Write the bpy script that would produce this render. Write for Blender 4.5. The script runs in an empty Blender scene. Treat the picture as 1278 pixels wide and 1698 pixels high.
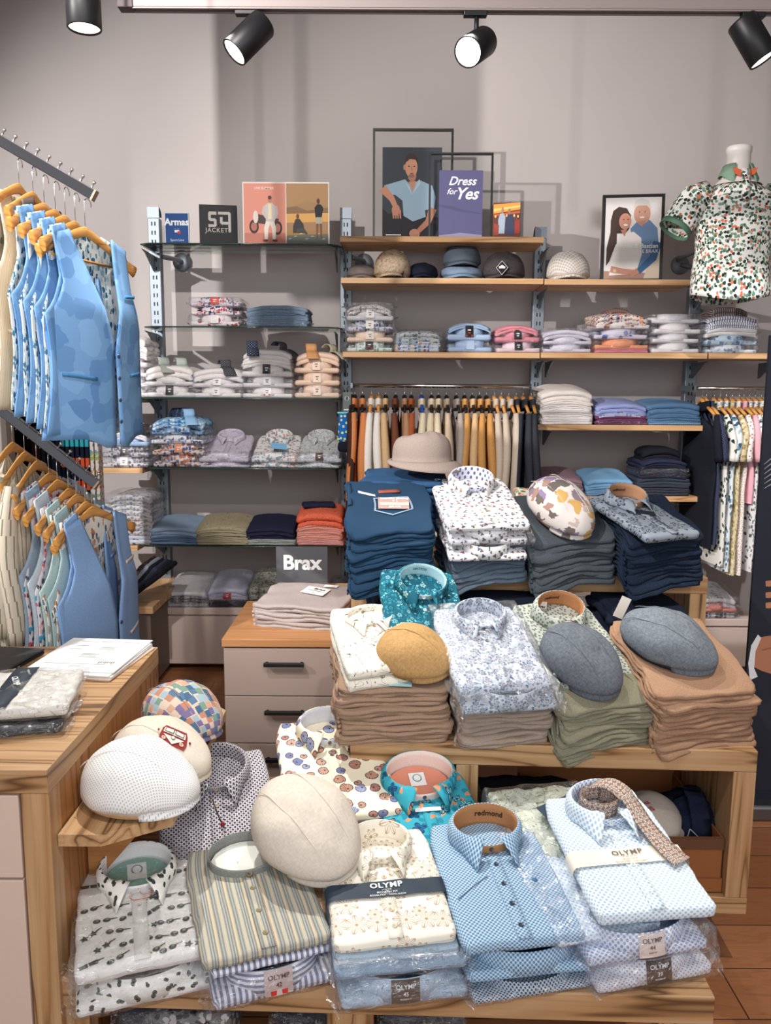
import bpy, math, random
from math import sin, cos, pi, radians, atan2, sqrt, exp
from mathutils import Vector, Matrix
from mathutils.geometry import tessellate_polygon

random.seed(7)
SC = bpy.context.scene
COL = SC.collection

# ------------------------------------------------------------------ camera
F = 1350.0
CAMZ = 1.6
RC = Matrix.Rotation(radians(90 - 8.26), 3, 'X') @ Matrix.Rotation(radians(0.3), 3, 'Z')
cd = bpy.data.cameras.new('camera')
cam = bpy.data.objects.new('camera', cd)
COL.objects.link(cam)
cam.matrix_world = Matrix.Translation((0, 0, CAMZ)) @ RC.to_4x4()
cd.sensor_fit = 'VERTICAL'
cd.sensor_height = 24.0
cd.lens = F / 1698 * 24.0
cd.clip_start = 0.05
SC.camera = cam
SC.view_settings.view_transform = 'Standard'
SC.view_settings.look = 'None'
SC.view_settings.gamma = 1
SC.view_settings.use_curve_mapping = False
SC.view_settings.exposure = 0.25
SC.cycles.transparent_max_bounces = 32
SC.cycles.max_bounces = 8
SC.cycles.sample_clamp_indirect = 4
SC.cycles.use_denoising = True

def ray(px, py):
    return RC @ Vector(((px - 639) / F, -(py - 849) / F, -1))
def W(px, py, Y):
    """point of the place seen at this pixel, at distance Y from the camera's wall"""
    d = ray(px, py)
    return Vector((0, 0, CAMZ)) + d * (Y / d.y)
def WZ(px, py, z):
    d = ray(px, py)
    return Vector((0, 0, CAMZ)) + d * ((z - CAMZ) / d.z)

# ------------------------------------------------------------------ light
world = bpy.data.worlds.new('world')
SC.world = world
world.use_nodes = True
world.node_tree.nodes['Background'].inputs[0].default_value = (0.95, 0.97, 1.0, 1)
world.node_tree.nodes['Background'].inputs[1].default_value = 0.55

def spot(name, loc, target, power, size_deg, blend=0.4, radius=0.03, col=(1, .95, .88)):
    l = bpy.data.lights.new(name, 'SPOT')
    l.energy = power; l.spot_size = radians(size_deg); l.spot_blend = blend
    l.shadow_soft_size = radius; l.color = col
    o = bpy.data.objects.new(name, l); COL.objects.link(o)
    o.location = loc
    o.rotation_euler = (Vector(target) - Vector(loc)).to_track_quat('-Z', 'Y').to_euler()
    return o
def area(name, loc, target, power, sx, sy, col=(1, 1, 1)):
    l = bpy.data.lights.new(name, 'AREA')
    l.energy = power; l.shape = 'RECTANGLE'; l.size = sx; l.size_y = sy; l.color = col
    o = bpy.data.objects.new(name, l); COL.objects.link(o)
    o.location = loc
    o.rotation_euler = (Vector(target) - Vector(loc)).to_track_quat('-Z', 'Y').to_euler()
    return o

spot('wall_spot', (-3.2, 0.8, 3.2), (-0.6, 5.1, 1.5), 620, 66, 0.6, 0.03, (1, .97, .95))
spot('wall_spot', (-1.2, 1.2, 3.5), (1.0, 5.1, 1.4), 300, 80, 0.6, 0.03, (1, .94, .90))
spot('bench_spot', (-0.72, 3.0, 3.05), (-0.05, 1.75, 0.4), 200, 52, 0.35, 0.02, (1, .97, .91))
spot('bench_spot', (0.25, 2.93, 2.95), (0.5, 1.75, 0.45), 75, 46, 0.4, 0.02, (1, .97, .91))
spot('rack_spot', (0.3, 0.2, 3.3), (-1.0, 2.5, 1.2), 90, 60, 0.5, 0.04, (1, .96, .92))
spot('step_spot', (-0.9, 0.6, 3.4), (0.6, 2.4, 0.8), 55, 55, 0.5, 0.03, (1, .98, .95))
spot('floor_sun_fill', (1.6, 2.0, 3.4), (1.35, 2.1, 0.0), 130, 40, 0.3, 0.03, (1, .92, .80))  # unseen spot standing in for sunlight on the floor at right
spot('rail_sun_fill', (1.6, 2.2, 3.6), (1.95, 4.6, 1.2), 170, 22, 0.3, 0.02, (1, .98, .95))  # spot added to brighten the right rail shirts, in place of sunlight
area('front_fill', (0.6, -1.6, 2.3), (0.2, 3.0, 0.9), 55, 3.5, 2.0, (.95, .98, 1.0))  # unseen area light added behind the camera as soft fill

# ------------------------------------------------------------------ object helpers
def put(o, parent=None):
    COL.objects.link(o)
    if parent is not None: o.parent = parent
    return o
def tag(o, label, cat, group=None, kind=None):
    o['label'] = label
    if cat: o['category'] = cat
    if group: o['group'] = group
    if kind: o['kind'] = kind
    return o
def thing(name, label, cat, loc=(0, 0, 0), rz=0.0, group=None, rot=None):
    o = bpy.data.objects.new(name, None)
    o.empty_display_size = 0.05
    COL.objects.link(o)
    o.location = loc
    o.rotation_euler = rot if rot else (0, 0, rz)
    tag(o, label, cat, group)
    return o
def copy_tree(o, parent=None):
    c = o.copy(); COL.objects.link(c)
    c.parent = parent
    for ch in o.children: copy_tree(ch, c)
    return c

_tc = {}
def text_data(txt, shear=0.0, bold=0.0, space=1.0):
    k = (txt, shear, bold, space)
    if k not in _tc:
        cu = bpy.data.curves.new('t', 'FONT')
        cu.body = txt; cu.size = 1; cu.shear = shear; cu.offset = bold; cu.space_character = space
        cu.align_x = 'CENTER'; cu.align_y = 'CENTER'; cu.resolution_u = 3
        o = bpy.data.objects.new('t', cu); COL.objects.link(o)
        dg = bpy.context.evaluated_depsgraph_get(); dg.update()
        me = bpy.data.meshes.new_from_object(o.evaluated_get(dg))
        vs = [v.co.copy() for v in me.vertices]
        fs = [tuple(p.vertices) for p in me.polygons]
        bpy.data.objects.remove(o); bpy.data.curves.remove(cu); bpy.data.meshes.remove(me)
        _tc[k] = (vs, fs)
    return _tc[k]

def sgn(x): return -1 if x < 0 else 1
def nz(x, y, z=0.0, s=0.0):
    return (sin(3.1*x + 1.7*y + .9*z + s*2.3) + sin(-2.3*x + 3.9*y + 1.3*z + s*1.1 + 1)
            + .6*sin(6.1*x + 4.7*y + 2.9*z + s*3.7) + .5*sin(-7.3*x + 5.3*y - 3.1*z + s*.7)) / 3.1

class MB:
    def __init__(s):
        s.v = []; s.f = []; s.uv = []; s.m = []; s.sm = []
        s.M = None; s.df = None
    def pt(s, p):
        p = Vector(p)
        if s.df: p = Vector(s.df(p.x, p.y, p.z))
        if s.M is not None: p = s.M @ p
        s.v.append(p); return len(s.v) - 1
    def face(s, ids, uvs, m=0, smooth=False):
        s.f.append(tuple(ids)); s.uv.append(uvs); s.m.append(m); s.sm.append(smooth)
    def grid(s, fn, nu, nv, uvf=None, m=0, cu=False, cv=False, smooth=True, flip=False):
        cu_n = nu if cu else nu + 1; cv_n = nv if cv else nv + 1
        ids = [[s.pt(fn(i/nu, j/nv)) for j in range(cv_n)] for i in range(cu_n)]
        if uvf is None: uvf = lambda a, b: (a*.3, b*.3)
        for i in range(nu):
            for j in range(nv):
                i2 = (i+1) % cu_n; j2 = (j+1) % cv_n
                q = [ids[i][j], ids[i2][j], ids[i2][j2], ids[i][j2]]
                t = [uvf(i/nu, j/nv), uvf((i+1)/nu, j/nv), uvf((i+1)/nu, (j+1)/nv), uvf(i/nu, (j+1)/nv)]
                if flip: q.reverse(); t.reverse()
                s.face(q, t, m, smooth)
    def box(s, x0, x1, y0, y1, z0, z1, m=0):
        P = [(x0,y0,z0),(x1,y0,z0),(x1,y1,z0),(x0,y1,z0),(x0,y0,z1),(x1,y0,z1),(x1,y1,z1),(x0,y1,z1)]
        i = [s.pt(p) for p in P]
        for q, ax in (((0,3,2,1),2),((4,5,6,7),2),((0,1,5,4),1),((2,3,7,6),1),((1,2,6,5),0),((3,0,4,7),0)):
            uv = [((P[k][0],P[k][1]) if ax == 2 else (P[k][0],P[k][2]) if ax == 1 else (P[k][1],P[k][2])) for k in q]
            s.face([i[k] for k in q], uv, m)
        return s
    def prism(s, pts, z0, z1, m=0):
        n = len(pts)
        a = [s.pt((x, y, z0)) for x, y in pts]; b = [s.pt((x, y, z1)) for x, y in pts]
        tr = tessellate_polygon([[Vector((x, y, 0)) for x, y in pts]])
        area2 = sum(pts[i][0]*pts[(i+1)%n][1]-pts[(i+1)%n][0]*pts[i][1] for i in range(n))
        for t in tr:
            t = list(t)
            A, B, C = [Vector(pts[k]+(0,)) if isinstance(pts[k], tuple) else Vector((pts[k][0],pts[k][1],0)) for k in t]
            if (B-A).cross(C-A).z < 0: t.reverse()
            s.face([b[k] for k in t], [tuple(pts[k]) for k in t], m)
            t.reverse()
            s.face([a[k] for k in t], [tuple(pts[k]) for k in t], m)
        for i in range(n):
            j = (i+1) % n
            q = [a[i], a[j], b[j], b[i]]
            uv = [(pts[i][0]+pts[i][1], z0), (pts[j][0]+pts[j][1], z0), (pts[j][0]+pts[j][1], z1), (pts[i][0]+pts[i][1], z1)]
            if area2 < 0: q.reverse(); uv.reverse()
            s.face(q, uv, m)
        return s
    def tube(s, pts, r, n=8, m=0, cap=True, sy=1.0, up=Vector((0,0,1))):
        pts = [Vector(p) for p in pts]
        rs = r if isinstance(r, (list, tuple)) else [r]*len(pts)
        rings = []; L = 0
        Ls = []
        for i, p in enumerate(pts):
            t = (pts[min(i+1, len(pts)-1)] - pts[max(i-1, 0)]).normalized()
            a = t.cross(up)
            if a.length < 1e-3: a = t.cross(Vector((0, 1, 0)))
            a.normalize(); b = a.cross(t).normalized()
            if i: L += (p - pts[i-1]).length
            Ls.append(L)
            rings.append([s.pt(p + a*cos(2*pi*k/n)*rs[i] + b*sin(2*pi*k/n)*rs[i]*sy) for k in range(n)])
        for i in range(len(pts)-1):
            for k in range(n):
                k2 = (k+1) % n
                s.face([rings[i][k], rings[i][k2], rings[i+1][k2], rings[i+1][k]],
                       [(k/n*6.28*rs[i], Ls[i]), ((k+1)/n*6.28*rs[i], Ls[i]), ((k+1)/n*6.28*rs[i], Ls[i+1]), (k/n*6.28*rs[i], Ls[i+1])], m, True)
        if cap:
            s.face(rings[0][::-1], [(0, 0)]*n, m); s.face(rings[-1], [(0, 0)]*n, m)
        return s
    def lathe(s, prof, n=24, m=0, sx=1.0, sy=1.0, c=(0, 0, 0)):
        k = len(prof) - 1
        def fn(a, b):
            r, z = prof[round(b*k)]
            return (c[0] + r*cos(2*pi*a)*sx, c[1] + r*sin(2*pi*a)*sy, c[2] + z)
        s.grid(fn, n, k, lambda a, b: (a*2*pi*max(p[0] for p in prof), prof[round(b*k)][1] + prof[round(b*k)][0]), m, cu=True)
        return s
    def pillow(s, w, d, t, cx=0, cy=0, z0=0, seed=0, wav=.002, r=None, nx=10, ny=8, m=0, df=None, rc=0.02):
        """a soft folded slab of cloth"""
        r = r or t*.5
        def axis(h, n):
            o = []
            for k in range(5):
                ph = pi/2*k/4
                o.append((-(h - r + r*cos(ph)), sin(ph)))
            for k in range(1, n):
                o.append((-(h-r) + 2*(h-r)*k/n, 1.0))
            for k in range(4, -1, -1):
                ph = pi/2*k/4
                o.append((h - r + r*cos(ph), sin(ph)))
            return o
        ax = axis(w/2, nx); ay = axis(d/2, ny)
        old = s.df
        for side in (1, -1):
            def fn(a, b):
                x, hx = ax[round(a*(len(ax)-1))]; y, hy = ay[round(b*(len(ay)-1))]
                ex = max(0, abs(x) - (w/2 - rc))/rc; ey = max(0, abs(y) - (d/2 - rc))/rc
                if ex > 0 and ey > 0:
                    l = sqrt(ex*ex + ey*ey)
                    if l > 1: x = sgn(x)*(w/2 - rc + rc*ex/l); y = sgn(y)*(d/2 - rc + rc*ey/l)
                e = hx*hy
                sag = wav*nz(x*14, y*14, 0, seed)
                ed = wav*1.5*nz(x*9, y*9, 3, seed+5)
                X = cx + x*(1 + ed*2) + (wav*1.2*nz(y*20, z0*40, 0, seed) if hx < 1 else 0)
                Y = cy + y + (wav*1.2*nz(x*20, z0*40, 4, seed) if hy < 1 else 0)
                Z = z0 + t/2 + side*t/2*e + sag*(.4 + .6*(side > 0))
                return df(X, Y, Z) if df else (X, Y, Z)
            def uvf(a, b):
                x, hx = ax[round(a*(len(ax)-1))]; y, hy = ay[round(b*(len(ay)-1))]
                z = t/2 + side*t/2*hx*hy
                return (cx + x + (z - t)*sgn(x)*(hx < 1)*-1, cy + y - (z - t)*sgn(y)*(hy < 1) )
            s.grid(fn, len(ax)-1, len(ay)-1, uvf, m, flip=(side < 0))
        return s
    def text(s, txt, size, M, m=0, shear=0, bold=0.0, fn=None, space=1.0, off=0.0):
        vs, fs = text_data(txt, shear, bold, space)
        base = []
        for v in vs:
            p = Vector((v.x*size, v.y*size, off))
            if fn: p = Vector(fn(p.x, p.y))
            elif M is not None: p = M @ p
            base.append(s.pt(p))
        for f in fs:
            s.face([base[k] for k in f], [(0, 0)]*len(f), m)
        return s
    def shape(s, pts, fn, m=0, uv=None):
        """a flat printed patch whose 2D points go through fn onto a surface"""
        ids = [s.pt(fn(x, y)) for x, y in pts]
        for t in tessellate_polygon([[Vector((x, y, 0)) for x, y in pts]]):
            t = list(t)
            A, B, C = [Vector((pts[k][0], pts[k][1], 0)) for k in t]
            if (B-A).cross(C-A).z < 0: t.reverse()
            s.face([ids[k] for k in t], [tuple(pts[k]) for k in t], m)
    def build(s, name, mats, parent=None, loc=None, rot=None, bevel=0, solid=0, sub=0, subsmooth=False):
        me = bpy.data.meshes.new(name)
        me.from_pydata(s.v, [], s.f)
        uvl = me.uv_layers.new(name='UVMap')
        flat = []
        for u in s.uv:
            for a in u: flat += [a[0], a[1]]
        uvl.data.foreach_set('uv', flat)
        me.polygons.foreach_set('material_index', s.m)
        me.polygons.foreach_set('use_smooth', s.sm)
        if not isinstance(mats, (list, tuple)): mats = [mats]
        for x in mats: me.materials.append(x)
        me.update()
        o = bpy.data.objects.new(name, me)
        put(o, parent)
        if loc is not None: o.location = loc
        if rot is not None: o.rotation_euler = rot
        if solid:
            md = o.modifiers.new('solid', 'SOLIDIFY'); md.thickness = solid; md.offset = 0
        if bevel:
            md = o.modifiers.new('bevel', 'BEVEL'); md.width = bevel; md.segments = 2; md.limit_method = 'ANGLE'
        if sub:
            md = o.modifiers.new('sub', 'SUBSURF'); md.levels = sub; md.render_levels = sub
        return o

def circle(cx, cy, rx, ry=None, n=14, a=0):
    ry = ry or rx
    return [(cx + rx*cos(2*pi*k/n)*cos(a) - ry*sin(2*pi*k/n)*sin(a), cy + rx*cos(2*pi*k/n)*sin(a) + ry*sin(2*pi*k/n)*cos(a)) for k in range(n)]
def rect(x0, x1, y0, y1): return [(x0, y0), (x1, y0), (x1, y1), (x0, y1)]

# ------------------------------------------------------------------ materials
def C(h):
    h = h.lstrip('#'); o = []
    for k in (0, 2, 4):
        c = int(h[k:k+2], 16)/255
        o.append(c/12.92 if c <= .04045 else ((c+.055)/1.055)**2.4)
    return tuple(o) + (1,)
class NT:
    def __init__(s, name, rough=.8, spec=.3, metal=0):
        s.mat = bpy.data.materials.new(name); s.mat.use_nodes = True
        s.nt = s.mat.node_tree; s.b = s.nt.nodes['Principled BSDF']
        s.b.inputs['Roughness'].default_value = rough
        s.b.inputs['Specular IOR Level'].default_value = spec
        s.b.inputs['Metallic'].default_value = metal
    def n(s, t, **k):
        nd = s.nt.nodes.new(t)
        for a, b in k.items():
            if a.startswith('i_'):
                key = a[2:]
                key = int(key) if key.isdigit() else key
                s.set(nd.inputs[key], b)
            else: setattr(nd, a, b)
        return nd
    def set(s, inp, v):
        if isinstance(v, bpy.types.NodeSocket): s.nt.links.new(v, inp)
        else: inp.default_value = v
    def math(s, op, a, b=0.0, c=0.0, clamp=False):
        nd = s.nt.nodes.new('ShaderNodeMath'); nd.operation = op; nd.use_clamp = clamp
        s.set(nd.inputs[0], a); s.set(nd.inputs[1], b)
        if op in ('MULTIPLY_ADD', 'COMPARE', 'SMOOTH_MIN'): s.set(nd.inputs[2], c)
        return nd.outputs[0]
    def vmath(s, op, a, b=None, sc=None):
        nd = s.nt.nodes.new('ShaderNodeVectorMath'); nd.operation = op
        s.set(nd.inputs[0], a)
        if b is not None: s.set(nd.inputs[1], b)
        if sc is not None: s.set(nd.inputs['Scale'], sc)
        return nd.outputs['Value'] if op in ('LENGTH', 'DISTANCE') else nd.outputs[0]
    def mix(s, f, a, b, bt='MIX'):
        nd = s.nt.nodes.new('ShaderNodeMix'); nd.data_type = 'RGBA'; nd.blend_type = bt
        s.set(nd.inputs[0], f); s.set(nd.inputs[6], a); s.set(nd.inputs[7], b)
        return nd.outputs[2]
    def uv(s, rot=0.0):
        o = s.nt.nodes.new('ShaderNodeUVMap').outputs[0]
        if rot:
            m = s.n('ShaderNodeMapping', i_Vector=o); m.inputs['Rotation'].default_value = (0, 0, rot); o = m.outputs[0]
        return o
    def obj(s): return s.nt.nodes.new('ShaderNodeTexCoord').outputs['Object']
    def noise(s, vec, scale, detail=3, rough=.5, dist=0.0, out=0, dim='3D'):
        nd = s.n('ShaderNodeTexNoise', noise_dimensions=dim)
        s.set(nd.inputs['Vector'], vec); nd.inputs['Scale'].default_value = scale
        nd.inputs['Detail'].default_value = detail; nd.inputs['Roughness'].default_value = rough
        nd.inputs['Distortion'].default_value = dist
        return nd.outputs[out]
    def voro(s, vec, scale, rnd=1.0, feature='F1', dim='2D'):
        nd = s.n('ShaderNodeTexVoronoi', voronoi_dimensions=dim, feature=feature)
        s.set(nd.inputs['Vector'], vec); nd.inputs['Scale'].default_value = scale
        nd.inputs['Randomness'].default_value = rnd
        return nd
    def ramp(s, fac, stops, interp='LINEAR'):
        nd = s.nt.nodes.new('ShaderNodeValToRGB'); cr = nd.color_ramp; cr.interpolation = interp
        while len(cr.elements) < len(stops): cr.elements.new(.5)
        for e, (p, c) in zip(cr.elements, stops): e.position = p; e.color = c
        s.set(nd.inputs[0], fac)
        return nd.outputs[0]
    def bump(s, h, strength=.3, dist=.001):
        b = s.n('ShaderNodeBump', i_Strength=strength, i_Distance=dist, i_Height=h)
        s.nt.links.new(b.outputs[0], s.b.inputs['Normal'])
    def col(s, v): s.set(s.b.inputs['Base Color'], v); return s
    def weave(s, strength=.25, sc=900):
        u = s.uv(); s.bump(s.noise(u, sc, 2, .7), strength, .0006)
_mc = {}
def cached(fn):
    def w(*a, **k):
        key = (fn.__name__, repr(a), repr(k))
        if key not in _mc: _mc[key] = fn(*a, **k)
        return _mc[key]
    return w

@cached
def plain(col, rough=.85, var=.1, spec=.2, metal=0, name='paint'):
    s = NT(name, rough, spec, metal)
    if var:
        c = C(col); f = s.noise(s.obj(), 18, 3)
        d = tuple(x*(1-var) for x in c[:3]) + (1,); e = tuple(min(1, x*(1+var)) for x in c[:3]) + (1,)
        s.col(s.mix(f, d, e))
    else: s.col(C(col))
    return s.mat
@cached
def fabric(col, heather=.12, sc=500, rough=.9, bump=.3, col2=None, ridge=0):
    s = NT('fabric', rough, .15)
    c = C(col); u = s.uv()
    d = C(col2) if col2 else tuple(x*(1-heather*2) for x in c[:3]) + (1,)
    e = c if col2 else tuple(min(1, x*(1+heather)) for x in c[:3]) + (1,)
    m = s.n('ShaderNodeMapping', i_Vector=u); m.inputs['Scale'].default_value = (1, .35, 1)
    m2 = s.n('ShaderNodeMapping', i_Vector=u); m2.inputs['Scale'].default_value = (.35, 1, 1)
    f = s.math('MULTIPLY', s.math('ADD', s.noise(m.outputs[0], sc, 2), s.noise(m2.outputs[0], sc*.9, 2)), .5)
    fr = s.ramp(f, [(.35, (0, 0, 0, 1)), (.62, (1, 1, 1, 1))])
    s.col(s.mix(fr, d, e))
    h = s.math('ADD', f, s.math('MULTIPLY', s.noise(u, 26, 3, .6), 2.5))
    s.bump(h, bump, .002)
    return s.mat
@cached
def denim(col, col2='#6d8cab'):
    s = NT('denim', .9, .15); u = s.uv()
    f = s.noise(u, 700, 2, .8); g = s.noise(u, 12, 4, .6)
    s.col(s.mix(s.math('MULTIPLY', s.ramp(f, [(.5, (0,0,0,1)), (.75, (1,1,1,1))]), s.math('MULTIPLY', g, .45)), C(col), C(col2)))
    s.bump(s.math('ADD', f, s.math('MULTIPLY', g, 3)), .35, .0015)
    return s.mat
@cached
def stripes(base, cols, period=.012, axis='x', soft=.02, noise=0.0, rough=.85):
    """cols: [(start, colour), ...] fractions of one period"""
    s = NT('striped_cloth', rough, .15); u = s.uv()
    xyz = s.n('ShaderNodeSeparateXYZ', i_0=u)
    x = xyz.outputs[0 if axis == 'x' else 1]
    if noise:
        nn = s.noise(u, 700, 2, .7)
    f = s.math('FRACT', s.math('DIVIDE', x, period))
    st = [(0.0, C(base))] + [(p, C(c)) for p, c in cols]
    c = s.ramp(f, st, 'CONSTANT')
    if noise: c = s.mix(s.math('MULTIPLY', s.ramp(nn, [(.45, (0,0,0,1)), (.6, (1,1,1,1))]), noise), c, C(base))
    s.col(c); s.weave(.2)
    return s.mat
@cached
def dots(base, col, period=.006, r=.28, col2=None, rnd=0.0, ring=0.0, rot=.785, rough=.85):
    s = NT('dotted_cloth', rough, .15); u = s.uv(rot)
    v = s.voro(u, 1/period, rnd)
    f = s.math('LESS_THAN', v.outputs['Distance'], r)
    if ring: f = s.math('SUBTRACT', f, s.math('LESS_THAN', v.outputs['Distance'], ring))
    c = s.mix(f, C(base), C(col))
    if col2:
        v2 = s.voro(s.vmath('ADD', u, (period*.5, period*.5, 0)), 1/period, rnd)
        c = s.mix(s.math('LESS_THAN', v2.outputs['Distance'], r*.55), c, C(col2))
    s.col(c); s.weave(.15)
    return s.mat
@cached
def busy(base, cols, scale=60, cover=.5, dist=.012, rough=.85, stretch=1.0, spec=.15, rnd=1.0, metric=None):
    """irregular many-coloured print"""
    s = NT('printed_cloth', rough, spec); u = s.uv()
    nn = s.noise(u, scale*1.2, 2, out=1)
    w = s.vmath('ADD', u, s.vmath('SCALE', s.vmath('SUBTRACT', nn, (.5, .5, .5)), sc=dist))
    m = s.n('ShaderNodeMapping', i_Vector=w); m.inputs['Scale'].default_value = (1, stretch, 1)
    v = s.voro(m.outputs[0], scale, rnd)
    if metric: v.distance = metric
    sx = s.n('ShaderNodeSeparateColor', i_0=v.outputs['Color']).outputs[0]
    n = len(cols); st = [(0.0, C(base))]
    for i, c in enumerate(cols): st.append(((1-cover) + cover*i/n, C(c)))
    c = s.ramp(sx, st, 'CONSTANT')
    c = s.mix(s.math('LESS_THAN', v.outputs['Distance'], .5), C(base), c)
    s.col(c); s.weave(.15)
    return s.mat
@cached
def flowers(base, col, col2=None, period=.035, petals=6, fill=0.0, line=.05, rnd=.75, leaf=None, R=.46, rough=.85, colors=None, veins=0):
    """flower heads drawn in line or filled, with small leaves between"""
    s = NT('flowered_cloth', rough, .15); u = s.uv()
    v = s.voro(u, 1/period, rnd)
    loc = s.vmath('SUBTRACT', u, v.outputs['Position'])
    xyz = s.n('ShaderNodeSeparateXYZ', i_0=loc)
    rnd1 = s.n('ShaderNodeSeparateColor', i_0=v.outputs['Color'])
    a = s.math('ADD', s.math('ARCTAN2', xyz.outputs[1], xyz.outputs[0]), s.math('MULTIPLY', rnd1.outputs[0], 6.0))
    r = s.math('DIVIDE', s.vmath('LENGTH', loc), period)
    pet = s.math('ABSOLUTE', s.math('COSINE', s.math('MULTIPLY', a, petals/2)))
    sz = s.math('MULTIPLY_ADD', rnd1.outputs[1], .5, .55)
    thr = s.math('MULTIPLY', s.math('MULTIPLY', s.math('MULTIPLY_ADD', pet, .6, .4), R), sz)
    c = C(base)
    if leaf:
        v2 = s.voro(s.vmath('ADD', s.vmath('SCALE', s.noise(u, 40, 1, out=1), sc=.02), u), 2.6/period, 1.0)
        r2 = s.n('ShaderNodeSeparateColor', i_0=v2.outputs['Color'])
        lf = s.math('MULTIPLY', s.math('LESS_THAN', v2.outputs['Distance'], .36), s.math('GREATER_THAN', r2.outputs[0], .4))
        c = s.mix(lf, c, C(leaf))
        c = s.mix(s.math('MULTIPLY', lf, s.math('GREATER_THAN', r2.outputs[0], .8)), c, C(col))
    inside = s.math('LESS_THAN', r, thr)
    colr = C(col)
    if colors: colr = s.ramp(rnd1.outputs[2], [(i/len(colors), C(x)) for i, x in enumerate(colors)], 'CONSTANT')
    if fill: c = s.mix(s.math('MULTIPLY', inside, fill), c, colr)
    else: c = s.mix(inside, c, C(base))
    out = s.math('LESS_THAN', s.math('ABSOLUTE', s.math('SUBTRACT', r, thr)), line)
    c = s.mix(out, c, C(col2 or col) if fill else colr)
    vein = s.math('MULTIPLY', s.math('MULTIPLY', s.math('GREATER_THAN', s.math('ABSOLUTE', s.math('COSINE', s.math('MULTIPLY', a, veins or petals))), .93), inside), 1.0)
    c = s.mix(vein, c, C(col2 or col))
    c = s.mix(s.math('LESS_THAN', r, .07), c, C(col2 or col))
    s.col(c); s.weave(.15)
    return s.mat
@cached
def scrolls(base, col, col2=None, scale=55, w=.05, rough=.85, w2=.5):
    """curling leaf lines"""
    s = NT('scroll_print', rough, .15); u = s.uv()
    f = s.noise(u, scale, 1.5, .5, 1.2)
    l = s.math('LESS_THAN', s.math('ABSOLUTE', s.math('SUBTRACT', s.math('FRACT', s.math('MULTIPLY', f, 5)), .5)), w)
    c = C(base)
    if col2:
        g = s.noise(u, scale*1.3, 1, .5, .5)
        c = s.mix(s.math('GREATER_THAN', g, w2 + .08), c, C(col2))
    s.col(s.mix(l, c, C(col))); s.weave(.15)
    return s.mat
@cached
def wood(c1='#c6a077', c2='#ab8054', line='#5f4128', grain='x', dens=1.0):
    s = NT('olive_ash_wood', .45, .35)
    o = s.obj(); m = s.n('ShaderNodeMapping', i_Vector=o)
    sc = {'x': (.26, 5.2, 5.2), 'y': (5.2, .26, 5.2), 'z': (5.2, 5.2, .26)}[grain]
    m.inputs['Scale'].default_value = sc
    d = s.noise(m.outputs[0], 2.0*dens, 2.2, .4, .2)
    rings = s.math('FRACT', s.math('MULTIPLY', d, 9))
    soft = s.ramp(rings, [(0, (0,0,0,1)), (.5, (1,1,1,1)), (.97, (.3,.3,.3,1)), (1, (0,0,0,1))])
    c = s.mix(soft, C(c2), C(c1))
    ln = s.ramp(rings, [(0, (1,1,1,1)), (.10, (0,0,0,1)), (.90, (0,0,0,1)), (1, (1,1,1,1))])
    g = s.ramp(s.noise(m.outputs[0], 1.3, 2), [(.34, (0,0,0,1)), (.52, (1,1,1,1))])
    c = s.mix(s.math('MULTIPLY', ln, s.math('MULTIPLY', g, .95)), c, C(line))
    m2 = s.n('ShaderNodeMapping', i_Vector=o)
    m2.inputs['Scale'].default_value = {'x': (4, 160, 160), 'y': (160, 4, 160), 'z': (160, 160, 4)}[grain]
    fine = s.noise(m2.outputs[0], 1.0, 2)
    c = s.mix(s.math('MULTIPLY', s.ramp(fine, [(.5, (0,0,0,1)), (.75, (1,1,1,1))]), .25), c, C(line))
    s.col(c); s.bump(fine, .1, .0004)
    return s.mat
@cached
def metal(col='#c8c8c8', rough=.25):
    s = NT('metal', rough, .5, 1.0); s.col(C(col)); return s.mat
def glassmat(tint=(.88, .94, .92, 1), name='shelf_glass'):
    s = NT(name); nt = s.nt
    tr = s.n('ShaderNodeBsdfTransparent'); tr.inputs[0].default_value = tint
    gl = s.n('ShaderNodeBsdfGlossy'); gl.inputs['Roughness'].default_value = .03
    fr = s.n('ShaderNodeFresnel', i_IOR=1.4)
    mx = s.n('ShaderNodeMixShader', i_0=fr.outputs[0], i_1=tr.outputs[0], i_2=gl.outputs[0])
    nt.links.new(mx.outputs[0], nt.nodes['Material Output'].inputs[0])
    return s.mat
def bagmat(name='clear_film', base=.07, hi=.6, tint=(.97, .98, 1, 1)):
    s = NT(name); nt = s.nt; u = s.obj()
    tr = s.n('ShaderNodeBsdfTransparent'); tr.inputs[0].default_value = tint
    gl = s.n('ShaderNodeBsdfGlossy'); gl.inputs['Roughness'].default_value = .22
    gl.inputs['Color'].default_value = (1, 1, 1, 1)
    h = s.noise(u, 28, 4, .7, 1.2)
    b = s.n('ShaderNodeBump', i_Strength=1.0, i_Distance=.012, i_Height=h)
    nt.links.new(b.outputs[0], gl.inputs['Normal'])
    lw = s.n('ShaderNodeLayerWeight', i_Blend=.35)
    cr = s.ramp(s.noise(u, 45, 5, .75, 1.5), [(.53, (0,0,0,1)), (.62, (1,1,1,1))])
    f = s.math('ADD', s.math('MULTIPLY_ADD', lw.outputs['Facing'], .35, base), s.math('MULTIPLY', cr, hi*.35), clamp=True)
    mx = s.n('ShaderNodeMixShader', i_0=f, i_1=tr.outputs[0], i_2=gl.outputs[0])
    nt.links.new(mx.outputs[0], nt.nodes['Material Output'].inputs[0])
    return s.mat
@cached
def emit(col, st):
    s = NT('lit_lens'); s.b.inputs['Emission Color'].default_value = C(col); s.b.inputs['Emission Strength'].default_value = st
    s.col(C(col)); return s.mat
GLASS = glassmat(); CLEAR = glassmat((.97, .98, .98, 1), 'acrylic'); FILM = bagmat()
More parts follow.
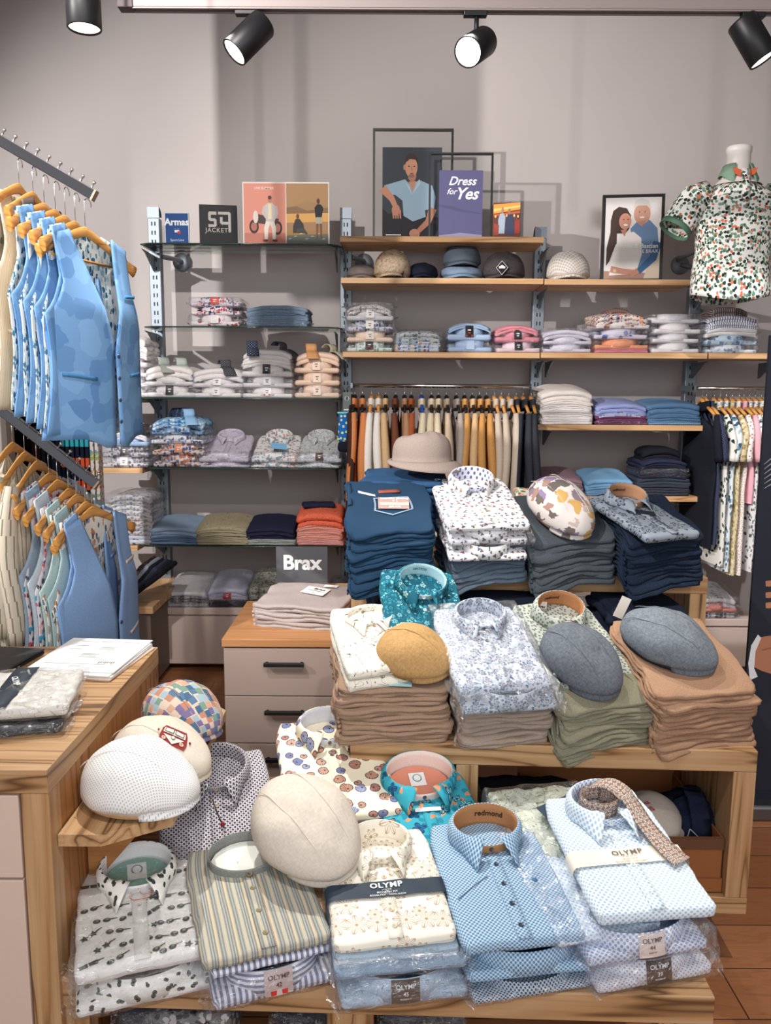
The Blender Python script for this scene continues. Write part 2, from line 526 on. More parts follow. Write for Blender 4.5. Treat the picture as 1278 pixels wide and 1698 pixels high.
FILM2 = bagmat('clear_film_far', .05, .45)
WX, WY, WZd = wood(grain='x'), wood(grain='y'), wood(grain='z')
SHELFW = wood('#dcb488', '#cb9c6a', '#a5764a', 'x', .8)
STEEL = metal('#8c949c', .55); CHROME = metal('#e0e0e0', .12); BLACK = plain('#17171a', .45, 0, .4, name='black_powder_coat')
def flat(col, rough=.6): return plain(col, rough, 0, .3, name='print_ink')
# ------------------------------------------------------------------ garment builders
def pos_word(k, n):
    if n == 1: return ''
    if k == n-1: return 'topmost'
    if k == 0: return 'bottom'
    if k == n-2: return 'second from top'
    if k == 1: return 'second from bottom'
    if k == n-3: return 'third from top'
    if k == 2: return 'third from bottom'
    if k == n-4: return 'fourth from top'
    if k == 3: return 'fourth from bottom'
    return 'fifth from top'

def collar_into(parent, mat, lining, cx, cy, z, rx=.075, ry=.058, hb=.052, hf=.03, leaf=.05, spread=.02, drop=.045,
                button='#d8d0c0', yoke=None, gap=.22, tag_col=None, words=None, word_col='#2a2a2a', trim=None):
    """stand-up shirt collar: inner band, folded leaf with two points, button, inside yoke"""
    def H(th): return hf + (hb - hf)*(1 - cos(th))/2
    def ring(th, k=1.0): return (cx + rx*k*sin(th), cy - ry*k*cos(th))
    b = MB()
    def band(a, v):
        th = a*2*pi; h = H(th)*(1 if leaf else 1)
        if leaf and (th < .5 or th > 2*pi-.5): h = min(h, .024)
        x, y = ring(th, .97 + .03*v)
        return (x, y, z - .004 + (h + .004)*v)
    b.grid(band, 44, 4, lambda a, v: (a*2*pi*rx, v*.04), 0, cu=True)
    if words:
        th0 = pi + words[2]
        b.text(words[0], words[1], None, 1, bold=.012, fn=lambda x, y: (cx + (rx*.955)*sin(th0 - x/rx), cy - (ry*.95)*cos(th0 - x/rx), z + H(pi)*.55 + y))
    if yoke:
        b.shape([(cx + rx*.93*cos(2*pi*k/20), cy + ry*.93*sin(2*pi*k/20)) for k in range(20)], lambda x, y: (x, y, z + .003 + .012*max(0, (y-cy)/ry)), 2)
        if tag_col:
            b.shape(rect(cx-.022, cx+.022, cy-.01, cy+.035), lambda x, y: (x, y, z + .006 + .014*max(0, (y-cy)/ry)), 3)
            b.shape(circle(cx, cy+.016, .013), lambda x, y: (x, y, z + .0075 + .014*max(0, (y-cy)/ry)), 4)
            b.shape(circle(cx, cy+.016, .010), lambda x, y: (x, y, z + .0082 + .014*max(0, (y-cy)/ry)), 3)
    b.build('collar_band', [lining, flat(word_col), yoke or lining, flat('#f2f1ec'), flat(tag_col or '#888888')], parent, solid=.0012)
    if leaf:
        g = MB()
        def lf(a, v):
            th = gap + a*(2*pi - 2*gap); s = min(th - gap, 2*pi - gap - th)
            sg = 1 if th < pi else -1
            gf = max(0.0, 1 - s/.75)**1.4
            x, y = ring(th, 1.0); h = H(th)
            if s < .35: h = hf + .006*(s/.35)
            L = drop + .004*gf
            zb = max(z + .003, z + h - L)
            bx, by = ring(th, 1.13)
            bx += sg*spread*gf; by -= leaf*gf
            zb = zb*(1-gf) + (z + .005)*gf
            k = v
            out = .006*sin(pi*v)
            return (x + (bx-x)*k + sg*out*abs(sin(th)), y + (by-y)*k - out*cos(th), z + h + (zb - z - h)*(v**1.15) + .004*sin(pi*v))
        g.grid(lf, 60, 6, lambda a, v: (a*2*pi*rx*1.1, v*drop), 0)
        g.build('collar_leaf', [mat], parent, solid=.0022)
    if button:
        button_at(parent, button, cx, cy - ry - .001, z + .015, .0055, tilt=1.0)

def button_at(parent, col, x, y, z, r=.006, tilt=0.0):
    b = MB()
    b.M = Matrix.Translation((x, y, z)) @ Matrix.Rotation(tilt, 4, 'X')
    b.lathe([(0, 0), (r, 0), (r*1.02, .0012), (r*.9, .0024), (r*.7, .0016), (0, .0015)], 14)
    for k in range(4):
        b.shape(circle(r*.3*cos(k*pi/2+.7), r*.3*sin(k*pi/2+.7), r*.13, n=6), lambda a, c: (a, c, .0019), 1)
    b.build('button', [plain(col, .35, .05, .5), flat('#15181e')], parent)

def film_bag(parent, w, d, h, cx=0, cy=0, z0=0, seed=0, mat=None, flap=True):
    b = MB()
    b.pillow(w + .02, d + .02, h + .006, cx, cy, z0 - .001, seed + 31, .0035, r=min(.012, h*.5), nx=18, ny=16)
    if flap:
        for sx in (-1, 1):   # sealed corners that stick out
            b.grid(lambda a, v: (cx + sx*(w/2 + .004 + .022*v), cy - d/2*.9 + (a - .5)*.09*(1 - .5*v) + .02*v, z0 + .012 + .008*nz(a*9, v*7, 0, seed) + .006*v), 6, 3)
    b.build('clear_bag', [mat or FILM], parent)

def dress_shirt(label, loc, rz=0, rot=None, w=.255, d=.34, t=.03, mat=None, lining=None, buttons='#d8d0c0', nb=4,
                collar={}, placket=True, seed=0, group=None, bag=False, taper=.12, pocket=None, band=None, extra=None, cy=None, name='folded_shirt', nocollar=False, df=None):
    T = thing(name, label, 'shirt', loc, rz, group, rot)
    wv = .0022
    def dff(x, y, z):
        k = max(0.0, (y - d*.22)/(d*.28))
        x *= 1 - taper*k*k
        return df(x, y, z) if df else (x, y, z)
    MB().pillow(w, d, t, 0, 0, 0, seed, wv, r=min(t*.5, .014), nx=14, ny=16, df=dff).build('body', [mat], T)
    def top(x, y): return t + wv*nz(x*14, y*14, 0, seed) + .001
    cyy = d/2 - .075 if cy is None else cy
    ck = dict(rx=.072, ry=.056); ck.update(collar)
    if not nocollar:
        collar_into(T, ck.pop('leafmat', None) or mat, lining or mat, 0, cyy, t - .002, button=buttons if ck.get('leaf', 1) else None, **ck)
    y1 = cyy - ck['ry'] + .002
    if placket:
        p = MB()
        p.grid(lambda a, v: (-.016 + .032*a, -d/2 + .004 + (y1 + d/2)*v, top(-.016 + .032*a, -d/2 + (y1 + d/2)*v) + .0012), 2, 14, lambda a, v: (-.016 + .032*a + .003, -d/2 + (y1 + d/2)*v + .004))
        p.build('placket', [mat], T, solid=.0016)
        for k in range(nb):
            y = y1 - .045 - k*(y1 + d/2 - .06)/max(1, nb - .6)
            if y > -d/2 + .004: button_at(T, buttons, 0, y, top(0, y) + .0022)
    if pocket:
        px0, px1, py0, py1 = pocket
        q = MB()
        q.grid(lambda a, v: (px0 + (px1-px0)*a, py0 + (py1-py0)*v, top(px0 + (px1-px0)*a, py0 + (py1-py0)*v) + .001), 6, 6, lambda a, v: (px0 + (px1-px0)*a + .002, py0 + (py1-py0)*v + .002))
        q.build('pocket', [mat], T, solid=.0018)
    if band:
        col, y0, hgt, wc, words = band
        g = MB(); hw = w/2 + .003
        def bf(a, v):
            s = -hw - .03 + a*(2*hw + .06)
            y = y0 + hgt*v
            if abs(s) <= hw - .008: return (s, y, top(max(-w/2+.015, min(w/2-.015, s)), y) + .0042)
            e = abs(s) - (hw - .008)
            return (sgn(s)*(hw - .008 + min(e, .010)), y, t + .0042 - max(0, e - .003)*.85)
        g.grid(bf, 30, 3)
        for (tx, sz, ty, sh) in words:
            g.text(tx, sz, None, 1, bold=sh, fn=lambda x, y, ty=ty: (x, y0 + hgt*ty + y, top(x, y0 + hgt*ty + y) + .0062), space=1.15)
        g.build('paper_band', [flat(col), flat(wc)], T)
    if extra: extra(T, top)
    if bag: film_bag(T, w, d, t + .01, 0, 0, 0, seed, flap=True)
    return T

def shirt_pack(label, loc, rz=0, w=.27, d=.3, h=.055, mat=None, lining=None, seed=0, group=None, tagc=None, tagw=None,
               bag=True, far=True, cmat=None, rx=None, tw='#e8e8e8', name='packed_shirt', rot=None, red=None, tagx=0.0):
    """shirt folded flat in clear film, its collar ring to the front"""
    T = thing(name, label, 'shirt', loc, rz, group, rot)
    tb = h*.42
    MB().pillow(w, d, tb, 0, 0, 0, seed, .0018, nx=8, ny=6).build('body', [mat], T)
    rx = rx or w*.32; ry = min(.062, d*.22); cy = -d/2 + ry + .006; hh = h - tb*.55
    b = MB()
    def ringf(a, v):
        th = a*2*pi
        k = 1.0 + .02*sin(th*2 + seed)
        f = 1.0 if cos(th) > -.2 else .96
        return (rx*k*sin(th), cy - ry*k*cos(th) - .012*(1-v)*max(0, cos(th)), tb*.55 + hh*v*f)
    b.grid(ringf, 28, 2, lambda a, v: (a*2*pi*rx, v*hh), 0, cu=True)
    b.shape([(rx*.95*cos(2*pi*k/16), cy + ry*.95*sin(2*pi*k/16)) for k in range(16)], lambda x, y: (x, y, tb + .004), 1)
    b.build('collar', [cmat or mat, lining or mat], T, solid=.0016)
    # upper back half of the folded shirt, level with the collar top
    MB().pillow(w*.94, d - 2*ry, h*.5, 0, ry - .0, tb*.8, seed + 3, .002, nx=6, ny=4).build('folded_back', [mat], T)
    if tagc:
        g = MB(); lw = .029/rx if not far else .042/rx*.5
        def tf(a, v, o=.0042):
            th = tagx + (a-.5)*2*lw
            return ((rx+o)*sin(th), cy - (ry+o)*cos(th) - .012*(1-v)*max(0, cos(th)), tb*.55 + hh*(.0 + 1.0*v))
        g.grid(tf, 10, 1)
        if tagw:
            for (tx, sz, ty) in tagw:
                g.text(tx, sz, None, 1, bold=.015, fn=lambda x, y: tf(.5 + x/(2*lw*rx), ty + y/hh, .0056))
        else:
            g.shape(rect(-.008, .008, .55, .66), lambda x, y: tf(.5 + x/(2*lw*rx), y, .0052), 1)
            g.shape(rect(-.005, .005, .3, .42), lambda x, y: tf(.5 + x/(2*lw*rx), y, .0052), 2 if red else 1)
        if red: g.shape(rect(-.017, .017, .02, .2), lambda x, y: tf(.5 + x/(2*lw*rx), y, .0052), 2)
        g.build('size_label', [flat(tagc), flat(tw), flat('#c43028')], T)
    if bag: film_bag(T, w, d, h - .006, 0, 0, 0, seed, FILM2 if far else FILM)
    return T

def knit(label, loc, rz=0, w=.28, d=.28, h=.03, mat=None, seed=0, group=None, layers=2, name='folded_sweater', cat='sweater', bag=False, df=None, rot=None, wav=.003, extra=None, shrink=.0):
    """folded knit or trousers: soft layers one on another"""
    T = thing(name, label, cat, loc, rz, group, rot)
    b = MB()
    for k in range(layers):
        r = random.Random(seed*13 + k)
        b.pillow(w*(1 - r.random()*.04 - shrink*k), d*(1 - r.random()*.03), h/layers*1.08, (r.random()-.5)*.006, (r.random()-.5)*.006, k*h/layers, seed + k*.37, wav, nx=12, ny=10, df=df)
    b.build('body', [mat], T)
    if extra: extra(T, h)
    if bag: film_bag(T, w, d, h, 0, 0, 0, seed, FILM2)
    return T

def pile(base, items, where, w=.28, d=.3, rz=0, jit=.008, group=None, Y=None):
    """items bottom to top: (kind, height, description, kwargs)"""
    z = 0; n = len(items); out = []
    for k, (kind, h, desc, kw) in enumerate(items):
        r = random.Random(hash_s(where) + k)
        x = base[0] + (r.random()-.5)*jit; y = base[1] + (r.random()-.5)*jit
        p = pos_word(k, n)
        lab = (desc + (', ' + p + ' in ' if p else ', on ') + where)
        kw = dict(kw); ww = kw.pop('w', w); dd = kw.pop('d', d)
        a = rz + (r.random()-.5)*.06
        L = (x, y, base[2] + z)
        if kind == 'pack': shirt_pack(lab, L, a, ww, dd, h, seed=k + hash_s(where) % 17, group=group, **kw)
        else:
            sg_ = .05*(z/max(.05, sum(i[1] for i in items)))*min(1, sum(i[1] for i in items)/.15)
            knit(lab, L, a, ww, dd, h, seed=k + hash_s(where) % 17, group=group, df=lambda X, Y_, Z, s=sg_, w2=ww/2, d2=dd/2: (X*(1 - s*.4), Y_, Z - s*(abs(X)/w2)**2.6*.75 - s*.35*max(0, -Y_/d2)**3), **kw)
        z += h*(1.0 if kind == 'pack' else .98)
    return z
def hash_s(s): return sum(ord(c)*(i+1) for i, c in enumerate(s)) % 9973

# ---- caps and hats
def flat_cap(label, loc, rz=0, rot=None, L=.265, Wd=.205, H=.105, mat=None, brim=None, under=None, name='flat_cap', seed=0, back=.12, group=None,
             seams=True, decal=None, front=1.0, brimout=.018, button=False, panels=0, cat='cap'):
    """local +x is the front; crown swells over a short peak"""
    T = thing(name, label, cat, loc, rz, group, rot)
    def crown(a, v):
        th = a*2*pi
        cx, sy = cos(th), sin(th)
        rxx = L/2*(1.0 if cx > 0 else .94); ryy = Wd/2*(1 - .10*max(0, cx)*front)
        # v: 0 top ... 0.78 widest ... 1 rolled under
        if v < .8:
            q = v/.8; r = sin(q*pi/2)**.92; zz = cos(q*pi/2)**.8
        else:
            q = (v - .8)/.2; r = 1 - .13*q; zz = -.26*q
        x = rxx*r*cx - back*L*.3*(1-r); y = ryy*r*sy
        hh = H*(1 - .42*max(0.0, x/(L/2))**1.5*front) * (1 - .06*max(0, -x/(L/2)))
        z = .022 + hh*.8*zz if zz > 0 else .022 + .05*zz
        z += .003*nz(x*22, y*22, 0, seed)*(1 - v*.5) + (.0045*nz(x*10, y*10, 3, seed) if v > .1 else 0)
        if panels: z += -.0014*(abs(cos(th*panels/2)) < .1)*(v < .8)
        return (x, y, z)
    b = MB()
    b.grid(crown, 48, 20, lambda a, v: (v*(L*.5 + H*.45)*cos(a*2*pi), v*(Wd*.5 + H*.45)*sin(a*2*pi)), 0, cu=True)
    b.build('crown', [mat], T)
    # sweat band
    s = MB()
    s.grid(lambda a, v: (L*.435*cos(a*2*pi)*.98 - .004, Wd*.435*sin(a*2*pi)*.98, .001 + .022*v), 32, 1, cu=True)
    s.build('head_band', [under or mat], T, solid=.002)
    # peak
    p = MB()
    def pk(a, v):
        th = (a - .5)*2.5
        r0 = .86; x0 = L/2*r0*cos(th); y0 = Wd/2*.9*r0*sin(th)
        o = (.002 + L*.045 + brimout*.5)*cos(th*.62)
        x = x0 + o*v*cos(th*.35); y = y0 + o*v*sin(th*.6)*.7
        return (x, y, .016 - .012*v*v - .010*abs(sin(th))*v + .002)
    p.grid(pk, 20, 5, lambda a, v: (pk(a, v)[0], pk(a, v)[1]))
    p.build('peak', [brim or mat], T, solid=.004)
    if button:
        bb = MB(); bb.lathe([(0, .006), (.006, .0055), (.009, .002), (.0095, 0)], 12, c=(-back*L*.3, 0, .022 + H*.8))
        bb.build('top_button', [mat], T)
    if True:
        def surf(x, y, off=.0016):
            # height of the crown above x, y
            rr = min(.985, sqrt((x + back*L*.3*.6)**2/(L/2)**2 + y*y/(Wd/2*.95)**2))
            q = math.asin(rr**(1/.92))/(pi/2); zz = cos(q*pi/2)**.8
            hh = H*(1 - .42*max(0.0, x/(L/2))**1.5*front)*(1 - .06*max(0, -x/(L/2)))
            return (x, y, .022 + hh*.8*zz + .003 + off + .003*nz(x*22, y*22, 0, seed)*(1-q*.4) + .0045*nz(x*10, y*10, 3, seed))
        if decal: decal(T, surf)
        if seams:
            sm = MB()
            for yy in ((-.033, .033) if not panels else (0,)):
                pts = []
                for k in range(26):
                    x = -L*.5 + L*.97*k/25
                    x2 = x + .0; y2 = yy*(1.0 + .25*(1 - k/25)) * Wd/.2
                    if (x2 + back*L*.18)**2/(L/2)**2 + y2*y2/(Wd/2*.95)**2 > .93: continue
                    pts.append(surf(x2, y2, -.0022))
                if len(pts) > 3: sm.tube(pts, .0011, 5)
            sm.build('seam', [mat], T)
    return T

# ---- hangers and waistcoats
HANGW = wood('#dba25c', '#c88a40', '#a8682c', 'x', 1.2)
def hanger(label, loc, rz=0, rot=None, mat=None, w=.42, hook=.07, group=None, bar=False, thick=1.0):
    T = thing('clothes_hanger', label, 'hanger', loc, rz, group, rot)
    b = MB(); n = 22
    pts = []; rs = []
    for k in range(n+1):
        s = -1 + 2*k/n; a = abs(s)
        pts.append((s*w/2, -.012*a*a, -.012 - .092*a**1.25)); rs.append((.017 - .005*sin(a*pi) + .004*(a > .8)*(a-.8)*5)*thick)
    b.tube(pts, rs, 10, sy=.42, up=Vector((0, 1, 0)))
    b.build('shoulder_piece', [mat or HANGW], T)
    h = MB()
    pp = [(0, 0, -.012), (0, 0, hook - .025)] + [(0.016*(1-cos(t)), 0, hook - .025 + .016*sin(t) + .0) for t in [k*pi*1.15/8 for k in range(1, 9)]]
    h.tube(pp, .0016, 6); h.build('hook', [CHROME], T)
    if bar:
        c = MB(); c.tube([(-w*.36, 0, -.10), (w*.36, 0, -.10)], .004, 8); c.build('trouser_bar', [HANGW], T)
    return T

def vest(label, loc, rz, mat, lining, bulge=.036, w=.23, Hh=.62, group=None, seed=0, btn='#30445e', welt=None, tagcol='#3c5f8e', rot=None, front_only=False, open_=.0):
    T = thing('waistcoat', label, 'waistcoat', loc, rz, group, rot)
    ZA = -.27; ZV = -.39; ZS = -.045
    def outer(z):
        if z < ZA:
            q = (z - ZA)/(-Hh - ZA)
            return w*(.97 - .10*sin(q*pi) + .07*q)
        q = (z - ZA)/(ZS - ZA)
        return w*(.97 - .31*min(1, q*2.2)**.6 + .09*max(0, q-.4)**1.5)
    def inner(z):
        if z < ZV: return .003 + open_*(ZV - z)
        q = (z - ZV)/(-.015 - ZV)
        return .003 + .092*q**1.05
    def top_z(x): return -.022 - .35*max(0, x - .06)*.9
    def depth(x, z, sg):
        k = 1 - (min(1, abs(x)/(w*1.0)))**2
        q = 1 if z < ZA else max(.12, 1 - (z - ZA)/(-.02 - ZA)*.95)
        return (.010 + bulge*k*q)*sg if sg < 0 else .012*k*q + .006*nz(x*9, z*7, 0, seed)
    f = MB()
    for sx in (-1, 1):
        def fn(a, v):
            zb = -Hh - (.035*(1 - abs(a - .12)*3) if a < .45 else 0)
            x0z = zb + (-.02 - zb)*v
            xi, xo = inner(x0z), outer(x0z)
            x = xi + (xo - xi)*a
            zt = top_z(x)
            z = zb + (zt - zb)*v
            return (sx*x, depth(x, z, -1) - .004*(sx > 0)*(a < .2), z)
        f.grid(fn, 12, 30, lambda a, v: (fn(a, v)[0]*1.1, fn(a, v)[2]), 0, flip=(sx > 0))
    # side backs in the same cloth
    f.build('front_panel', [mat, lining], T, solid=.005)
    bk = MB()
    def bf(a, v):
        zb = -Hh + .02; z0 = zb + (-.02 - zb)*v; xo = outer(z0)
        x = -xo + 2*xo*a
        zt = -.022 - .3*max(0, abs(x) - .06) - (.012 if abs(x) < .06 else 0)
        z = zb + (zt - zb)*v
        return (x, depth(x, z, .85), z)
    bk.grid(bf, 18, 26, lambda a, v: (bf(a, v)[0]*1.1, bf(a, v)[2]))
    bk.build('lining', [lining], T, solid=.003)
    lb = MB()
    M = Matrix.Translation((0, .037, -.1)) @ Matrix.Rotation(pi/2, 4, 'X')
    lb.M = M
    lb.shape(rect(-.028, .028, -.045, .045), lambda x, y: (x, y, 0), 0)
    lb.shape(rect(-.019, .019, -.02, .036), lambda x, y: (x, y, .001), 1)
    lb.shape(circle(0, .012, .011), lambda x, y: (x, y, .0018), 0); lb.shape(circle(0, .012, .0095), lambda x, y: (x, y, .0022), 1)
    lb.build('neck_label', [flat(tagcol), flat('#f0efe8')], T)
    for k in range(4):
        z = ZV - .015 - k*.068
        bb = MB(); bb.M = Matrix.Translation((.008, depth(.008, z, -1) - .009, z)) @ Matrix.Rotation(pi/2, 4, 'X')
        bb.lathe([(0, .003), (.005, .003), (.007, .001), (.007, 0)], 12); bb.build('button', [plain(btn, .3, .05, .5)], T)
    for (x0, x1, z0, dz) in ((.09, .165, -.22, .008), (.08, .185, -.47, .012), (-.185, -.08, -.47, -.012)):
        q = MB()
        q.grid(lambda a, v: (x0 + (x1-x0)*a, depth(x0 + (x1-x0)*a, z0, -1) - .0055, z0 + dz*a + .011*v), 6, 1)
        q.build('pocket_welt', [welt or mat], T, solid=.003)
    return T

# ---- garments hanging edge-on from a rail
def hung_jacket(label, loc, rz=0, mat=None, length=.75, th=.045, dep=.4, group=None, sleeve=.6, seed=0, name='hanging_overshirt', cat='shirt', collar=True, short=False, lining=None, hangmat=None, hang=True):
    T = thing(name, label, cat, loc, rz, group)
    r = random.Random(seed)
    b = MB()
    def body(a, v):
        th_ = a*2*pi; z = -.04 - (length - .04)*v
        dy = dep/2*(.32 + .68*min(1, v*6)**.55)*(1 + .05*v) 
        zz = z if v > 0 else z
        dx = th/2*(.75 + .25*min(1, v*5) + .12*sin(v*9 + seed) + .2*v)
        x = dx*sgn(cos(th_))*abs(cos(th_))**.7; y = dy*sin(th_)
        dropz = -.07*(abs(sin(th_)))*(1 - min(1, v*3))
        return (x + .006*nz(y*8, z*6, 0, seed), y, zz + dropz)
    b.grid(body, 24, 22, lambda a, v: (a*dep*2, -length*v), 0, cu=True)
    b.build('body', [mat], T)
    s = MB(); lean = (r.random()-.5)*.02
    sl = .24 if short else sleeve
    pts = []; rs = []
    for k in range(11):
        q = k/10
        pts.append((lean*q + .008*sin(q*5 + seed), -dep*.42 - .05*sin(min(1, q*1.6)*pi/2) - (.03*q if short else .0) + .03*max(0, q-.5), -.075 - sl*q))
        rs.append(th*.5*(.72 + .45*sin(min(1, q*2.5)*pi/2) - (.28*q if not short else -.2*q)))
    s.tube(pts, rs, 12, sy=1.5, up=Vector((0, 1, 0)))
    s.build('sleeve', [mat], T)
    if collar:
        c = MB()
        c.grid(lambda a, v: (th*.42*cos(a*2*pi), -.02 + .075*sin(a*2*pi), -.055 + .05*v + .012*sin(a*2*pi)*-1), 18, 3, cu=True)
        c.build('collar', [lining or mat], T, solid=.004)
    if hang:
        c = MB(); c.tube([(0, 0, .062), (0, 0, 0)], .0018, 6)
        c.tube([(0, 0, .062), (0, .010, .074), (0, .018, .066)], .0018, 6, m=0)
        hm = hangmat or HANGW
        H2 = MB(); H2.tube([(0, -.04, -.01), (0, -.0, .012), (0, .04, -.01)], [.008, .014, .008], 10, sy=1.0)
        H2.tube([(0, -.04, -.01), (0, -dep*.4, -.07)], [.011, .008], 8)
        H2.tube([(0, .04, -.01), (0, dep*.4, -.07)], [.011, .008], 8)
        h = thing('clothes_hanger', label.replace(label.split(' on ')[0], 'hanger under the ' + label.split(' on ')[0]) if False else 'hanger carrying the ' + label.split(',')[0], 'hanger', loc, rz, (group + ', hangers') if group else None)
        c.build('hook', [CHROME], h); H2.build('shoulder_piece', [hm], h)
    return T
# ------------------------------------------------------------------ the room
YW = 5.12
def struct(name, b, m, **k):
    o = b.build(name, m, **k); o['kind'] = 'structure'; return o
s_ = NT('wall_paint', .9, .2)
f_ = s_.noise(s_.obj(), 1.2, 3)
s_.col(s_.mix(f_, C('#b9b1af'), C('#c6bfbd'))); s_.bump(s_.noise(s_.obj(), 160, 2), .08, .001)
WALLM = s_.mat
def floor_mat():
    s = NT('plank_floor', .38, .4); o = s.obj()
    br = s.n('ShaderNodeTexBrick'); s.set(br.inputs['Vector'], o)
    br.inputs['Scale'].default_value = 1; br.inputs['Brick Width'].default_value = 1.9; br.inputs['Row Height'].default_value = .19
    br.inputs['Mortar Size'].default_value = .0022; br.inputs['Color1'].default_value = C('#a8714c'); br.inputs['Color2'].default_value = C('#8d5b3b')
    br.inputs['Mortar'].default_value = C('#3b2417')
    m = s.n('ShaderNodeMapping', i_Vector=o); m.inputs['Scale'].default_value = (.9, 9, 1)
    d = s.noise(m.outputs[0], 3, 5, .6, .8)
    c = s.mix(s.math('MULTIPLY', s.ramp(s.math('FRACT', s.math('MULTIPLY', d, 5)), [(.0, (1,1,1,1)), (.35, (0,0,0,1)), (1, (.4,.4,.4,1))]), .35), br.outputs[0], C('#5e3a22'))
    s.col(c); s.bump(d, .1, .001)
    return s.mat
struct('floor', MB().box(-6, 4, -3, YW, -.05, 0), floor_mat())
struct('wall_back', MB().box(-6, 4, YW, YW + .1, 0, 4.0), WALLM)
struct('wall_left', MB().box(-6.1, -6, -3, YW, 0, 4.0), WALLM)
struct('wall_right', MB().box(4, 4.1, -3, YW, 0, 4.0), WALLM)
struct('ceiling', MB().box(-6, 4, -3, YW, 4.0, 4.05), plain('#b8b0ac', .9, 0))
struct('baseboard_back', MB().box(-6, 4, YW - .015, YW, 0, .07), plain('#8d7f78', .6, 0))
PIL = W(16, 700, 2.95)
struct('wall_pillar', MB().box(-2.1, PIL.x, 2.92, 2.98, 0, 4.0), plain('#8f8681', .8, .04))

# ------------------------------------------------------------------ ceiling track and lamps
TY = 3.0; TZ = W(640, 17, TY).z
tx0 = W(207, 12, TY).x
t = thing('lighting_track', 'long brown grey ceiling track rail carrying the black spotlights', 'track', (0, TY, TZ))
MB().box(tx0 + .03, 2.6, -.02, .02, 0, .045).box(tx0 + .03, 2.6, -.02, -.012, -.006, 0).box(tx0 + .03, 2.6, .012, .02, -.006, 0).build('rail', [plain('#8a7f7d', .5, 0, .4)], t, bevel=.002)
MB().box(tx0 - .02, tx0 + .034, -.024, .024, -.004, .05).build('end_cap', [plain('#4a4142', .5, 0)], t, bevel=.003)
for x in (-1.0, .4, 1.8):
    MB().tube([(x, 0, .04), (x, 0, 4.0 - TZ)], .003, 6).build('suspension_wire', [BLACK], t)
def lamp(label, px, direction, lit, drop=.09, loc=None, R=.05, Ln=.155):
    X = W(px, 30, TY).x if loc is None else loc[0]
    base = Vector((X, TY, TZ)) if loc is None else Vector(loc)
    T = thing('spotlight', label, 'lamp', base, 0, 'black track spotlights')
    MB().box(-.045, .035, -.014, .014, -.02, .006).build('track_adapter', [BLACK], T, bevel=.003)
    MB().tube([(.0, 0, -.01), (.0, 0, -drop + .03)], .008, 8).build('stem', [BLACK], T)
    q = Vector(direction).normalized().to_track_quat('-Z', 'Y').to_matrix().to_4x4()
    b = MB(); b.M = Matrix.Translation((0, 0, -drop)) @ q
    b.lathe([(0, Ln/2), (R*.93, Ln/2), (R, Ln/2 - .006), (R, -Ln/2 + .002), (R*.96, -Ln/2), (R*.9, -Ln/2), (R*.9, -Ln/2 + .02), (R*.3, -Ln/2 + .045)], 32)
    b.build('housing', [BLACK], T)
    l = MB(); l.M = b.M
    l.lathe([(R*.9, -Ln/2 + .006), (R*.6, -Ln/2 + .003), (0, -Ln/2 + .002)], 32)
    l.build('lens', [emit('#fff6e6', lit)], T)
    return T
lamp('black cylindrical track spotlight left of centre, aimed down to the left', 412, (-.62, -.28, -.72), 6)
lamp('black cylindrical track spotlight with its bright lens facing the room', 790, (-.42, -.72, -.5), 14, drop=.115)
lamp('black cylindrical track spotlight at the right edge of the picture', 1250, (.42, -.1, -.7), 5)
lp = W(137, -20, 2.7)
lamp('black cylindrical spotlight pointing straight down at top left', 0, (0, 0, -1), 3, loc=(lp.x, lp.y, lp.z + .06), drop=.10, R=.052)
MB().tube([(0, 0, .0), (0, 0, 4.0 - lp.z - .06)], .006, 6).build('ceiling_rod', [BLACK], [o for o in COL.objects if o.name.startswith('spotlight')][-1])

# ------------------------------------------------------------------ wall posts and shelves
YP = 4.90; YF = 4.56
postpx = [266, 574, 887, 1141]
PX = [W(p, 650, YP).x for p in postpx]
tops = [W(258, 345, YP).z, W(571, 346, YP).z, W(895, 378, YP).z, W(1149, 462, YP).z]
words = ['left of the glass shelves', 'between the glass shelves and the wooden shelves', 'right of the coat rail', 'left of the short-sleeve shirt rail']
for i, (x, zt) in enumerate(zip(PX, tops)):
    T = thing('shelf_upright', 'slotted grey steel wall upright ' + words[i], 'upright', (x, YP, 0), 0, 'slotted steel uprights on the back wall')
    b = MB(); b.prism([(-.034, -.03), (.034, -.03), (.034, .03), (-.034, .03)], .12, zt - .06)
    b.grid(lambda a, v: (-.034 + .068*a, -.03 + .06*v, zt - .06 + .06*sqrt(max(0, 1 - (v*.98)**2))), 1, 8)
    b.shape([(-.03, zt - .06), (.03, zt - .06), (.03, zt), (-.03, zt)], lambda x_, y_: (x_*1.13, -.03, y_))
    sl = MB(); z = .3
    while z < zt - .1:
        for sx in (-.009, .009):
            sl.shape(rect(sx - .0035, sx + .0035, z, z + .022), lambda x_, y_: (x_, -.0312, y_))
        z += .05
    b.build('post', [STEEL], T, bevel=.004)
    sl.build('slots', [flat('#26282c')], T)
    for zz in (zt - .27,) if i < 2 else (zt - .2,):
        a = MB(); a.tube([(0.03, .0, zz), (.10, .12, zz + .0), (.10, YW - YP - .005, zz)], .014, 8)
        a.M = Matrix.Translation((.10, YW - YP - .012, zz)) @ Matrix.Rotation(pi/2, 4, 'X'); a.lathe([(0, .012), (.05, .012), (.055, .004), (.055, -.008)], 24)
        a.build('wall_mount', [STEEL], T)
wm = W(1127, 440, YW)
T = thing('wall_mount_disc', 'round grey wall mount beside the framed couple poster', 'mount', (wm.x, YW, wm.z))
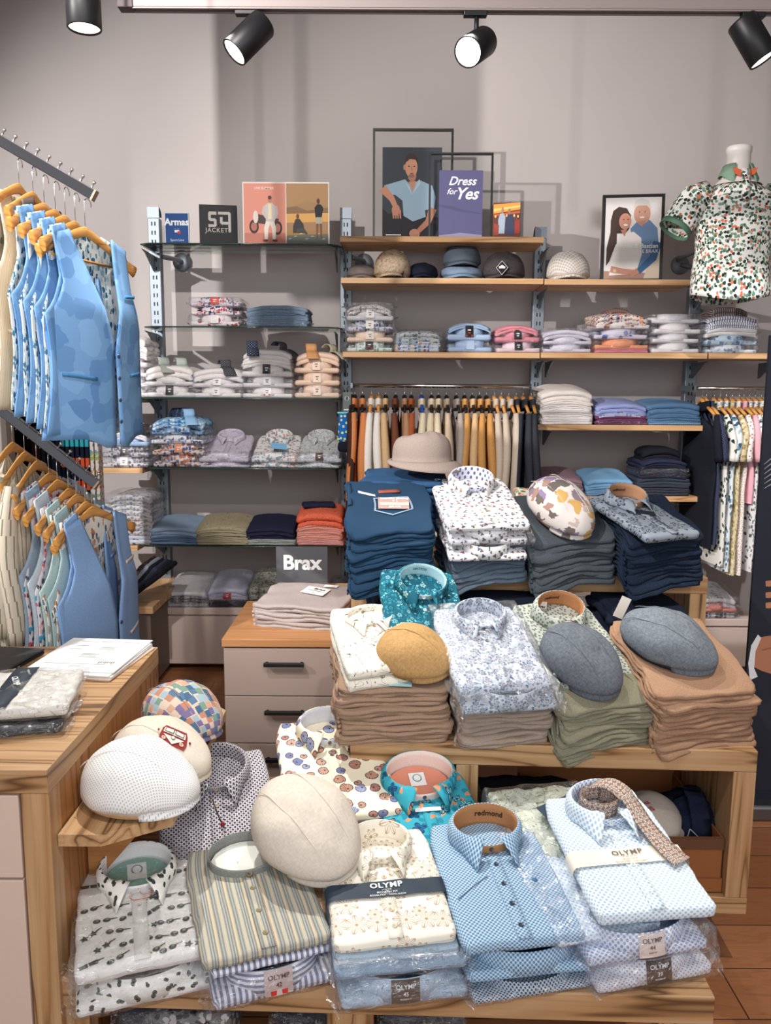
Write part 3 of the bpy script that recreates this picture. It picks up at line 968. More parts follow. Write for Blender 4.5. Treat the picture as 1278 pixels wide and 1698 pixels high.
a = MB(); a.M = Matrix.Rotation(pi/2, 4, 'X'); a.lathe([(0, .014), (.052, .014), (.056, .004), (.056, 0)], 24); a.M = None; a.tube([(0, -.01, 0), (.10, -.03, -.02)], .014, 8)
a.build('disc', [STEEL], T)

def bracket(parent, x, z):
    b = MB()
    b.M = Matrix.Translation((x - .003, 0, z)) @ Matrix(((0, 0, 1, 0), (1, 0, 0, 0), (0, 1, 0, 0), (0, 0, 0, 1)))
    b.prism([(YP - .03, -.012), (YP - .03, -.10), (YP - .05, -.10), (YF + .12, -.022), (YF + .06, -.012)], 0, .006)
    b.build('bracket', [STEEL], parent)
def shelf(kind, px0, px1, py, label, group, posts, ydepth=None):
    p0 = W(px0, py, YF); p1 = W(px1, py, YF)
    z = (W((px0 + px1)/2, py, YF)).z
    T = thing(kind + '_shelf', label, 'shelf', (0, 0, 0), 0, group)
    y1 = YP - .035
    if kind == 'glass':
        b = MB()
        c = .05
        b.prism([(p0.x, YF + .03), (p0.x + c, YF), (p1.x - c*1.6, YF), (p1.x, YF + .09), (p1.x, y1), (p0.x, y1)], z - .009, z)
        b.build('glass_pane', [GLASS, ], T, bevel=.001)
        e = MB(); e.tube([(p0.x - .001, y1, z - .0045), (p0.x - .001, YF + .028, z - .0045), (p0.x + c, YF - .001, z - .0045), (p1.x - c*1.6, YF - .001, z - .0045), (p1.x - .025, YF + .03, z - .0045), (p1.x, YF + .09, z - .0045), (p1.x, y1, z - .0045)], .0042, 6)
        e.build('green_glass_edge', [plain('#2d4a44', .15, 0, .6)], T)
    else:
        MB().box(p0.x, p1.x, YF, y1, z - .030, z).build('board', [SHELFW], T, bevel=.002)
    for x in posts: bracket(T, x, z - (.009 if kind == 'glass' else .03))
    return z
GG = 'glass wall shelves'; GW = 'wooden wall shelves'
gp = (PX[0], PX[1] - .05)
zG = {}
for k, (a, b, py, lab) in enumerate([(231, 566, 403, 'topmost glass shelf, holding the signs and posters'), (238, 566, 541, 'second glass shelf with one shirt pile and folded sweaters'),
        (232, 570, 660, 'third glass shelf loaded with white and peach shirt packs'), (238, 566, 776, 'fourth glass shelf with grey patterned shirts'), (230, 574, 905, 'lowest glass shelf with folded polos above the sign')]):
    zG[k+1] = shelf('glass', a, b, py, lab, GG, gp)
wp = (PX[1], PX[2])
zW1 = shelf('wood', 563, 902, 392, 'topmost wooden shelf, carrying the two tall frames', GW, wp)
zW2 = shelf('wood', 565, 901, 461, 'wooden shelf with the row of flat caps', GW, wp)
zW3 = shelf('wood', 568, 895, 584, 'wooden shelf of shirt packs above the coat rail', GW, wp)
zR2 = shelf('wood', 903, 1147, 463, 'wooden shelf under the framed couple poster', GW, (PX[3],))
zR3 = shelf('wood', 897, 1173, 585, 'wooden shelf with orange and white packs right of the coats', GW, (PX[2] + .05, PX[3]))
zR4 = shelf('wood', 1176, 1330, 586, 'wooden shelf end below the floral polo torso', GW, (W(1300, 600, YF).x,))
zP1 = shelf('wood', 891, 1167, 705, 'wooden shelf of white, purple and blue folded polos', GW, (PX[2] + .05, PX[3]))
zP2 = shelf('wood', 893, 1158, 823, 'lowest wooden shelf with mauve, sky blue and black piles', GW, (PX[2] + .05, PX[3]))
zL3 = shelf('wood', 150, 229, 659, 'short wooden shelf left of the third glass shelf', GW, ())
zL4 = shelf('wood', 150, 236, 776, 'short wooden shelf left of the fourth glass shelf', GW, ())
zL5 = shelf('wood', 150, 228, 905, 'short wooden shelf left of the lowest glass shelf, behind the waistcoats', GW, ())

# white cupboards along the bottom of the wall
CREAM = plain('#d9c6bc', .55, .02)
def cupboard(px0, px1, py, label):
    p0 = W(px0, py, YF); p1 = W(px1, py, YF)
    T = thing('base_cupboard', label, 'cupboard', (0, 0, 0), 0, 'cream base cupboards')
    MB().box(p0.x, p1.x, YF + .02, YW - .02, .03, p0.z - .045).build('body', [CREAM], T, bevel=.002)
    MB().box(p0.x - .004, p1.x + .004, YF, YW - .02, p0.z - .04, p0.z).build('top', [CREAM], T, bevel=.003)
    MB().box(p0.x + .01, p1.x - .01, YF + .004, YF + .02, .04, p0.z - .05).build('door', [CREAM], T, bevel=.002)
    return p0.z
zC = cupboard(261, 452, 1008, 'cream base cupboard left of the grey drawer cabinet')
cupboard(640, 1130, 1014, 'cream base cupboard behind the stepped table')
zC2 = cupboard(1166, 1262, 1027, 'cream base cupboard at right below the short-sleeve shirts')
p = W(262, 1000, 4.3)
T = thing('side_cabinet', 'low wooden cabinet between the waistcoats and the cream cupboard', 'cabinet')
MB().box(p.x - .5, p.x, 4.2, 4.9, W(250, 1006, 4.2).z - .04, W(250, 1006, 4.2).z - .0).build('wooden_top', [SHELFW], T, bevel=.002)
MB().box(p.x - .49, p.x - .02, 4.22, 4.9, .03, W(250, 1006, 4.2).z - .042).build('body', [plain('#7d6f66', .6, .03)], T, bevel=.002)
zSC = W(250, 1006, 4.2).z

# ------------------------------------------------------------------ drawer cabinet
TAUPE = plain('#a8958b', .5, .02)
a = WZ(367, 1060, .75); b_ = WZ(583, 1062, .75)
T = thing('drawer_cabinet', 'taupe drawer cabinet with wooden top and black bar handles', 'cabinet', (a.x, a.y, 0))
cw = b_.x - a.x
MB().box(-.0, cw, 0, .53, .722, .75).build('wooden_top', [wood('#c08a5c', '#b07a4c', '#8a5834', 'x')], T, bevel=.002)
MB().box(.006, cw - .004, .02, .52, .04, .718).build('carcass', [TAUPE], T, bevel=.002)
for k in range(4):
    z1 = .716 - k*.176
    z0 = max(.05, z1 - .172)
    d = MB().box(.006, cw - .006, .004, .02, z0, z1).build('drawer_front', [TAUPE], T, bevel=.0015)
    h = MB(); zc = z1 - .052
    h.box(.148, .288, -.024, -.010, zc - .007, zc + .007); h.box(.152, .162, -.012, .004, zc - .005, zc + .005); h.box(.274, .284, -.012, .004, zc - .005, zc + .005)
    h.build('handle', [BLACK], d, bevel=.002)
q = WZ(455, 993, .75)
T = thing('sign_plinth', 'small wooden block under the dark brand sign', 'block', (0, 0, 0))
MB().box(q.x, q.x + .42, q.y, q.y + .14, .752, .785).build('block', [SHELFW], T, bevel=.002)

# ------------------------------------------------------------------ stepped table
def step(name, label, L, Rr, z, depth, th, legs, leg_z0, back=True, rail=False):
    dx = Rr - L; ang = atan2(dx.y, dx.x); wid = sqrt(dx.x**2 + dx.y**2)
    T = thing(name, label, 'table', (L.x, L.y, 0), ang)
    MB().box(0, wid, 0, depth, z - th, z).build('tabletop', [WX], T, bevel=.003)
    for x in legs(wid):
        MB().box(x, x + th, .001, depth, leg_z0, z - th - .0005).build('side_panel', [WZd], T, bevel=.002)
    if rail:
        MB().box(0, wid, .001, .4, leg_z0 - .05, leg_z0).build('bottom_board', [WX], T, bevel=.002)
    if back:
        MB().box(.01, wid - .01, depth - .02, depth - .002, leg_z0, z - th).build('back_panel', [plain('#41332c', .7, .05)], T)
    return T, wid, ang
M0 = WZ(580, 1229, .63); M1 = WZ(1257, 1246, .63)
T0 = WZ(582, 947, .98); T1 = WZ(1174, 958, .98)
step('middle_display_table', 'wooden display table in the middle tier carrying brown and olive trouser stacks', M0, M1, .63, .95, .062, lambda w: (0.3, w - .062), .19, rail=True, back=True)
step('upper_display_table', 'upper wooden display table carrying the jeans stacks', T0, T1, .98, .50, .058, lambda w: (0, w - .058), .632, back=False)
B0 = WZ(57, 1622, .35); B1 = WZ(1186, 1654, .35)
dx = B1 - B0; ang = atan2(dx.y, dx.x); wid = sqrt(dx.x**2 + dx.y**2)
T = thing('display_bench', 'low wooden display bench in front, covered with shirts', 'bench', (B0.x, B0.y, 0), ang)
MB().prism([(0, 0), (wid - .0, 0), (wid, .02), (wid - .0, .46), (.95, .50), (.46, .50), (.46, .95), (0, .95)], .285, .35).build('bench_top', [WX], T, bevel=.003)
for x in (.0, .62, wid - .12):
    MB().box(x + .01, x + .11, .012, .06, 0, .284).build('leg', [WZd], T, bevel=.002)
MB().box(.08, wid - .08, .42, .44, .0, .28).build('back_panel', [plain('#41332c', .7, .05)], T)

# storage box under the middle tier
q = WZ(1010, 1500, .195)
bx = thing('cardboard_box', 'brown open storage box under the middle display table', 'box', (0, 0, 0))
KR = plain('#9a623c', .6, .06); KRi = plain('#6b4a35', .7, .05)
xr = M1.x - .066; xl = xr - .52; y0 = M1.y + .03
bb = MB()
zt = W(1200, 1389, y0).z
bb.box(xl, xr, y0, y0 + .006, .2, zt).box(xl, xr, y0 + .40, y0 + .406, .2, zt + .05).box(xl, xl + .006, y0 + .006, y0 + .4, .2, zt).box(xr - .006, xr, y0 + .006, y0 + .4, .2, zt).box(xl, xr, y0, y0 + .4, .195, .2)
bb.build('box_body', [KR], bx, bevel=.001)
MB().box(xl - .002, xr + .002, y0 - .004, y0, zt - .035, zt).build('folded_rim', [KRi], bx)
MB().box(xl - .002, xr + .002, y0 - .006, y0, .195, .235).build('lower_flap', [KR], bx)

# ------------------------------------------------------------------ counter
ZC = .834
A = WZ(76, 1277, ZC); Bk = WZ(262, 1073, ZC)
T = thing('sales_counter', 'wooden sales counter with cream drawer fronts at left', 'counter', (0, 0, 0))
xr = (A.x + Bk.x)/2
MB().box(-1.8, xr, A.y, Bk.y, ZC - .052, ZC).build('worktop', [WX], T, bevel=.002)
MB().box(xr, xr + .0012, A.y, Bk.y, ZC - .052, ZC).build('edge_band', [WY], T)
MB().box(xr - .058, xr, A.y + .002, A.y + .06, .0, ZC - .053).build('corner_post', [WZd], T, bevel=.002)
MB().box(xr - .02, xr - .001, A.y + .06, Bk.y, .0, ZC - .053).build('side_panel', [wood('#b07a48', '#9a6638', '#5a3820', 'z')], T)
for (z0, z1) in ((.02, .586), (.592, ZC - .058)):
    MB().box(-1.5, xr - .064, A.y + .004, A.y + .03, z0, z1).build('drawer_front', [plain('#d8bfb0', .5, .02)], T, bevel=.002)
ZS = .676
S0 = WZ(85, 1383, ZS)
T2 = thing('side_shelf', 'small wooden side shelf with cut corners on the counter flank', 'shelf', (0, 0, 0))
x0 = xr + .002; x1 = WZ(290, 1345, ZS).x
yf = WZ(150, 1384, ZS).y; yb = WZ(380, 1165, ZS).y
MB().prism([(x0, yf), (x0 + .09, yf), (x1, yf + .085), (x1, yb - .06), (x1 - .05, yb), (x0, yb)], ZS - .028, ZS).build('board', [wood(grain='y')], T2, bevel=.0015)
br = MB()
br.M = Matrix(((0, 1, 0, 0), (1, 0, 0, 0), (0, 0, 1, 0), (0, 0, 0, 1)))
b2 = MB(); b2.M = Matrix.Translation((x0, yf + .16, ZS - .029)) @ Matrix(((1, 0, 0, 0), (0, 0, 1, 0), (0, 1, 0, 0), (0, 0, 0, 1)))
b2.prism([(0, 0), (.17, 0), (0, -.20)], 0, .02); b2.build('gusset', [wood('#b07a48', '#9a6638', '#5a3820', 'x')], T2)
# ------------------------------------------------------------------ piles on the wall shelves
LASTZ = [0]
TOPS = {'small pile on the second glass shelf': 493, 'grey blue sweater pile on the second glass shelf': 505, 'tall white pile behind the blue waistcoats': 556, 'white pile with the grey patterned tie': 606,
 'white pile with the black dotted tie': 610, 'white pile under the two dark ties': 578, 'peach pile at the right of the third glass shelf': 583, 'pile beside the blue topped pile': 706,
 'tall blue topped pile on the fourth glass shelf': 692, 'film wrapped pile left of the lowest glass shelf': 818, 'denim blue pile on the lowest glass shelf': 868, 'olive pile on the lowest glass shelf': 866,
 'navy pile on the lowest glass shelf': 868, 'coral and pink pile on the lowest glass shelf': 846, 'pile at the left of the cream cupboard': 974, 'middle pile on the cream cupboard': 968, 'pile beside the dark brand sign': 966,
 'five high pile above the orange coats': 503, 'mosaic patterned pile above the coat rail': 545, 'pale blue pile above the coat rail': 534, 'rose pile above the coat rail': 538, 'lilac white pile beside the rose pile': 546,
 'orange pile under the framed couple poster': 508, 'white pile right of the orange pile': 521, 'striped pile below the polo torso': 506, 'white polo pile right of the dark coats': 640, 'lavender and plum polo pile': 664,
 'blue melange pile at the end of the polo shelf': 664, 'mauve pile on the lowest wooden shelf': 786, 'sky blue pile on the lowest wooden shelf': 788, 'dark pile on the lowest wooden shelf': 742, 'pile on the right cream cupboard': 985}
def wpile(px0, px1, z, items, where, d=.29, Y=None, rz=0, jit=.008, group=None):
    if where in TOPS:
        hh = W((px0 + px1)/2, TOPS[where], (Y or YF) + .02).z - z
        sc = hh/sum(it[1] for it in items)
        items = [(a, h*sc, c, e) for a, h, c, e in items]
    # lean of a soft top layer raises its back edge
    Y = Y or YF + .012
    yy = Y + d/2
    k = W(640, 640, Y).y
    X0 = W(px0, 640, Y).x; X1 = W(px1, 640, Y).x
    # horizontal scale does not change along a level line; use the shelf level
    w = (X1 - X0)
    LASTZ[0] = z + pile(((X0 + X1)/2, yy, z + .0015), items, where, w, d, rz, jit, group)
    return LASTZ[0]
WH = fabric('#efe9e6', .05); WH2 = fabric('#e9e4e4', .06); DK = fabric('#2a2b32', .2)
PEACH = fabric('#f3d6c0', .06); LIL = fabric('#dcd6e0', .05)
def pk(h, desc, mat, lining=None, **k):
    return ('pack', h, desc, dict(mat=mat, lining=lining or mat, **k))
def kn(h, desc, mat, **k):
    return ('knit', h, desc, dict(mat=mat, **k))
RED1 = busy('#e9e0e2', ['#2f3f72', '#b4424a', '#56658c', '#d8888a'], 75, .6)
g = zG
# second glass shelf
wpile(318, 400, g[2], [pk(.055, 'white shirt pack with red pattern tag', busy('#efe4e4', ['#a83f40', '#d9c0b8'], 40, .25), tagc='#efe8e4'),
      pk(.04, 'blue and red patterned shirt', RED1, bag=False), pk(.045, 'multicoloured patterned shirt with red card', busy('#e6dfe6', ['#334a80', '#b8424a', '#7a86a8', '#e5a08a'], 75, .6), tagc='#d8503e', lining=flat('#e8862c'))],
      'small pile on the second glass shelf', d=.27)
wpile(408, 512, g[2], [kn(.03, 'steel blue sweater', fabric('#8297ad', .12, 300), bag=True), kn(.03, 'steel blue sweater', fabric('#8398ae', .12, 300)), kn(.035, 'steel blue sweater', fabric('#7f94ab', .12, 300)), kn(.045, 'steel blue sweater', fabric('#8499b0', .12, 300))],
      'grey blue sweater pile on the second glass shelf', d=.28)
# third
wpile(186, 246, zL3, [pk(.055, 'white shirt pack', WH), pk(.055, 'white shirt pack', WH2), pk(.05, 'white shirt pack', WH), pk(.06, 'white shirt pack', WH2), kn(.05, 'loosely folded white shirt', WH, cat='shirt', name='folded_shirt', wav=.006), kn(.06, 'loosely folded white shirt', WH2, cat='shirt', name='folded_shirt', wav=.007)],
      'tall white pile behind the blue waistcoats')
def tie_roll(label, px, py, Y, mat, rz=0, tilt=-.5):
    P = W(px, py, Y)
    P.z = LASTZ[0] - .006
    T = thing('rolled_tie', label, 'tie', P, rz)
    b = MB()
    def fn(a, v):
        th = a*4.2
        if a < .55: return (-.03 + .06*v, .035*cos(a/.55*pi*1.25 + .3) , .025 + .028*sin(a/.55*pi*1.25 + .3))
        q = (a - .55)/.45
        return (-.03*(1 + .15*q) + .06*v*(1 + .15*q), -.035 - .09*q, .012 - .045*q + .012*sin(q*pi))
    b.grid(fn, 26, 3, lambda a, v: (v*.06, a*.25)); b.build('tie_cloth', [mat], T, solid=.004)
wpile(240, 322, g[3], [pk(.055, 'white shirt pack with black size label', WH, tagc='#16161a'), pk(.045, 'white shirt pack', WH2), kn(.05, 'white shirt under a grey tie', WH, cat='shirt', name='folded_shirt')], 'white pile with the grey patterned tie')
tie_roll('grey patterned tie lying on white shirts at left', 270, 618, 4.66, dots('#b9bfba', '#7d867f', .008), rz=.5)
tie_roll('pale mint tie lying on white shirts at left', 299, 612, 4.7, fabric('#c2cfc4', .1), rz=.5)
wpile(318, 402, g[3], [pk(.052, 'white shirt pack with small printed label', WH, tagc='#f0ecea', tw='#333333'), pk(.05, 'white shirt pack with small printed label', WH2, tagc='#f0ecea', tw='#333333'), kn(.05, 'white shirt under a black dotted tie', WH2, cat='shirt', name='folded_shirt')], 'white pile with the black dotted tie')
tie_roll('black dotted tie draped over white shirts', 372, 604, 4.66, dots('#3c3d44', '#86868e', .01), rz=.45)
wpile(400, 484, g[3], [pk(.05, 'white shirt pack with printed red sticker', WH, tagc='#f2eeee', tw='#222222', red=1), pk(.052, 'white shirt pack with printed collar label', WH2, tagc='#f2eeee', tw='#222222'), pk(.06, 'white shirt pack with black size label', WH, tagc='#16161a'), kn(.03, 'white folded shirt with button', WH, cat='shirt', name='folded_shirt'), kn(.045, 'white folded shirt with a dark tie', WH2, cat='shirt', name='folded_shirt')], 'white pile under the two dark ties')
tie_roll('navy dotted tie rolled on the white pile', 418, 574, 4.66, dots('#2b3144', '#8a93ad', .012), rz=.2)
tie_roll('charcoal tie lying across the white pile', 462, 572, 4.72, fabric('#55575c', .15), rz=1.0)
wpile(487, 562, g[3], [pk(.058, 'peach shirt pack', PEACH, bag=True, tagc='#f6dfcd', tw='#8a6a58'), pk(.056, 'peach shirt pack', PEACH, bag=False, tagc='#f6dfcd', tw='#8a6a58'), pk(.058, 'peach shirt pack', PEACH, bag=False, tagc='#f6dfcd', tw='#8a6a58'), kn(.04, 'peach shirt with an orange tie', PEACH, cat='shirt', name='folded_shirt')], 'peach pile at the right of the third glass shelf')
tie_roll('orange tie rolled on the peach shirts', 515, 577, 4.66, fabric('#e0a872', .12), rz=.2)
tie_roll('sand patterned tie lying on the peach shirts', 546, 574, 4.70, dots('#c8c0ac', '#8e846c', .01), rz=.9)
# fourth
wpile(163, 242, zL4, [pk(.055, 'grey patterned shirt pack', busy('#d6d2d6', ['#8a8590', '#5c5864'], 60, .4), tagc='#e6e2de', tw='#555555'), pk(.06, 'black flowered shirt pack with black label', busy('#b8b6bc', ['#3a3a44', '#6a6874'], 60, .6), tagc='#18181c'), pk(.055, 'light blue shirt with black label', fabric('#9db6d6', .08), tagc='#18181c'), kn(.03, 'white textured shirt', dots('#e8e6ea', '#b9b8c2', .008), cat='shirt', name='folded_shirt'), kn(.025, 'black brown shirt', busy('#4c4444', ['#2a2628', '#6a5c58'], 70, .5), cat='shirt', name='folded_shirt')], 'pile beside the blue topped pile')
PAIS = busy('#cfc8c8', ['#3c5a86', '#c8703c', '#30405e', '#9a5a48'], 55, .7)
wpile(247, 336, g[4], [pk(.06, 'blue and orange paisley shirt pack', PAIS), pk(.055, 'orange paisley shirt pack', busy('#d8ccc6', ['#c0683c', '#40568a', '#8a4c40'], 55, .7), tagc='#d98a5c'), pk(.045, 'white and navy shirt pack', busy('#e8e6ea', ['#3a4c74', '#8494b0'], 60, .4)), pk(.05, 'blue flowered shirt pack', busy('#7ea8ce', ['#2e62a0', '#c8dcec', '#2a4870'], 55, .7)), kn(.035, 'sky blue printed shirt with blue card', busy('#8fc0e2', ['#3f7ab4', '#dcecf6'], 55, .6), cat='shirt', name='folded_shirt')], 'tall blue topped pile on the fourth glass shelf', d=.3)
pp = W(300, 676, 4.7)
MBx = MB(); MBx.lathe([(.0, .05), (.05, .048), (.075, .02), (.08, 0)], 20, sy=.8)
t = thing('rolled_shirt', 'dark navy rolled shirt collar on top of the blue pile', 'shirt', (pp.x, pp.y, LASTZ[0] + .002)); MBx.build('body', [busy('#2c3850', ['#18202e', '#4c5c78'], 60, .5)], t)
tie_roll('light blue paper card tilted on the blue pile', 312, 692, 4.62, flat('#9cc8ec'), rz=.4)
def open_shirt_pile(px0, px1, z, mat, desc, where, tagc=None, lining=None, Y=None, low=None):
    wpile(px0, px1, z, [pk(.03, 'white and grey shirt pack', low or mat), pk(.055, desc + ' pack with its collar band in front', mat, tagc=tagc, lining=lining)], where, d=.3)
    Y = Y or YF + .02
    w = W(px1, 640, Y).x - W(px0, 640, Y).x
    cx = (W(px1, 640, Y).x + W(px0, 640, Y).x)/2
    dress_shirt(desc + ' lying open with collar at the back, on top of ' + where, (cx, Y + .17, z + .088), rot=(.34, 0, 0), w=w*.95, d=.33, t=.03, mat=mat, lining=mat, nb=2, collar=dict(rx=.07, ry=.045, hb=.05, hf=.03), seed=int(px0))
open_shirt_pile(326, 410, g[4], scrolls('#cfc6d2', '#8a8294', None, 60, .08), 'lilac grey patterned shirt', 'pile below the black dotted tie')
open_shirt_pile(412, 494, g[4], busy('#e4e2e0', ['#a0a8a8', '#d89a80', '#8494a8'], 65, .45), 'white shirt with grey and peach flowers', 'middle pile of the fourth glass shelf')
pz = W(462, 740, 4.62); t = thing('paper_card', 'light blue paper card on the white flowered shirt', 'card', (pz.x, pz.y, pz.z), 0, rot=(.5, .1, .2)); MB().box(-.045, .045, -.03, .03, 0, .002).build('card', [flat('#86bce4')], t)
open_shirt_pile(490, 564, g[4], scrolls('#d4d6d8', '#4c5058', None, 60, .1), 'black and white leaf shirt', 'right pile of the fourth glass shelf', tagc='#4a2a28')
# fifth
wpile(168, 244, zL5, [kn(.045, 'white and blue shirt bundle in film', busy('#d8dce4', ['#44608e', '#8a94a8'], 50, .4), bag=True, cat='shirt', name='folded_shirt'), kn(.045, 'grey bundle in film', busy('#c4c2c6', ['#7c7c86', '#a88a84'], 55, .5), bag=True, cat='shirt', name='folded_shirt'), kn(.05, 'grey bundle in film', busy('#d2cfd0', ['#8c8c94', '#c89c90'], 55, .5), bag=True, cat='shirt', name='folded_shirt'), kn(.05, 'white bundle in film', busy('#e2dedc', ['#b2aeb0', '#9aa2ac'], 55, .5), bag=True, cat='shirt', name='folded_shirt'), kn(.045, 'grey bundle in film', busy('#b8b6b8', ['#7e8086', '#98948e'], 55, .5), bag=True, cat='shirt', name='folded_shirt')], 'film wrapped pile left of the lowest glass shelf')
wpile(236, 322, g[5], [kn(.028, 'dark edged denim blue jersey', denim('#5a6f8c', '#c8d4e0'), cat='shirt', name='folded_polo'), kn(.028, 'denim blue jersey', denim('#4f6480', '#d0dae4'), cat='shirt', name='folded_polo'), kn(.028, 'denim blue jersey', denim('#6c84a2', '#c8d4e0'), cat='shirt', name='folded_polo'), kn(.05, 'faded light denim jersey', denim('#8fa6be', '#c8d6e4'), cat='shirt', name='folded_polo', rot=(.12, 0, 0))], 'denim blue pile on the lowest glass shelf')
OLV = fabric('#a59a80', .1)
wpile(316, 408, g[5], [kn(.028, 'olive sweatshirt', OLV), kn(.028, 'olive sweatshirt', OLV), kn(.028, 'olive sweatshirt', OLV), kn(.028, 'olive sweatshirt', OLV), kn(.05, 'olive sweatshirt with dark script and white tag', scrolls('#a59a80', '#5e5846', None, 16, .03), rot=(.14, 0, 0))], 'olive pile on the lowest glass shelf')
NVY = fabric('#2b2c44', .2)
wpile(400, 487, g[5], [kn(.022, 'grey green sweater in film', fabric('#a9b0a8', .1), bag=True), kn(.022, 'grey green sweater', fabric('#a9b0a8', .1)), kn(.03, 'navy sweater', NVY), kn(.03, 'navy sweater', NVY), kn(.05, 'navy sweater', NVY, rot=(.14, 0, 0))], 'navy pile on the lowest glass shelf')
PNK = fabric('#e8a093', .08)
wpile(488, 569, g[5], [kn(.03, 'pink polo in film', PNK, bag=True, cat='shirt', name='folded_polo'), kn(.028, 'pink polo', PNK, cat='shirt', name='folded_polo'), kn(.03, 'pink polo', PNK, cat='shirt', name='folded_polo'), kn(.032, 'pink polo', PNK, cat='shirt', name='folded_polo'), kn(.032, 'pink polo', PNK, cat='shirt', name='folded_polo'), kn(.09, 'coral patterned polo', scrolls('#ee7658', '#d85a40', None, 40, .12), rot=(.1, 0, 0), layers=2, cat='shirt', name='folded_polo')], 'coral and pink pile on the lowest glass shelf')
pc = W(528, 832, 4.72); t = thing('folded_polo', 'dark navy collar of a polo on the coral pile', 'shirt', (pc.x, pc.y, LASTZ[0] + .002), .15); MB().pillow(.19, .10, .03, 0, 0, 0, 4, .003, nx=8, ny=5).build('body', [NVY], t)
# on the cream cupboard
wpile(258, 335, zC, [kn(.03, 'white grey patterned bundle in film', scrolls('#d6d2d4', '#6c6c74', None, 90, .15), bag=True, cat='shirt', name='folded_shirt'), kn(.035, 'dark speckled bundle in film', busy('#8c8688', ['#4c484c', '#c8c2c4'], 90, .6), bag=True, cat='shirt', name='folded_shirt'), kn(.05, 'white t-shirt with small dark print', WH2, bag=True, cat='shirt', name='folded_shirt', rot=(.15, 0, 0))], 'pile at the left of the cream cupboard', d=.33)
wpile(334, 402, zC, [kn(.045, 'dark navy bundle in film', fabric('#2a2838', .2), bag=True, cat='shirt', name='folded_shirt'), pk(.055, 'lilac speckled shirt pack with red label', dots('#c8c2d2', '#8c84a0', .01), tagc='#b8202c'), kn(.05, 'pale lavender shirt', fabric('#cfd0e2', .08), cat='shirt', name='folded_shirt', bag=True, rot=(.15, 0, 0))], 'middle pile on the cream cupboard', d=.33)
wpile(404, 462, zC, [pk(.06, 'olive leaf shirt pack with brown label', busy('#c4c6b8', ['#7c806c', '#54584c'], 60, .5), tagc='#4a2f2a'), kn(.05, 'grey green leaf shirt in film', busy('#c4c6b8', ['#8c907c', '#6c7060'], 60, .5), cat='shirt', name='folded_shirt', bag=True, rot=(.15, 0, 0))], 'pile beside the dark brand sign', d=.33)
wpile(541, 574, zC, [kn(.12, 'dark film wrapped bundle', busy('#5c5a5e', ['#d0ccca', '#2c2a2e'], 30, .3), bag=True, cat='shirt', name='folded_shirt')], 'spot right of the dark brand sign', d=.3)
# leaning folders left
for k in range(6):
    P = W(214 + k*4, 990, 4.28)
    t = thing('folded_trousers', 'dark folded garment leaning between waistcoats and lowest glass shelf, ' + ['first', 'second', 'third', 'fourth', 'fifth', 'last'][k] + ' from the left', 'trousers', (P.x - .03, 4.34, zSC + .015 + k*.004), 0, rot=(0, -.95 + k*.06, 0))
    MB().pillow(.24, .26, .028, .12, 0, 0, k, .003, nx=8, ny=6).build('body', [[busy('#4c4040', ['#2a2426', '#7a6864'], 60, .5), fabric('#9aa4b4', .1), fabric('#23242c', .2), fabric('#3a4456', .2), fabric('#26262e', .2), fabric('#1e2028', .2)][k]], t)

# middle bay, shirts above the rail
wpile(573, 650, zW3, [pk(.055, 'mint shirt pack with red and black label', busy('#dfe6e0', ['#a8c0b0', '#8aa898'], 60, .4), tagc='#202024', red=1), pk(.058, 'beige shirt pack', PEACH, tagc='#f0e2d2', tw='#777777'), pk(.06, 'navy paisley shirt pack', busy('#cfcfd6', ['#4a4c60', '#8486a0'], 60, .5), tagc='#ece6dc', tw='#777777'), pk(.06, 'silver grey shirt pack', dots('#dcdad8', '#b0aeb4', .008), tagc='#ece6dc', tw='#777777'), kn(.035, 'grey mottled shirt', busy('#d0cac8', ['#9c9698', '#7c7678'], 90, .5), cat='shirt', name='folded_shirt', bag=True)], 'five high pile above the orange coats')
MIX = busy('#c8ccd0', ['#3d5f94', '#7c8a72', '#c88a60', '#2a3c60', '#88a4b4'], 55, .75)
wpile(654, 730, zW3, [kn(.045, 'blue mosaic shirt in film', busy('#c8d0d8', ['#2f56a0', '#7a90b0', '#d8b890'], 55, .75), cat='shirt', name='folded_shirt', bag=True), kn(.045, 'multicoloured mosaic shirt in film', MIX, cat='shirt', name='folded_shirt', bag=True), kn(.05, 'grey green patterned shirt in film', busy('#b8bcbc', ['#7c8680', '#5a6064', '#98a0a0'], 60, .6), cat='shirt', name='folded_shirt', bag=True, rot=(.1, 0, 0))], 'mosaic patterned pile above the coat rail')
LB = fabric('#aec4e0', .06); PK = fabric('#e0909c', .08)
wpile(742, 815, zW3, [pk(.06, 'pale blue shirt pack', LB, tagc='#b8cce4', tw='#b8cce4'), pk(.075, 'pale blue shirt pack with black label', LB, bag=False, tagc='#16181c', red=1), kn(.02, 'light blue folded shirt', fabric('#a4bcd8', .06), cat='shirt', name='folded_shirt')], 'pale blue pile above the coat rail')
wpile(819, 893, zW3, [pk(.055, 'white pink shirt pack with black label', fabric('#e8d0d4', .06), tagc='#16181c'), pk(.065, 'rose shirt pack with black label', PK, tagc='#16181c'), kn(.03, 'rose folded shirt', PK, cat='shirt', name='folded_shirt')], 'rose pile above the coat rail')
wpile(898, 978, zR3, [pk(.05, 'lilac white shirt pack', LIL), pk(.048, 'lilac white shirt pack', LIL), kn(.045, 'lilac white shirt in film', LIL, cat='shirt', name='folded_shirt', bag=True)], 'lilac white pile beside the rose pile')
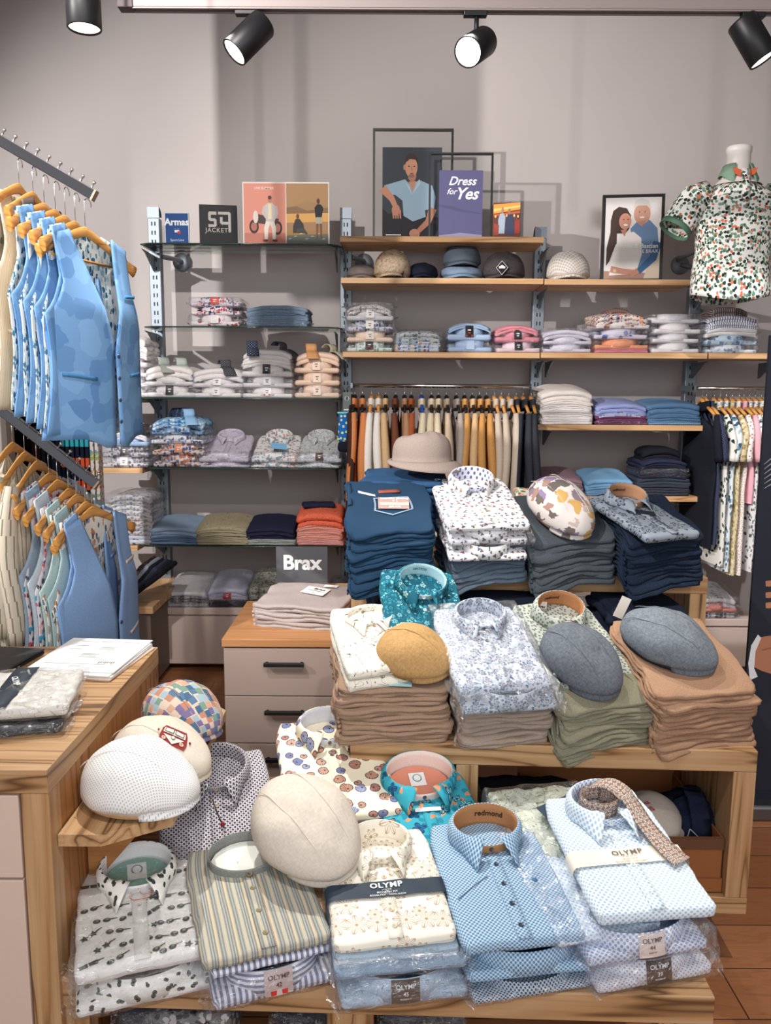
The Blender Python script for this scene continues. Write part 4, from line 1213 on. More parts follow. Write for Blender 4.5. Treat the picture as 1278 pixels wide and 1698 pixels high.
wpile(982, 1072, zR3, [kn(.02, 'deep pink shirt in film', fabric('#c88090', .1), cat='shirt', name='folded_shirt'), pk(.06, 'orange shirt pack', fabric('#f0a078', .1)), pk(.06, 'lilac shirt pack with blue palm print', busy('#d8d0dc', ['#4a5ca0', '#8a90b8'], 35, .3)), pk(.05, 'white shirt pack with brown palm print', busy('#e6dcd6', ['#a06048', '#c8a088'], 35, .3)), kn(.05, 'orange and navy leaf shirt', busy('#e8d4c4', ['#34406c', '#e0865c', '#8090b0'], 75, .7), cat='shirt', name='folded_shirt', rot=(.08, 0, 0)), kn(.03, 'brown striped shirt', stripes('#6c5450', [(.5, '#8a6c64')], .012), cat='shirt', name='folded_shirt', w=.17, d=.15)], 'orange pile under the framed couple poster', d=.28)
wpile(1078, 1156, zR3, [pk(.056, 'white shirt pack', WH, bag=True), pk(.05, 'white shirt pack', WH2), pk(.056, 'white shirt pack', WH), pk(.05, 'white shirt pack', WH2)], 'white pile right of the orange pile', d=.28)
wpile(1166, 1252, zR4, [pk(.045, 'pale blue white shirt pack', busy('#dfe2e6', ['#7c94b0', '#b4c0cc'], 55, .4)), pk(.055, 'blue watercolour shirt pack', busy('#bccad6', ['#5c7c9c', '#8ea8be'], 45, .6)), kn(.045, 'white shirt in film', WH, cat='shirt', name='folded_shirt', bag=True), kn(.03, 'blue striped shirt', stripes('#e8e8ee', [(.6, '#66708c')], .012), cat='shirt', name='folded_shirt'), kn(.035, 'blue white striped shirt', stripes('#e8e8ee', [(.6, '#5c6480')], .014), cat='shirt', name='folded_shirt'), kn(.05, 'brown striped shirt', stripes('#4c4444', [(.6, '#9c8c88')], .012), cat='shirt', name='folded_shirt', w=.22, d=.2)], 'striped pile below the polo torso', d=.28)
# polos at right
STN = fabric('#e4dcd6', .06)
wpile(896, 986, zP1, [kn(.03, 'white polo', WH2), kn(.03, 'white polo', WH), kn(.03, 'light grey polo', fabric('#cfc8c6', .08)), kn(.028, 'white polo', WH), kn(.028, 'cream polo', STN), kn(.028, 'cream polo', STN), kn(.06, 'cream polo with button placket', STN, rot=(.12, 0, 0))], 'white polo pile right of the dark coats')
wpile(990, 1078, zP1, [kn(.022, 'plum polo in film', fabric('#6c3a5c', .15), bag=True), kn(.045, 'plum polo', fabric('#74405f', .15)), kn(.02, 'lavender polo in film', busy('#c8cce8', ['#8890c0'], 60, .3), bag=True), kn(.03, 'lavender blue polo', fabric('#9ca6d8', .08)), kn(.055, 'lavender blue polo', fabric('#9ca6d8', .08), rot=(.1, 0, 0))], 'lavender and plum polo pile')
wpile(1074, 1168, zP1, [kn(.03, 'blue gingham knit', dots('#5c80a8', '#9cbcd8', .008)), kn(.03, 'blue melange knit', denim('#54779c')), kn(.03, 'blue melange knit', denim('#5c7fa4')), kn(.06, 'blue melange knit', denim('#5c7fa4'), rot=(.08, 0, 0))], 'blue melange pile at the end of the polo shelf')
MAU = dots('#b496a0', '#8c6c7c', .007)
wpile(898, 976, zP2, [kn(.028, 'mauve polo in film', MAU, bag=True), kn(.028, 'mauve polo', MAU), kn(.028, 'mauve polo', MAU), kn(.028, 'mauve polo', MAU), kn(.06, 'mauve polo', MAU, rot=(.14, 0, 0))], 'mauve pile on the lowest wooden shelf')
SKY = fabric('#86b8e0', .07)
wpile(978, 1060, zP2, [kn(.026, 'sky blue polo in film', SKY, bag=True), kn(.028, 'sky blue polo', SKY), kn(.028, 'sky blue polo', SKY), kn(.06, 'sky blue polo', SKY, rot=(.14, 0, 0))], 'sky blue pile on the lowest wooden shelf')
wpile(1062, 1156, zP2, [kn(.03, 'charcoal knit', fabric('#3c3f4a', .2)), kn(.035, 'charcoal knit', fabric('#3a3e48', .2)), kn(.04, 'charcoal knit', fabric('#3e4450', .2)), kn(.05, 'navy sweater in film', fabric('#2a2c40', .2), bag=True, w=.27), kn(.03, 'navy shirt with red tag', fabric('#262838', .2), w=.27), kn(.03, 'navy quilted shirt', fabric('#30344a', .2), w=.27), kn(.06, 'black folded shirt', fabric('#1c1d26', .2), w=.23, d=.2)], 'dark pile on the lowest wooden shelf')
for o in COL.objects:
    if o.name.startswith('folded_sweater') and o.get('label') and ('polo' in o['label'].split(',')[0]): o.name = 'folded_polo'; o['category'] = 'polo shirt'
# cupboard right
wpile(1174, 1248, zC2, [kn(.045, 'black leaf shirt in film', busy('#c4c2c0', ['#3c3c40', '#7c7c80'], 45, .6), bag=True, cat='shirt', name='folded_shirt'), pk(.06, 'salmon shirt pack', fabric('#dc8a80', .08), lining=fabric('#98a8b8')), kn(.07, 'white shirts in film', busy('#e0dedd', ['#9a9a9c', '#c4c2c2'], 50, .4), bag=True, cat='shirt', name='folded_shirt', rot=(.14, 0, 0))], 'pile on the right cream cupboard', d=.3)
wpile(950, 1010, zC2, [kn(.05, 'white scribble print shirt in film', scrolls('#dcdcdc', '#66666a', None, 60, .15), bag=True, cat='shirt', name='folded_shirt')], 'cupboard seen under the upper table', d=.3)
wpile(1018, 1084, zC2, [kn(.07, 'white boxed shirt in film', busy('#dcd4cc', ['#8c7468', '#b8b0a8'], 40, .3), bag=True, cat='shirt', name='folded_shirt')], 'cupboard seen behind the navy trousers', d=.3)

# ------------------------------------------------------------------ caps on the wall
def wcap(label, px0, px1, py, z, mat, H, L=None, rz=-pi/2, Y=4.70, rot=None, **k):
    X0 = W(px0, 450, Y - .1).x; X1 = W(px1, 450, Y - .1).x
    return flat_cap(label, ((X0 + X1)/2, Y, z + .010), rz, L=L or .26, Wd=(X1 - X0), H=H, mat=mat, rot=rot, brimout=.006, **k)
G = 'caps on the wooden shelf'
wcap('low taupe flat cap at the left end of the cap row', 573, 626, 459, zW2, fabric('#857c78', .1), .085, group=G, Y=4.76)
def snake(T, sf):
    b = MB(); b.shape(rect(.075, .1, -.06, -.02), lambda x, y: sf(x, y, .004), 0)
    b.build('label_patch', [flat('#15161a')], T)
wcap('tan snakeskin print flat cap standing on its edge', 619, 682, 459, zW2, scrolls('#d6c2a8', '#a88c70', '#c4aa8c', 45, .1), .17, group=G, Y=4.68)
mb_ = MB(); lp_ = W(662, 454, 4.575); T = thing('cap_label', 'small black brand tag on the snakeskin cap', 'tag', lp_); mb_.box(-.024, .024, 0, .002, -.016, .016).build('tag', [flat('#141518')], T)
wcap('navy flat cap beside the snakeskin cap', 676, 728, 459, zW2, fabric('#262b3c', .15), .09, group=G, Y=4.72)
wcap('faded denim cap under the grey blue cap', 731, 804, 459, zW2, denim('#7c8fa5', '#a5b4c4'), .075, group=G, Y=4.72)
wcap('tall grey blue woven cap, top of two', 736, 800, 430, zW2 + .07, denim('#59626e', '#97a2b0'), .14, group=G, Y=4.73)
wcap('dark suede newsboy cap with white diamond label', 803, 875, 459, zW2, fabric('#4c4648', .15, 200), .165, group=G, Y=4.70)
P = W(832, 444, 4.56); T = thing('diamond_label', 'black and white diamond shaped hang label on dark cap', 'label', P, 0, rot=(0, 0, 0))
b = MB(); b.M = Matrix.Rotation(pi/2, 4, 'X')
b.prism([(0, -.042), (.037, 0), (0, .042), (-.037, 0)], 0, .002, 0); b.shape([(0, -.038), (.033, 0), (0, .038), (-.033, 0)], lambda x, y: (x, y, .0026), 1); b.shape([(0, -.035), (.030, 0), (0, .035), (-.030, 0)], lambda x, y: (x, y, .003), 0)
b.shape(rect(-.017, .017, -.004, .008), lambda x, y: (x, y, .0035), 1); b.shape(circle(0, .006, .010, .008), lambda x, y: (x, y, .0036), 1)
b.build('label', [flat('#17171a'), flat('#e8e4dc')], T)
wcap('cream woven lattice newsboy cap beside the framed couple poster', 912, 985, 461, zR2, dots('#ddd6ce', '#b8aea6', .016, .35), .175, Y=4.70)
# ------------------------------------------------------------------ signs, posters, frames
class Draw:
    """flat printed picture built on a panel; coordinates 0..1 across and up"""
    def __init__(s, w, h): s.b = MB(); s.w = w; s.h = h; s.k = 0; s.mats = []; s.names = {}
    def m(s, col):
        if col not in s.names: s.names[col] = len(s.mats); s.mats.append(flat(col))
        return s.names[col]
    def p(s, pts, col):
        s.k += 1; o = -.0006 - s.k*.00012
        s.b.shape([(x, y) for x, y in pts], lambda x, y: ((x - .5)*s.w, o, y*s.h), s.m(col))
    def e(s, cx, cy, rx, ry, col, a=0, n=20): s.p(circle(cx, cy, rx, ry, n, a), col)
    def t(s, txt, size, cx, cy, col, shear=0, bold=.0, space=1.0):
        s.k += 1; o = -.0006 - s.k*.00012
        s.b.text(txt, size, None, s.m(col), shear, bold, fn=lambda x, y: ((cx - .5)*s.w + x, o, cy*s.h + y), space=space)
    def limb(s, pts, ws, col):
        L = []; R_ = []
        asp = s.h/s.w
        for i, (x, y) in enumerate(pts):
            x2, y2 = pts[min(i+1, len(pts)-1)]; x1, y1 = pts[max(0, i-1)]
            dx, dy = (x2-x1), (y2-y1)*asp; l = sqrt(dx*dx + dy*dy) or 1
            L.append((x - dy/l*ws[i], y + dx/l*ws[i]/asp)); R_.append((x + dy/l*ws[i], y - dx/l*ws[i]/asp))
        s.p(L + R_[::-1], col)
    def build(s, name, parent): return s.b.build(name, s.mats, parent)

def panel(label, name, cat, px0, px1, pytop, base_z, Y, depth, edge, rz=0, lean=0.0, group=None, pyb=None):
    X0 = W(px0, (pytop+390)/2, Y).x; X1 = W(px1, (pytop+390)/2, Y).x
    h = W((px0+px1)/2, pytop, Y).z - base_z
    T = thing(name, label, cat, ((X0+X1)/2, Y, base_z + .001), rz, group, rot=(-lean, 0, rz))
    w = (X1 - X0)/max(.3, cos(rz))
    return T, w, h
def board(T, w, h, depth, mat, name='board'):
    return MB().box(-w/2, w/2, 0, depth, 0, h).build(name, [mat], T, bevel=.001)
# blue sign
T, w, h = panel('small blue rectangular counter sign with white lettering on the glass shelf', 'counter_sign', 'sign', 273, 313, 353, zG[1], 4.62, .006, None)
board(T, w, h, .012, flat('#d8dce2')); d = Draw(w, h)
d.p(rect(.03, .97, .02, .98), '#1d4c8c'); d.t('Armas', .050, .5, .70, '#eef2f6', bold=.035); d.p(rect(.4, .6, .38, .46), '#e8eaf0'); d.p(rect(.52, .66, .34, .42), '#c04040'); d.t('Sport Line', .018, .5, .14, '#dfe6f0'); d.t('... ...', .02, .5, .53, '#b8c8e0'); d.build('print', T)
# black box
T, w, h = panel('thick black box sign with silver jackets logo', 'box_sign', 'sign', 331, 392, 340, zG[1], 4.62, .05, None, rz=.12)
board(T, w, h, .05, plain('#141519', .5, 0)); d = Draw(w, h)
S_ = '#b8b4ae'
a_ = .055
for pts in ([(.27, .83), (.46, .83), (.46, .75), (.31, .75), (.31, .66), (.42, .66), (.46, .62), (.46, .48), (.42, .44), (.24, .44), (.24, .51), (.39, .51), (.39, .59), (.28, .59), (.24, .63), (.24, .79)],
            [(.50, .83), (.80, .83), (.84, .79), (.84, .34), (.77, .34), (.77, .76), (.50, .76)], [(.55, .70), (.62, .70), (.62, .58), (.77, .58), (.77, .51), (.59, .51), (.55, .55)]):
    d.p(pts, S_)
d.t('JACKETS', .032, .5, .36, S_, bold=.01, space=1.15); d.build('logo', T)
# double poster
T, w, h = panel('wide display board with two printed photos, man on motorbike and two men at the sea', 'photo_board', 'poster', 402, 546, 302, zG[1], 4.64, .012, None)
board(T, w, h, .012, flat('#e9e2dc')); d = Draw(w, h)
d.p(rect(.015, .495, .015, .975), '#e69a86'); d.p(rect(.015, .495, .015, .2), '#c98272'); d.t('LIVE SUMMER', .018, .25, .90, '#f6e4dc', bold=.02)
d.e(.13, .30, .055, .11, '#4a3634'); d.e(.13, .30, .035, .07, '#b87a6c'); d.e(.40, .28, .055, .11, '#4a3634'); d.e(.40, .28, .035, .07, '#c08070')
d.p([(.12, .36), (.38, .32), (.42, .42), (.3, .46), (.16, .5)], '#54423e'); d.e(.15, .45, .03, .10, '#e8dcd4')
d.limb([(.30, .40), (.27, .27), (.27, .10)], [.03, .024, .018], '#efe6da'); d.limb([(.33, .40), (.36, .27), (.36, .10)], [.03, .024, .018], '#e8ded2')
d.p([(.25, .62), (.29, .67), (.34, .67), (.39, .61), (.37, .38), (.27, .38)], '#d4ccc8'); d.p([(.30, .66), (.33, .66), (.335, .42), (.295, .42)], '#f2e4b8')
d.limb([(.26, .62), (.235, .52), (.27, .44)], [.018, .016, .012], '#cfc6c2'); d.limb([(.385, .62), (.395, .50), (.37, .42)], [.018, .016, .012], '#cfc6c2')
d.e(.315, .725, .022, .05, '#c08a6c'); d.e(.315, .755, .022, .03, '#5a3a2c'); d.e(.26, .08, .03, .02, '#6c4436'); d.e(.37, .08, .03, .02, '#6c4436')
d.p(rect(.505, .985, .015, .975), '#a88460'); d.p([(.505, .975), (.985, .975), (.985, .62), (.75, .70), (.505, .58)], '#b08a62'); d.p([(.505, .6), (.62, .62), (.75, .55), (.985, .6), (.985, .5), (.505, .48)], '#8c6c4a')
d.p([(.505, .5), (.985, .52), (.985, .38), (.505, .36)], '#dca860'); d.p(rect(.505, .985, .015, .24), '#6f7468'); d.p([(.505, .24), (.985, .24), (.985, .19), (.505, .16)], '#a8804c')
for k in range(7): d.p([(.52 + k*.065, .10 + .04*(k % 3)), (.57 + k*.065, .11 + .04*(k % 3)), (.54 + k*.065, .12 + .04*(k % 3))], '#c8ccc4')
d.p([(.58, .20), (.72, .20), (.70, .34), (.66, .42), (.61, .42), (.58, .3)], '#3c3a38'); d.e(.635, .46, .018, .04, '#6c4a38'); d.limb([(.62, .24), (.70, .26), (.74, .18)], [.02, .018, .012], '#4c4844')
d.p([(.84, .44), (.91, .44), (.93, .60), (.90, .65), (.86, .65), (.83, .60)], '#24242a'); d.e(.872, .70, .018, .042, '#5c3c2e'); d.p([(.84, .34), (.92, .34), (.915, .45), (.845, .45)], '#b0a894')
d.limb([(.86, .35), (.858, .12)], [.014, .009], '#7c5440'); d.limb([(.90, .35), (.905, .12)], [.014, .009], '#7c5440')
d.build('printed_photos', T)

ALUB = plain('#18181b', .4, 0, .5)
def frame(T, w, h, th, dp, mat, bottom=True):
    MB().box(-w/2, -w/2 + th, 0, dp, 0, h).build('side_rail', [mat], T); MB().box(w/2 - th, w/2, 0, dp, 0, h).build('side_rail', [mat], T)
    MB().box(-w/2 + th, w/2 - th, 0, dp, h - th, h).build('top_rail', [mat], T)
    if bottom: MB().box(-w/2 + th, w/2 - th, 0, dp, 0, th).build('bottom_rail', [mat], T)
T, w, h = panel('large thin black frame holding the poster of a man in light blue polo', 'picture_frame', 'frame', 618, 751, 213, zW1, 4.74, .02, None)
frame(T, w, h, .012, .02, ALUB)
MB().box(-w/2 + .012, w/2 - .012, .008, .010, .012, h - .012).build('clear_pane', [CLEAR], T)
pw = W(734, 300, 4.74).x - W(636, 300, 4.74).x; ph = W(690, 245, 4.74).z - zW1
q = MB().box(-pw/2, pw/2, -.004, .006, .001, ph).build('poster_sheet', [flat('#272a30')], T); q.location.x = -.005
d = Draw(pw, ph)
BG = '#353a42'
d.p(rect(0, 1, 0.0, 1), BG); d.p([(0, 0), (1, 0), (1, .25), (.55, .33), (.1, .30), (0, .36)], '#1d1c22')
d.p([(.03, .60), (.22, .635), (.38, .665), (.48, .60), (.62, .66), (.84, .60), (.90, .48), (.88, .36), (.72, .34), (.74, .27), (.52, .22), (.36, .28), (.34, .44), (.22, .50), (.03, .50)], '#8ea6b8')
d.p([(.36, .66), (.46, .58), (.50, .50), (.40, .62)], '#a9bccb'); d.p([(.62, .67), (.56, .58), (.50, .50), (.64, .62)], '#a9bccb'); d.p([(.44, .64), (.57, .65), (.51, .53)], '#b88468')
d.limb([(.0, .57), (.16, .46), (.22, .38)], [.07, .05, .04], '#b9826a'); d.e(.23, .34, .07, .06, '#b9826a')
for k in range(4): d.limb([(.18 + k*.04, .34), (.19 + k*.04, .25)], [.016, .012], '#b07a62')
d.limb([(.86, .36), (.78, .22), (.62, .12)], [.07, .05, .04], '#a8745c'); d.e(.55, .09, .09, .05, '#b27c64')
for k in range(4): d.limb([(.50 + k*.035, .08), (.47 + k*.035, .015)], [.016, .012], '#a8745c')
d.e(.50, .70, .07, .06, '#a87660'); d.e(.485, .79, .105, .105, '#bd8a70'); d.e(.37, .79, .02, .03, '#b07c64'); d.p([(.385, .84), (.39, .91), (.45, .935), (.54, .93), (.585, .89), (.59, .83), (.56, .87), (.46, .875), (.41, .85)], '#3a2a24')
d.e(.445, .80, .016, .007, '#2c2422'); d.e(.535, .80, .016, .007, '#2c2422'); d.limb([(.49, .80), (.495, .755)], [.006, .01], '#a06e58'); d.e(.495, .725, .03, .008, '#8a4c42'); d.e(.49, .70, .05, .02, '#8c6454')
d.p([(.06, .07), (.32, .07), (.32, .08), (.06, .08)], '#d8d8d8'); d.p([(.06, .05), (.26, .05), (.26, .06), (.06, .06)], '#c8c8c8')
o = d.build('printed_portrait', T); o.location = (-.005, -.004, 0)
T, w, h = panel('smaller thin black frame with the purple slogan card, in front of the portrait', 'picture_frame', 'frame', 711, 817, 253, zW1, 4.64, .02, None)
frame(T, w, h, .010, .02, ALUB)
MB().box(-w/2 + .01, w/2 - .01, .008, .010, .01, h - .01).build('clear_pane', [CLEAR], T)
pw = W(800, 330, 4.64).x - W(728, 330, 4.64).x; ph = W(760, 283, 4.64).z - zW1
q = MB().box(-pw/2, pw/2, -.004, .006, .001, ph).build('slogan_card', [flat('#5c5a80')], T)
d = Draw(pw, ph); d.p(rect(0, 1, 0, 1), '#5a587e'); d.p([(0, .5), (.3, .48), (.6, .42), (1, .38), (1, .36), (.5, .40), (0, .47)], '#514f74'); d.p([(0, .05), (.5, .09), (1, .06), (1, .0), (0, 0)], '#8c8aa8')
d.t('Dress', .062, .52, .84, '#f0eef2', .35, .018); d.t('for', .044, .28, .69, '#f0eef2', .4, .012); d.t('Yes', .085, .62, .655, '#f0eef2', .35, .022)
o = d.build('lettering', T); o.location = (0, -.004, 0)
# printed cube
P0 = W(817, 388, 4.60); P1 = W(862, 388, 4.56); P2 = W(887, 388, 4.66)
T = thing('photo_box', 'small box printed with photos of people at a night fair', 'box', (W(862, 360, 4.57).x, 4.57, zW1 + .001), radians(-4))
hb = W(862, 336, 4.57).z - zW1
wb = W(862, 360, 4.57).x - W(817, 360, 4.60).x
MB().box(-wb, .0, 0, .15, 0, hb).build('box_body', [flat('#8a5c38')], T)
T['label'] = 'small box printed with photos of people at a night fair'
d = Draw(wb, hb); d.p(rect(0, 1, 0, 1), '#6c3e34'); d.p([(0, .95), (1, 1), (1, .8), (0, .68)], '#e8a048'); d.p([(0, .82), (1, .92), (1, .87), (0, .74)], '#f6cc7c'); d.p([(0, .66), (1, .76), (1, .70), (0, .60)], '#c06434')
for k in range(7): d.e(.08 + k*.14, .60 + .02*(k % 2), .03, .04, ['#f0d090', '#c84c30', '#efe0b0'][k % 3])
d.p([(.2, .1), (.42, .1), (.45, .6), (.36, .7), (.25, .68), (.18, .5)], '#a8b8c8'); d.e(.34, .78, .05, .09, '#b88468'); d.p([(.48, .05), (.78, .05), (.76, .55), (.66, .66), (.54, .64), (.46, .5)], '#39445c'); d.e(.60, .74, .05, .09, '#a87458'); d.p([(.02, .05), (.2, .05), (.22, .35), (.02, .4)], '#9a4a3c'); d.p([(.8, .1), (1, .1), (1, .5), (.82, .48)], '#9c3c34')
o = d.build('printed_front', T); o.location = (-wb/2, 0, 0)
d = Draw(.15, hb); d.p(rect(0, 1, 0, 1), '#241a20'); d.p([(.25, 0), (.8, 0), (.78, .5), (.62, .66), (.4, .64), (.25, .45)], '#7c2430'); d.e(.5, .76, .09, .1, '#a87058'); d.e(.5, .83, .09, .05, '#2a1c1a'); d.e(.85, .8, .06, .04, '#b86c3c')
o = d.build('printed_side', T); o.location = (0.0005, .075, 0); o.rotation_euler = (0, 0, pi/2)
# framed couple
T, w, h = panel('black framed tilted poster of a smiling couple, woman with long dark hair', 'picture_frame', 'frame', 1001, 1101, 320, zR2, 4.66, .02, None, rz=-.12, lean=.06)
h = W(1050, 320, 4.66).z - zR2
frame(T, w, h, .016, .022, ALUB)
MB().box(-w/2 + .016, w/2 - .016, .004, .012, .016, h - .016).build('poster_sheet', [flat('#e8e4e2')], T)
d = Draw(w - .034, h - .034)
d.p(rect(0, 1, 0, 1), '#e6e0de'); d.p([(0, 0), (1, 0), (1, .06), (0, .1)], '#b08a7c')
d.p([(.46, .62), (.62, .74), (.80, .72), (.94, .62), (.98, .40), (.90, .15), (.6, .12), (.5, .4)], '#6c88ac'); d.e(.66, .80, .15, .13, '#cf9c86'); d.p([(.50, .86), (.53, .96), (.66, .99), (.78, .95), (.82, .84), (.74, .90), (.58, .90)], '#d8d4ce'); d.p([(.56, .70), (.66, .64), (.74, .72)], '#c08c78')
d.p([(.72, .0), (1, .0), (1, .3), (.85, .28)], '#d8c8b4'); d.p([(.14, .84), (.24, .89), (.38, .87), (.46, .78), (.44, .62), (.36, .55), (.2, .42), (.1, .22), (.04, .16), (.04, .38), (.10, .58), (.10, .72)], '#4a3832')
d.p([(.22, .56), (.36, .56), (.52, .58), (.66, .50), (.68, .30), (.58, .06), (.1, .04), (.12, .2), (.22, .38)], '#efe9e4'); d.e(.36, .71, .11, .10, '#c9917a'); d.p([(.28, .60), (.4, .62), (.36, .52)], '#c08a72')
d.p([(.14, .80), (.24, .89), (.40, .86), (.36, .82), (.26, .80), (.22, .66), (.16, .60)], '#4a3832'); d.e(.37, .665, .04, .012, '#f4eeea'); d.e(.66, .755, .045, .012, '#f2e8e2')
for (x, y) in ((.33, .73), (.41, .73), (.61, .82), (.71, .82)): d.e(x, y, .014, .006, '#3a2c28')
d.limb([(.12, .12), (.35, .09), (.60, .08)], [.06, .05, .04], '#c9937c'); d.limb([(.95, .45), (.88, .25), (.62, .08)], [.08, .07, .05], '#3f6894'); d.limb([(.62, .10), (.48, .04)], [.05, .045], '#c38d76'); d.e(.2, .1, .03, .02, '#d8c8a0')
d.t('Anna & Bastian', .034, .62, .40, '#fbfbfb', bold=.02); d.t('LOVE BRAX', .026, .74, .335, '#f4f4f4', bold=.01)
o = d.build('printed_couple', T); o.location = (0, .004, .017)
# Brax sign
P = W(500, 982, 4.2)
bz = .787; Yb = WZ(455, 993, .75).y + .05
X0 = W(458, 950, Yb).x; X1 = W(543, 950, Yb).x; h = W(500, 907, Yb).z - bz
T = thing('brand_sign', 'dark grey square sign with white brand lettering on the drawer cabinet', 'sign', ((X0+X1)/2, Yb, bz))
MB().box(-(X1-X0)/2, (X1-X0)/2, 0, .016, 0, h).build('sign_board', [plain('#56575c', .6, 0)], T, bevel=.001)
d = Draw(X1 - X0, h); d.t('Brax', .085, .5, .6, '#e4e3e2', bold=.035); o = d.build('lettering', T)

# ------------------------------------------------------------------ banner at the right edge
YB = 2.95
xb = W(1256, 850, YB).x
T = thing('printed_banner', 'tall free-standing banner at the right edge printed with a man in dark suit', 'banner', (xb + .42, YB, 0))
zt_ = W(1276, 556, YB).z
MB().box(-.42, .42, 0, .014, .06, zt_).build('panel', [plain('#262a36', .6, .05)], T)
MB().box(-.43, .43, -.06, .1, 0, .06).build('base_foot', [metal('#8a8d92', .4)], T, bevel=.01)
d = Draw(.84, 1.0)
def zz(py): return W(1262, py, YB).z
def xx(px, py): return (W(px, py, YB).x - xb)/.84
SK = '#b67c60'; SKd = '#94604a'
d.p([(.0, .0 + .1), (1, .1), (1, zt_ - .01), (.0, zt_ - .01)], '#262a36')
for k, (py, l) in enumerate(((968, 10), (987, 9), (1004, 11))):
    d.e(xx(1275, py), zz(py), .012, .0115, SKd); d.limb([(xx(1269, py), zz(py)), (xx(1300, py - 4), zz(py - 4))], [.0125, .013], SK)
d.p([(xx(1243, 1120), zz(1128)), (xx(1240, 1100), zz(1100)), (xx(1245, 1070), zz(1070)), (xx(1256, 1052), zz(1052)), (xx(1262, 1058), zz(1058)), (xx(1252, 1080), zz(1080)), (xx(1250, 1105), zz(1108)), (xx(1256, 1118), zz(1122))], '#e6e8ee')
d.p([(xx(1250, 1105), zz(1106)), (xx(1252, 1080), zz(1080)), (xx(1262, 1058), zz(1056)), (xx(1300, 1050), zz(1050)), (xx(1300, 1120), zz(1124)), (xx(1262, 1108), zz(1112))], SK)
d.limb([(xx(1262, 1080), zz(1078)), (xx(1300, 1072), zz(1068))], [.003, .003], SKd)
for k in range(6): d.limb([(xx(1266, 770 + k*8), zz(770 + k*8)), (xx(1290, 750 + k*9), zz(750 + k*9))], [.001, .004], '#9a9aa0')
d.build('printed_figure', T)

# ------------------------------------------------------------------ coat rail
YR = 4.62
zr = W(720, 640, YR).z
ra = W(580, 640, YR).x; rb = W(885, 640, YR).x
T = thing('coat_rail', 'chrome clothes rail below the patterned shirt packs', 'rail', (0, YR, zr))
MB().tube([(ra, 0, 0), (rb, 0, 0)], .011, 10).build('rod', [CHROME], T)
for x in (ra + .01, rb - .01): MB().box(x - .006, x + .006, -.02, YP - YR - .035, -.014, .014).build('arm', [STEEL], T)
ora = fabric('#d88c58', .1); cream = fabric('#f0e2c4', .06); bge = fabric('#c9b49c', .08); och = fabric('#cf9a5c', .09); camel = fabric('#dcb98c', .08)
wht = fabric('#f2ece4', .04); brn = fabric('#7a4a38', .12); rust = fabric('#b0603a', .12); gry = fabric('#b0a49c', .1); drk = fabric('#3a3c44', .15); stone = fabric('#cfbfae', .07)
tan_ = fabric('#b98c6c', .1); dkb = fabric('#4a302a', .15)
BLKH = plain('#1c1a1c', .35, 0, .5); BLUEH = plain('#2050b0', .4, 0)
GJ = 'jackets and overshirts on the coat rail'
spec = [(82, dkb, .62, BLKH, 'dark brown jacket'), (100, ora, 1.02, BLKH, 'long orange coat'), (146, ora, 1.0, BLKH, 'long orange coat'), (199, wht, .80, HANGW, 'white jacket'), (240, wht, .80, HANGW, 'white jacket'),
        (282, camel, .78, BLKH, 'camel jacket'), (340, brn, .75, BLKH, 'chocolate brown jacket'), (392, tan_, .74, BLKH, 'tan jacket'), (432, rust, .74, BLKH, 'rust orange jacket'), (492, cream, .76, BLUEH, 'cream overshirt on a blue hanger'),
        (551, cream, .76, BLKH, 'cream overshirt'), (592, cream, .78, BLKH, 'cream overshirt'), (640, bge, .78, BLKH, 'beige overshirt'), (696, gry, .76, BLKH, 'grey beige overshirt'), (745, och, .76, BLKH, 'ochre overshirt'),
        (792, camel, .79, BLKH, 'light camel overshirt'), (832, och, .8, BLKH, 'ochre overshirt'), (874, och, .82, BLKH, 'ochre overshirt'), (922, stone, .82, HANGW, 'stone overshirt'), (962, stone, .82, HANGW, 'stone overshirt'), (1006, stone, .8, HANGW, 'stone overshirt'),
        (1050, drk, .8, HANGW, 'charcoal overshirt'), (1090, drk, .8, HANGW, 'charcoal overshirt'), (1138, drk, .82, HANGW, 'charcoal overshirt')]
cnt = {}
ordw = ['first', 'second', 'third', 'fourth']
from collections import Counter
tot = Counter(s[4] for s in spec)
for k, (cx_, m, ln, hm, desc) in enumerate(spec):
    px = 560 + cx_/3.55
    P = W(px, 660, YR)
    i = cnt.get(desc, 0); cnt[desc] = i + 1
    if k == 0: desc2 = desc + ' at the left end of the coat rail'
    elif tot[desc] > 1: desc2 = desc + ' on the coat rail, ' + ordw[i] + ' of its colour from the left'
    else: desc2 = desc + ' on the coat rail after the ' + spec[k-1][4].split(' on ')[0]
    drop = .085 if cx_ < 500 else .075
    hung_jacket(desc2, (P.x, YR, zr - .075), radians(random.uniform(-3, 3)), m, ln, .043, .42, GJ, .60, k, hangmat=hm, name='hanging_overshirt', cat='jacket')
    h = [o for o in COL.objects if o.name.startswith('clothes_hanger')][-1]
    h['label'] = ('wooden' if hm is HANGW else 'blue' if hm is BLUEH else 'black') + ' hanger in the ' + desc2.replace(' on a blue hanger', '')
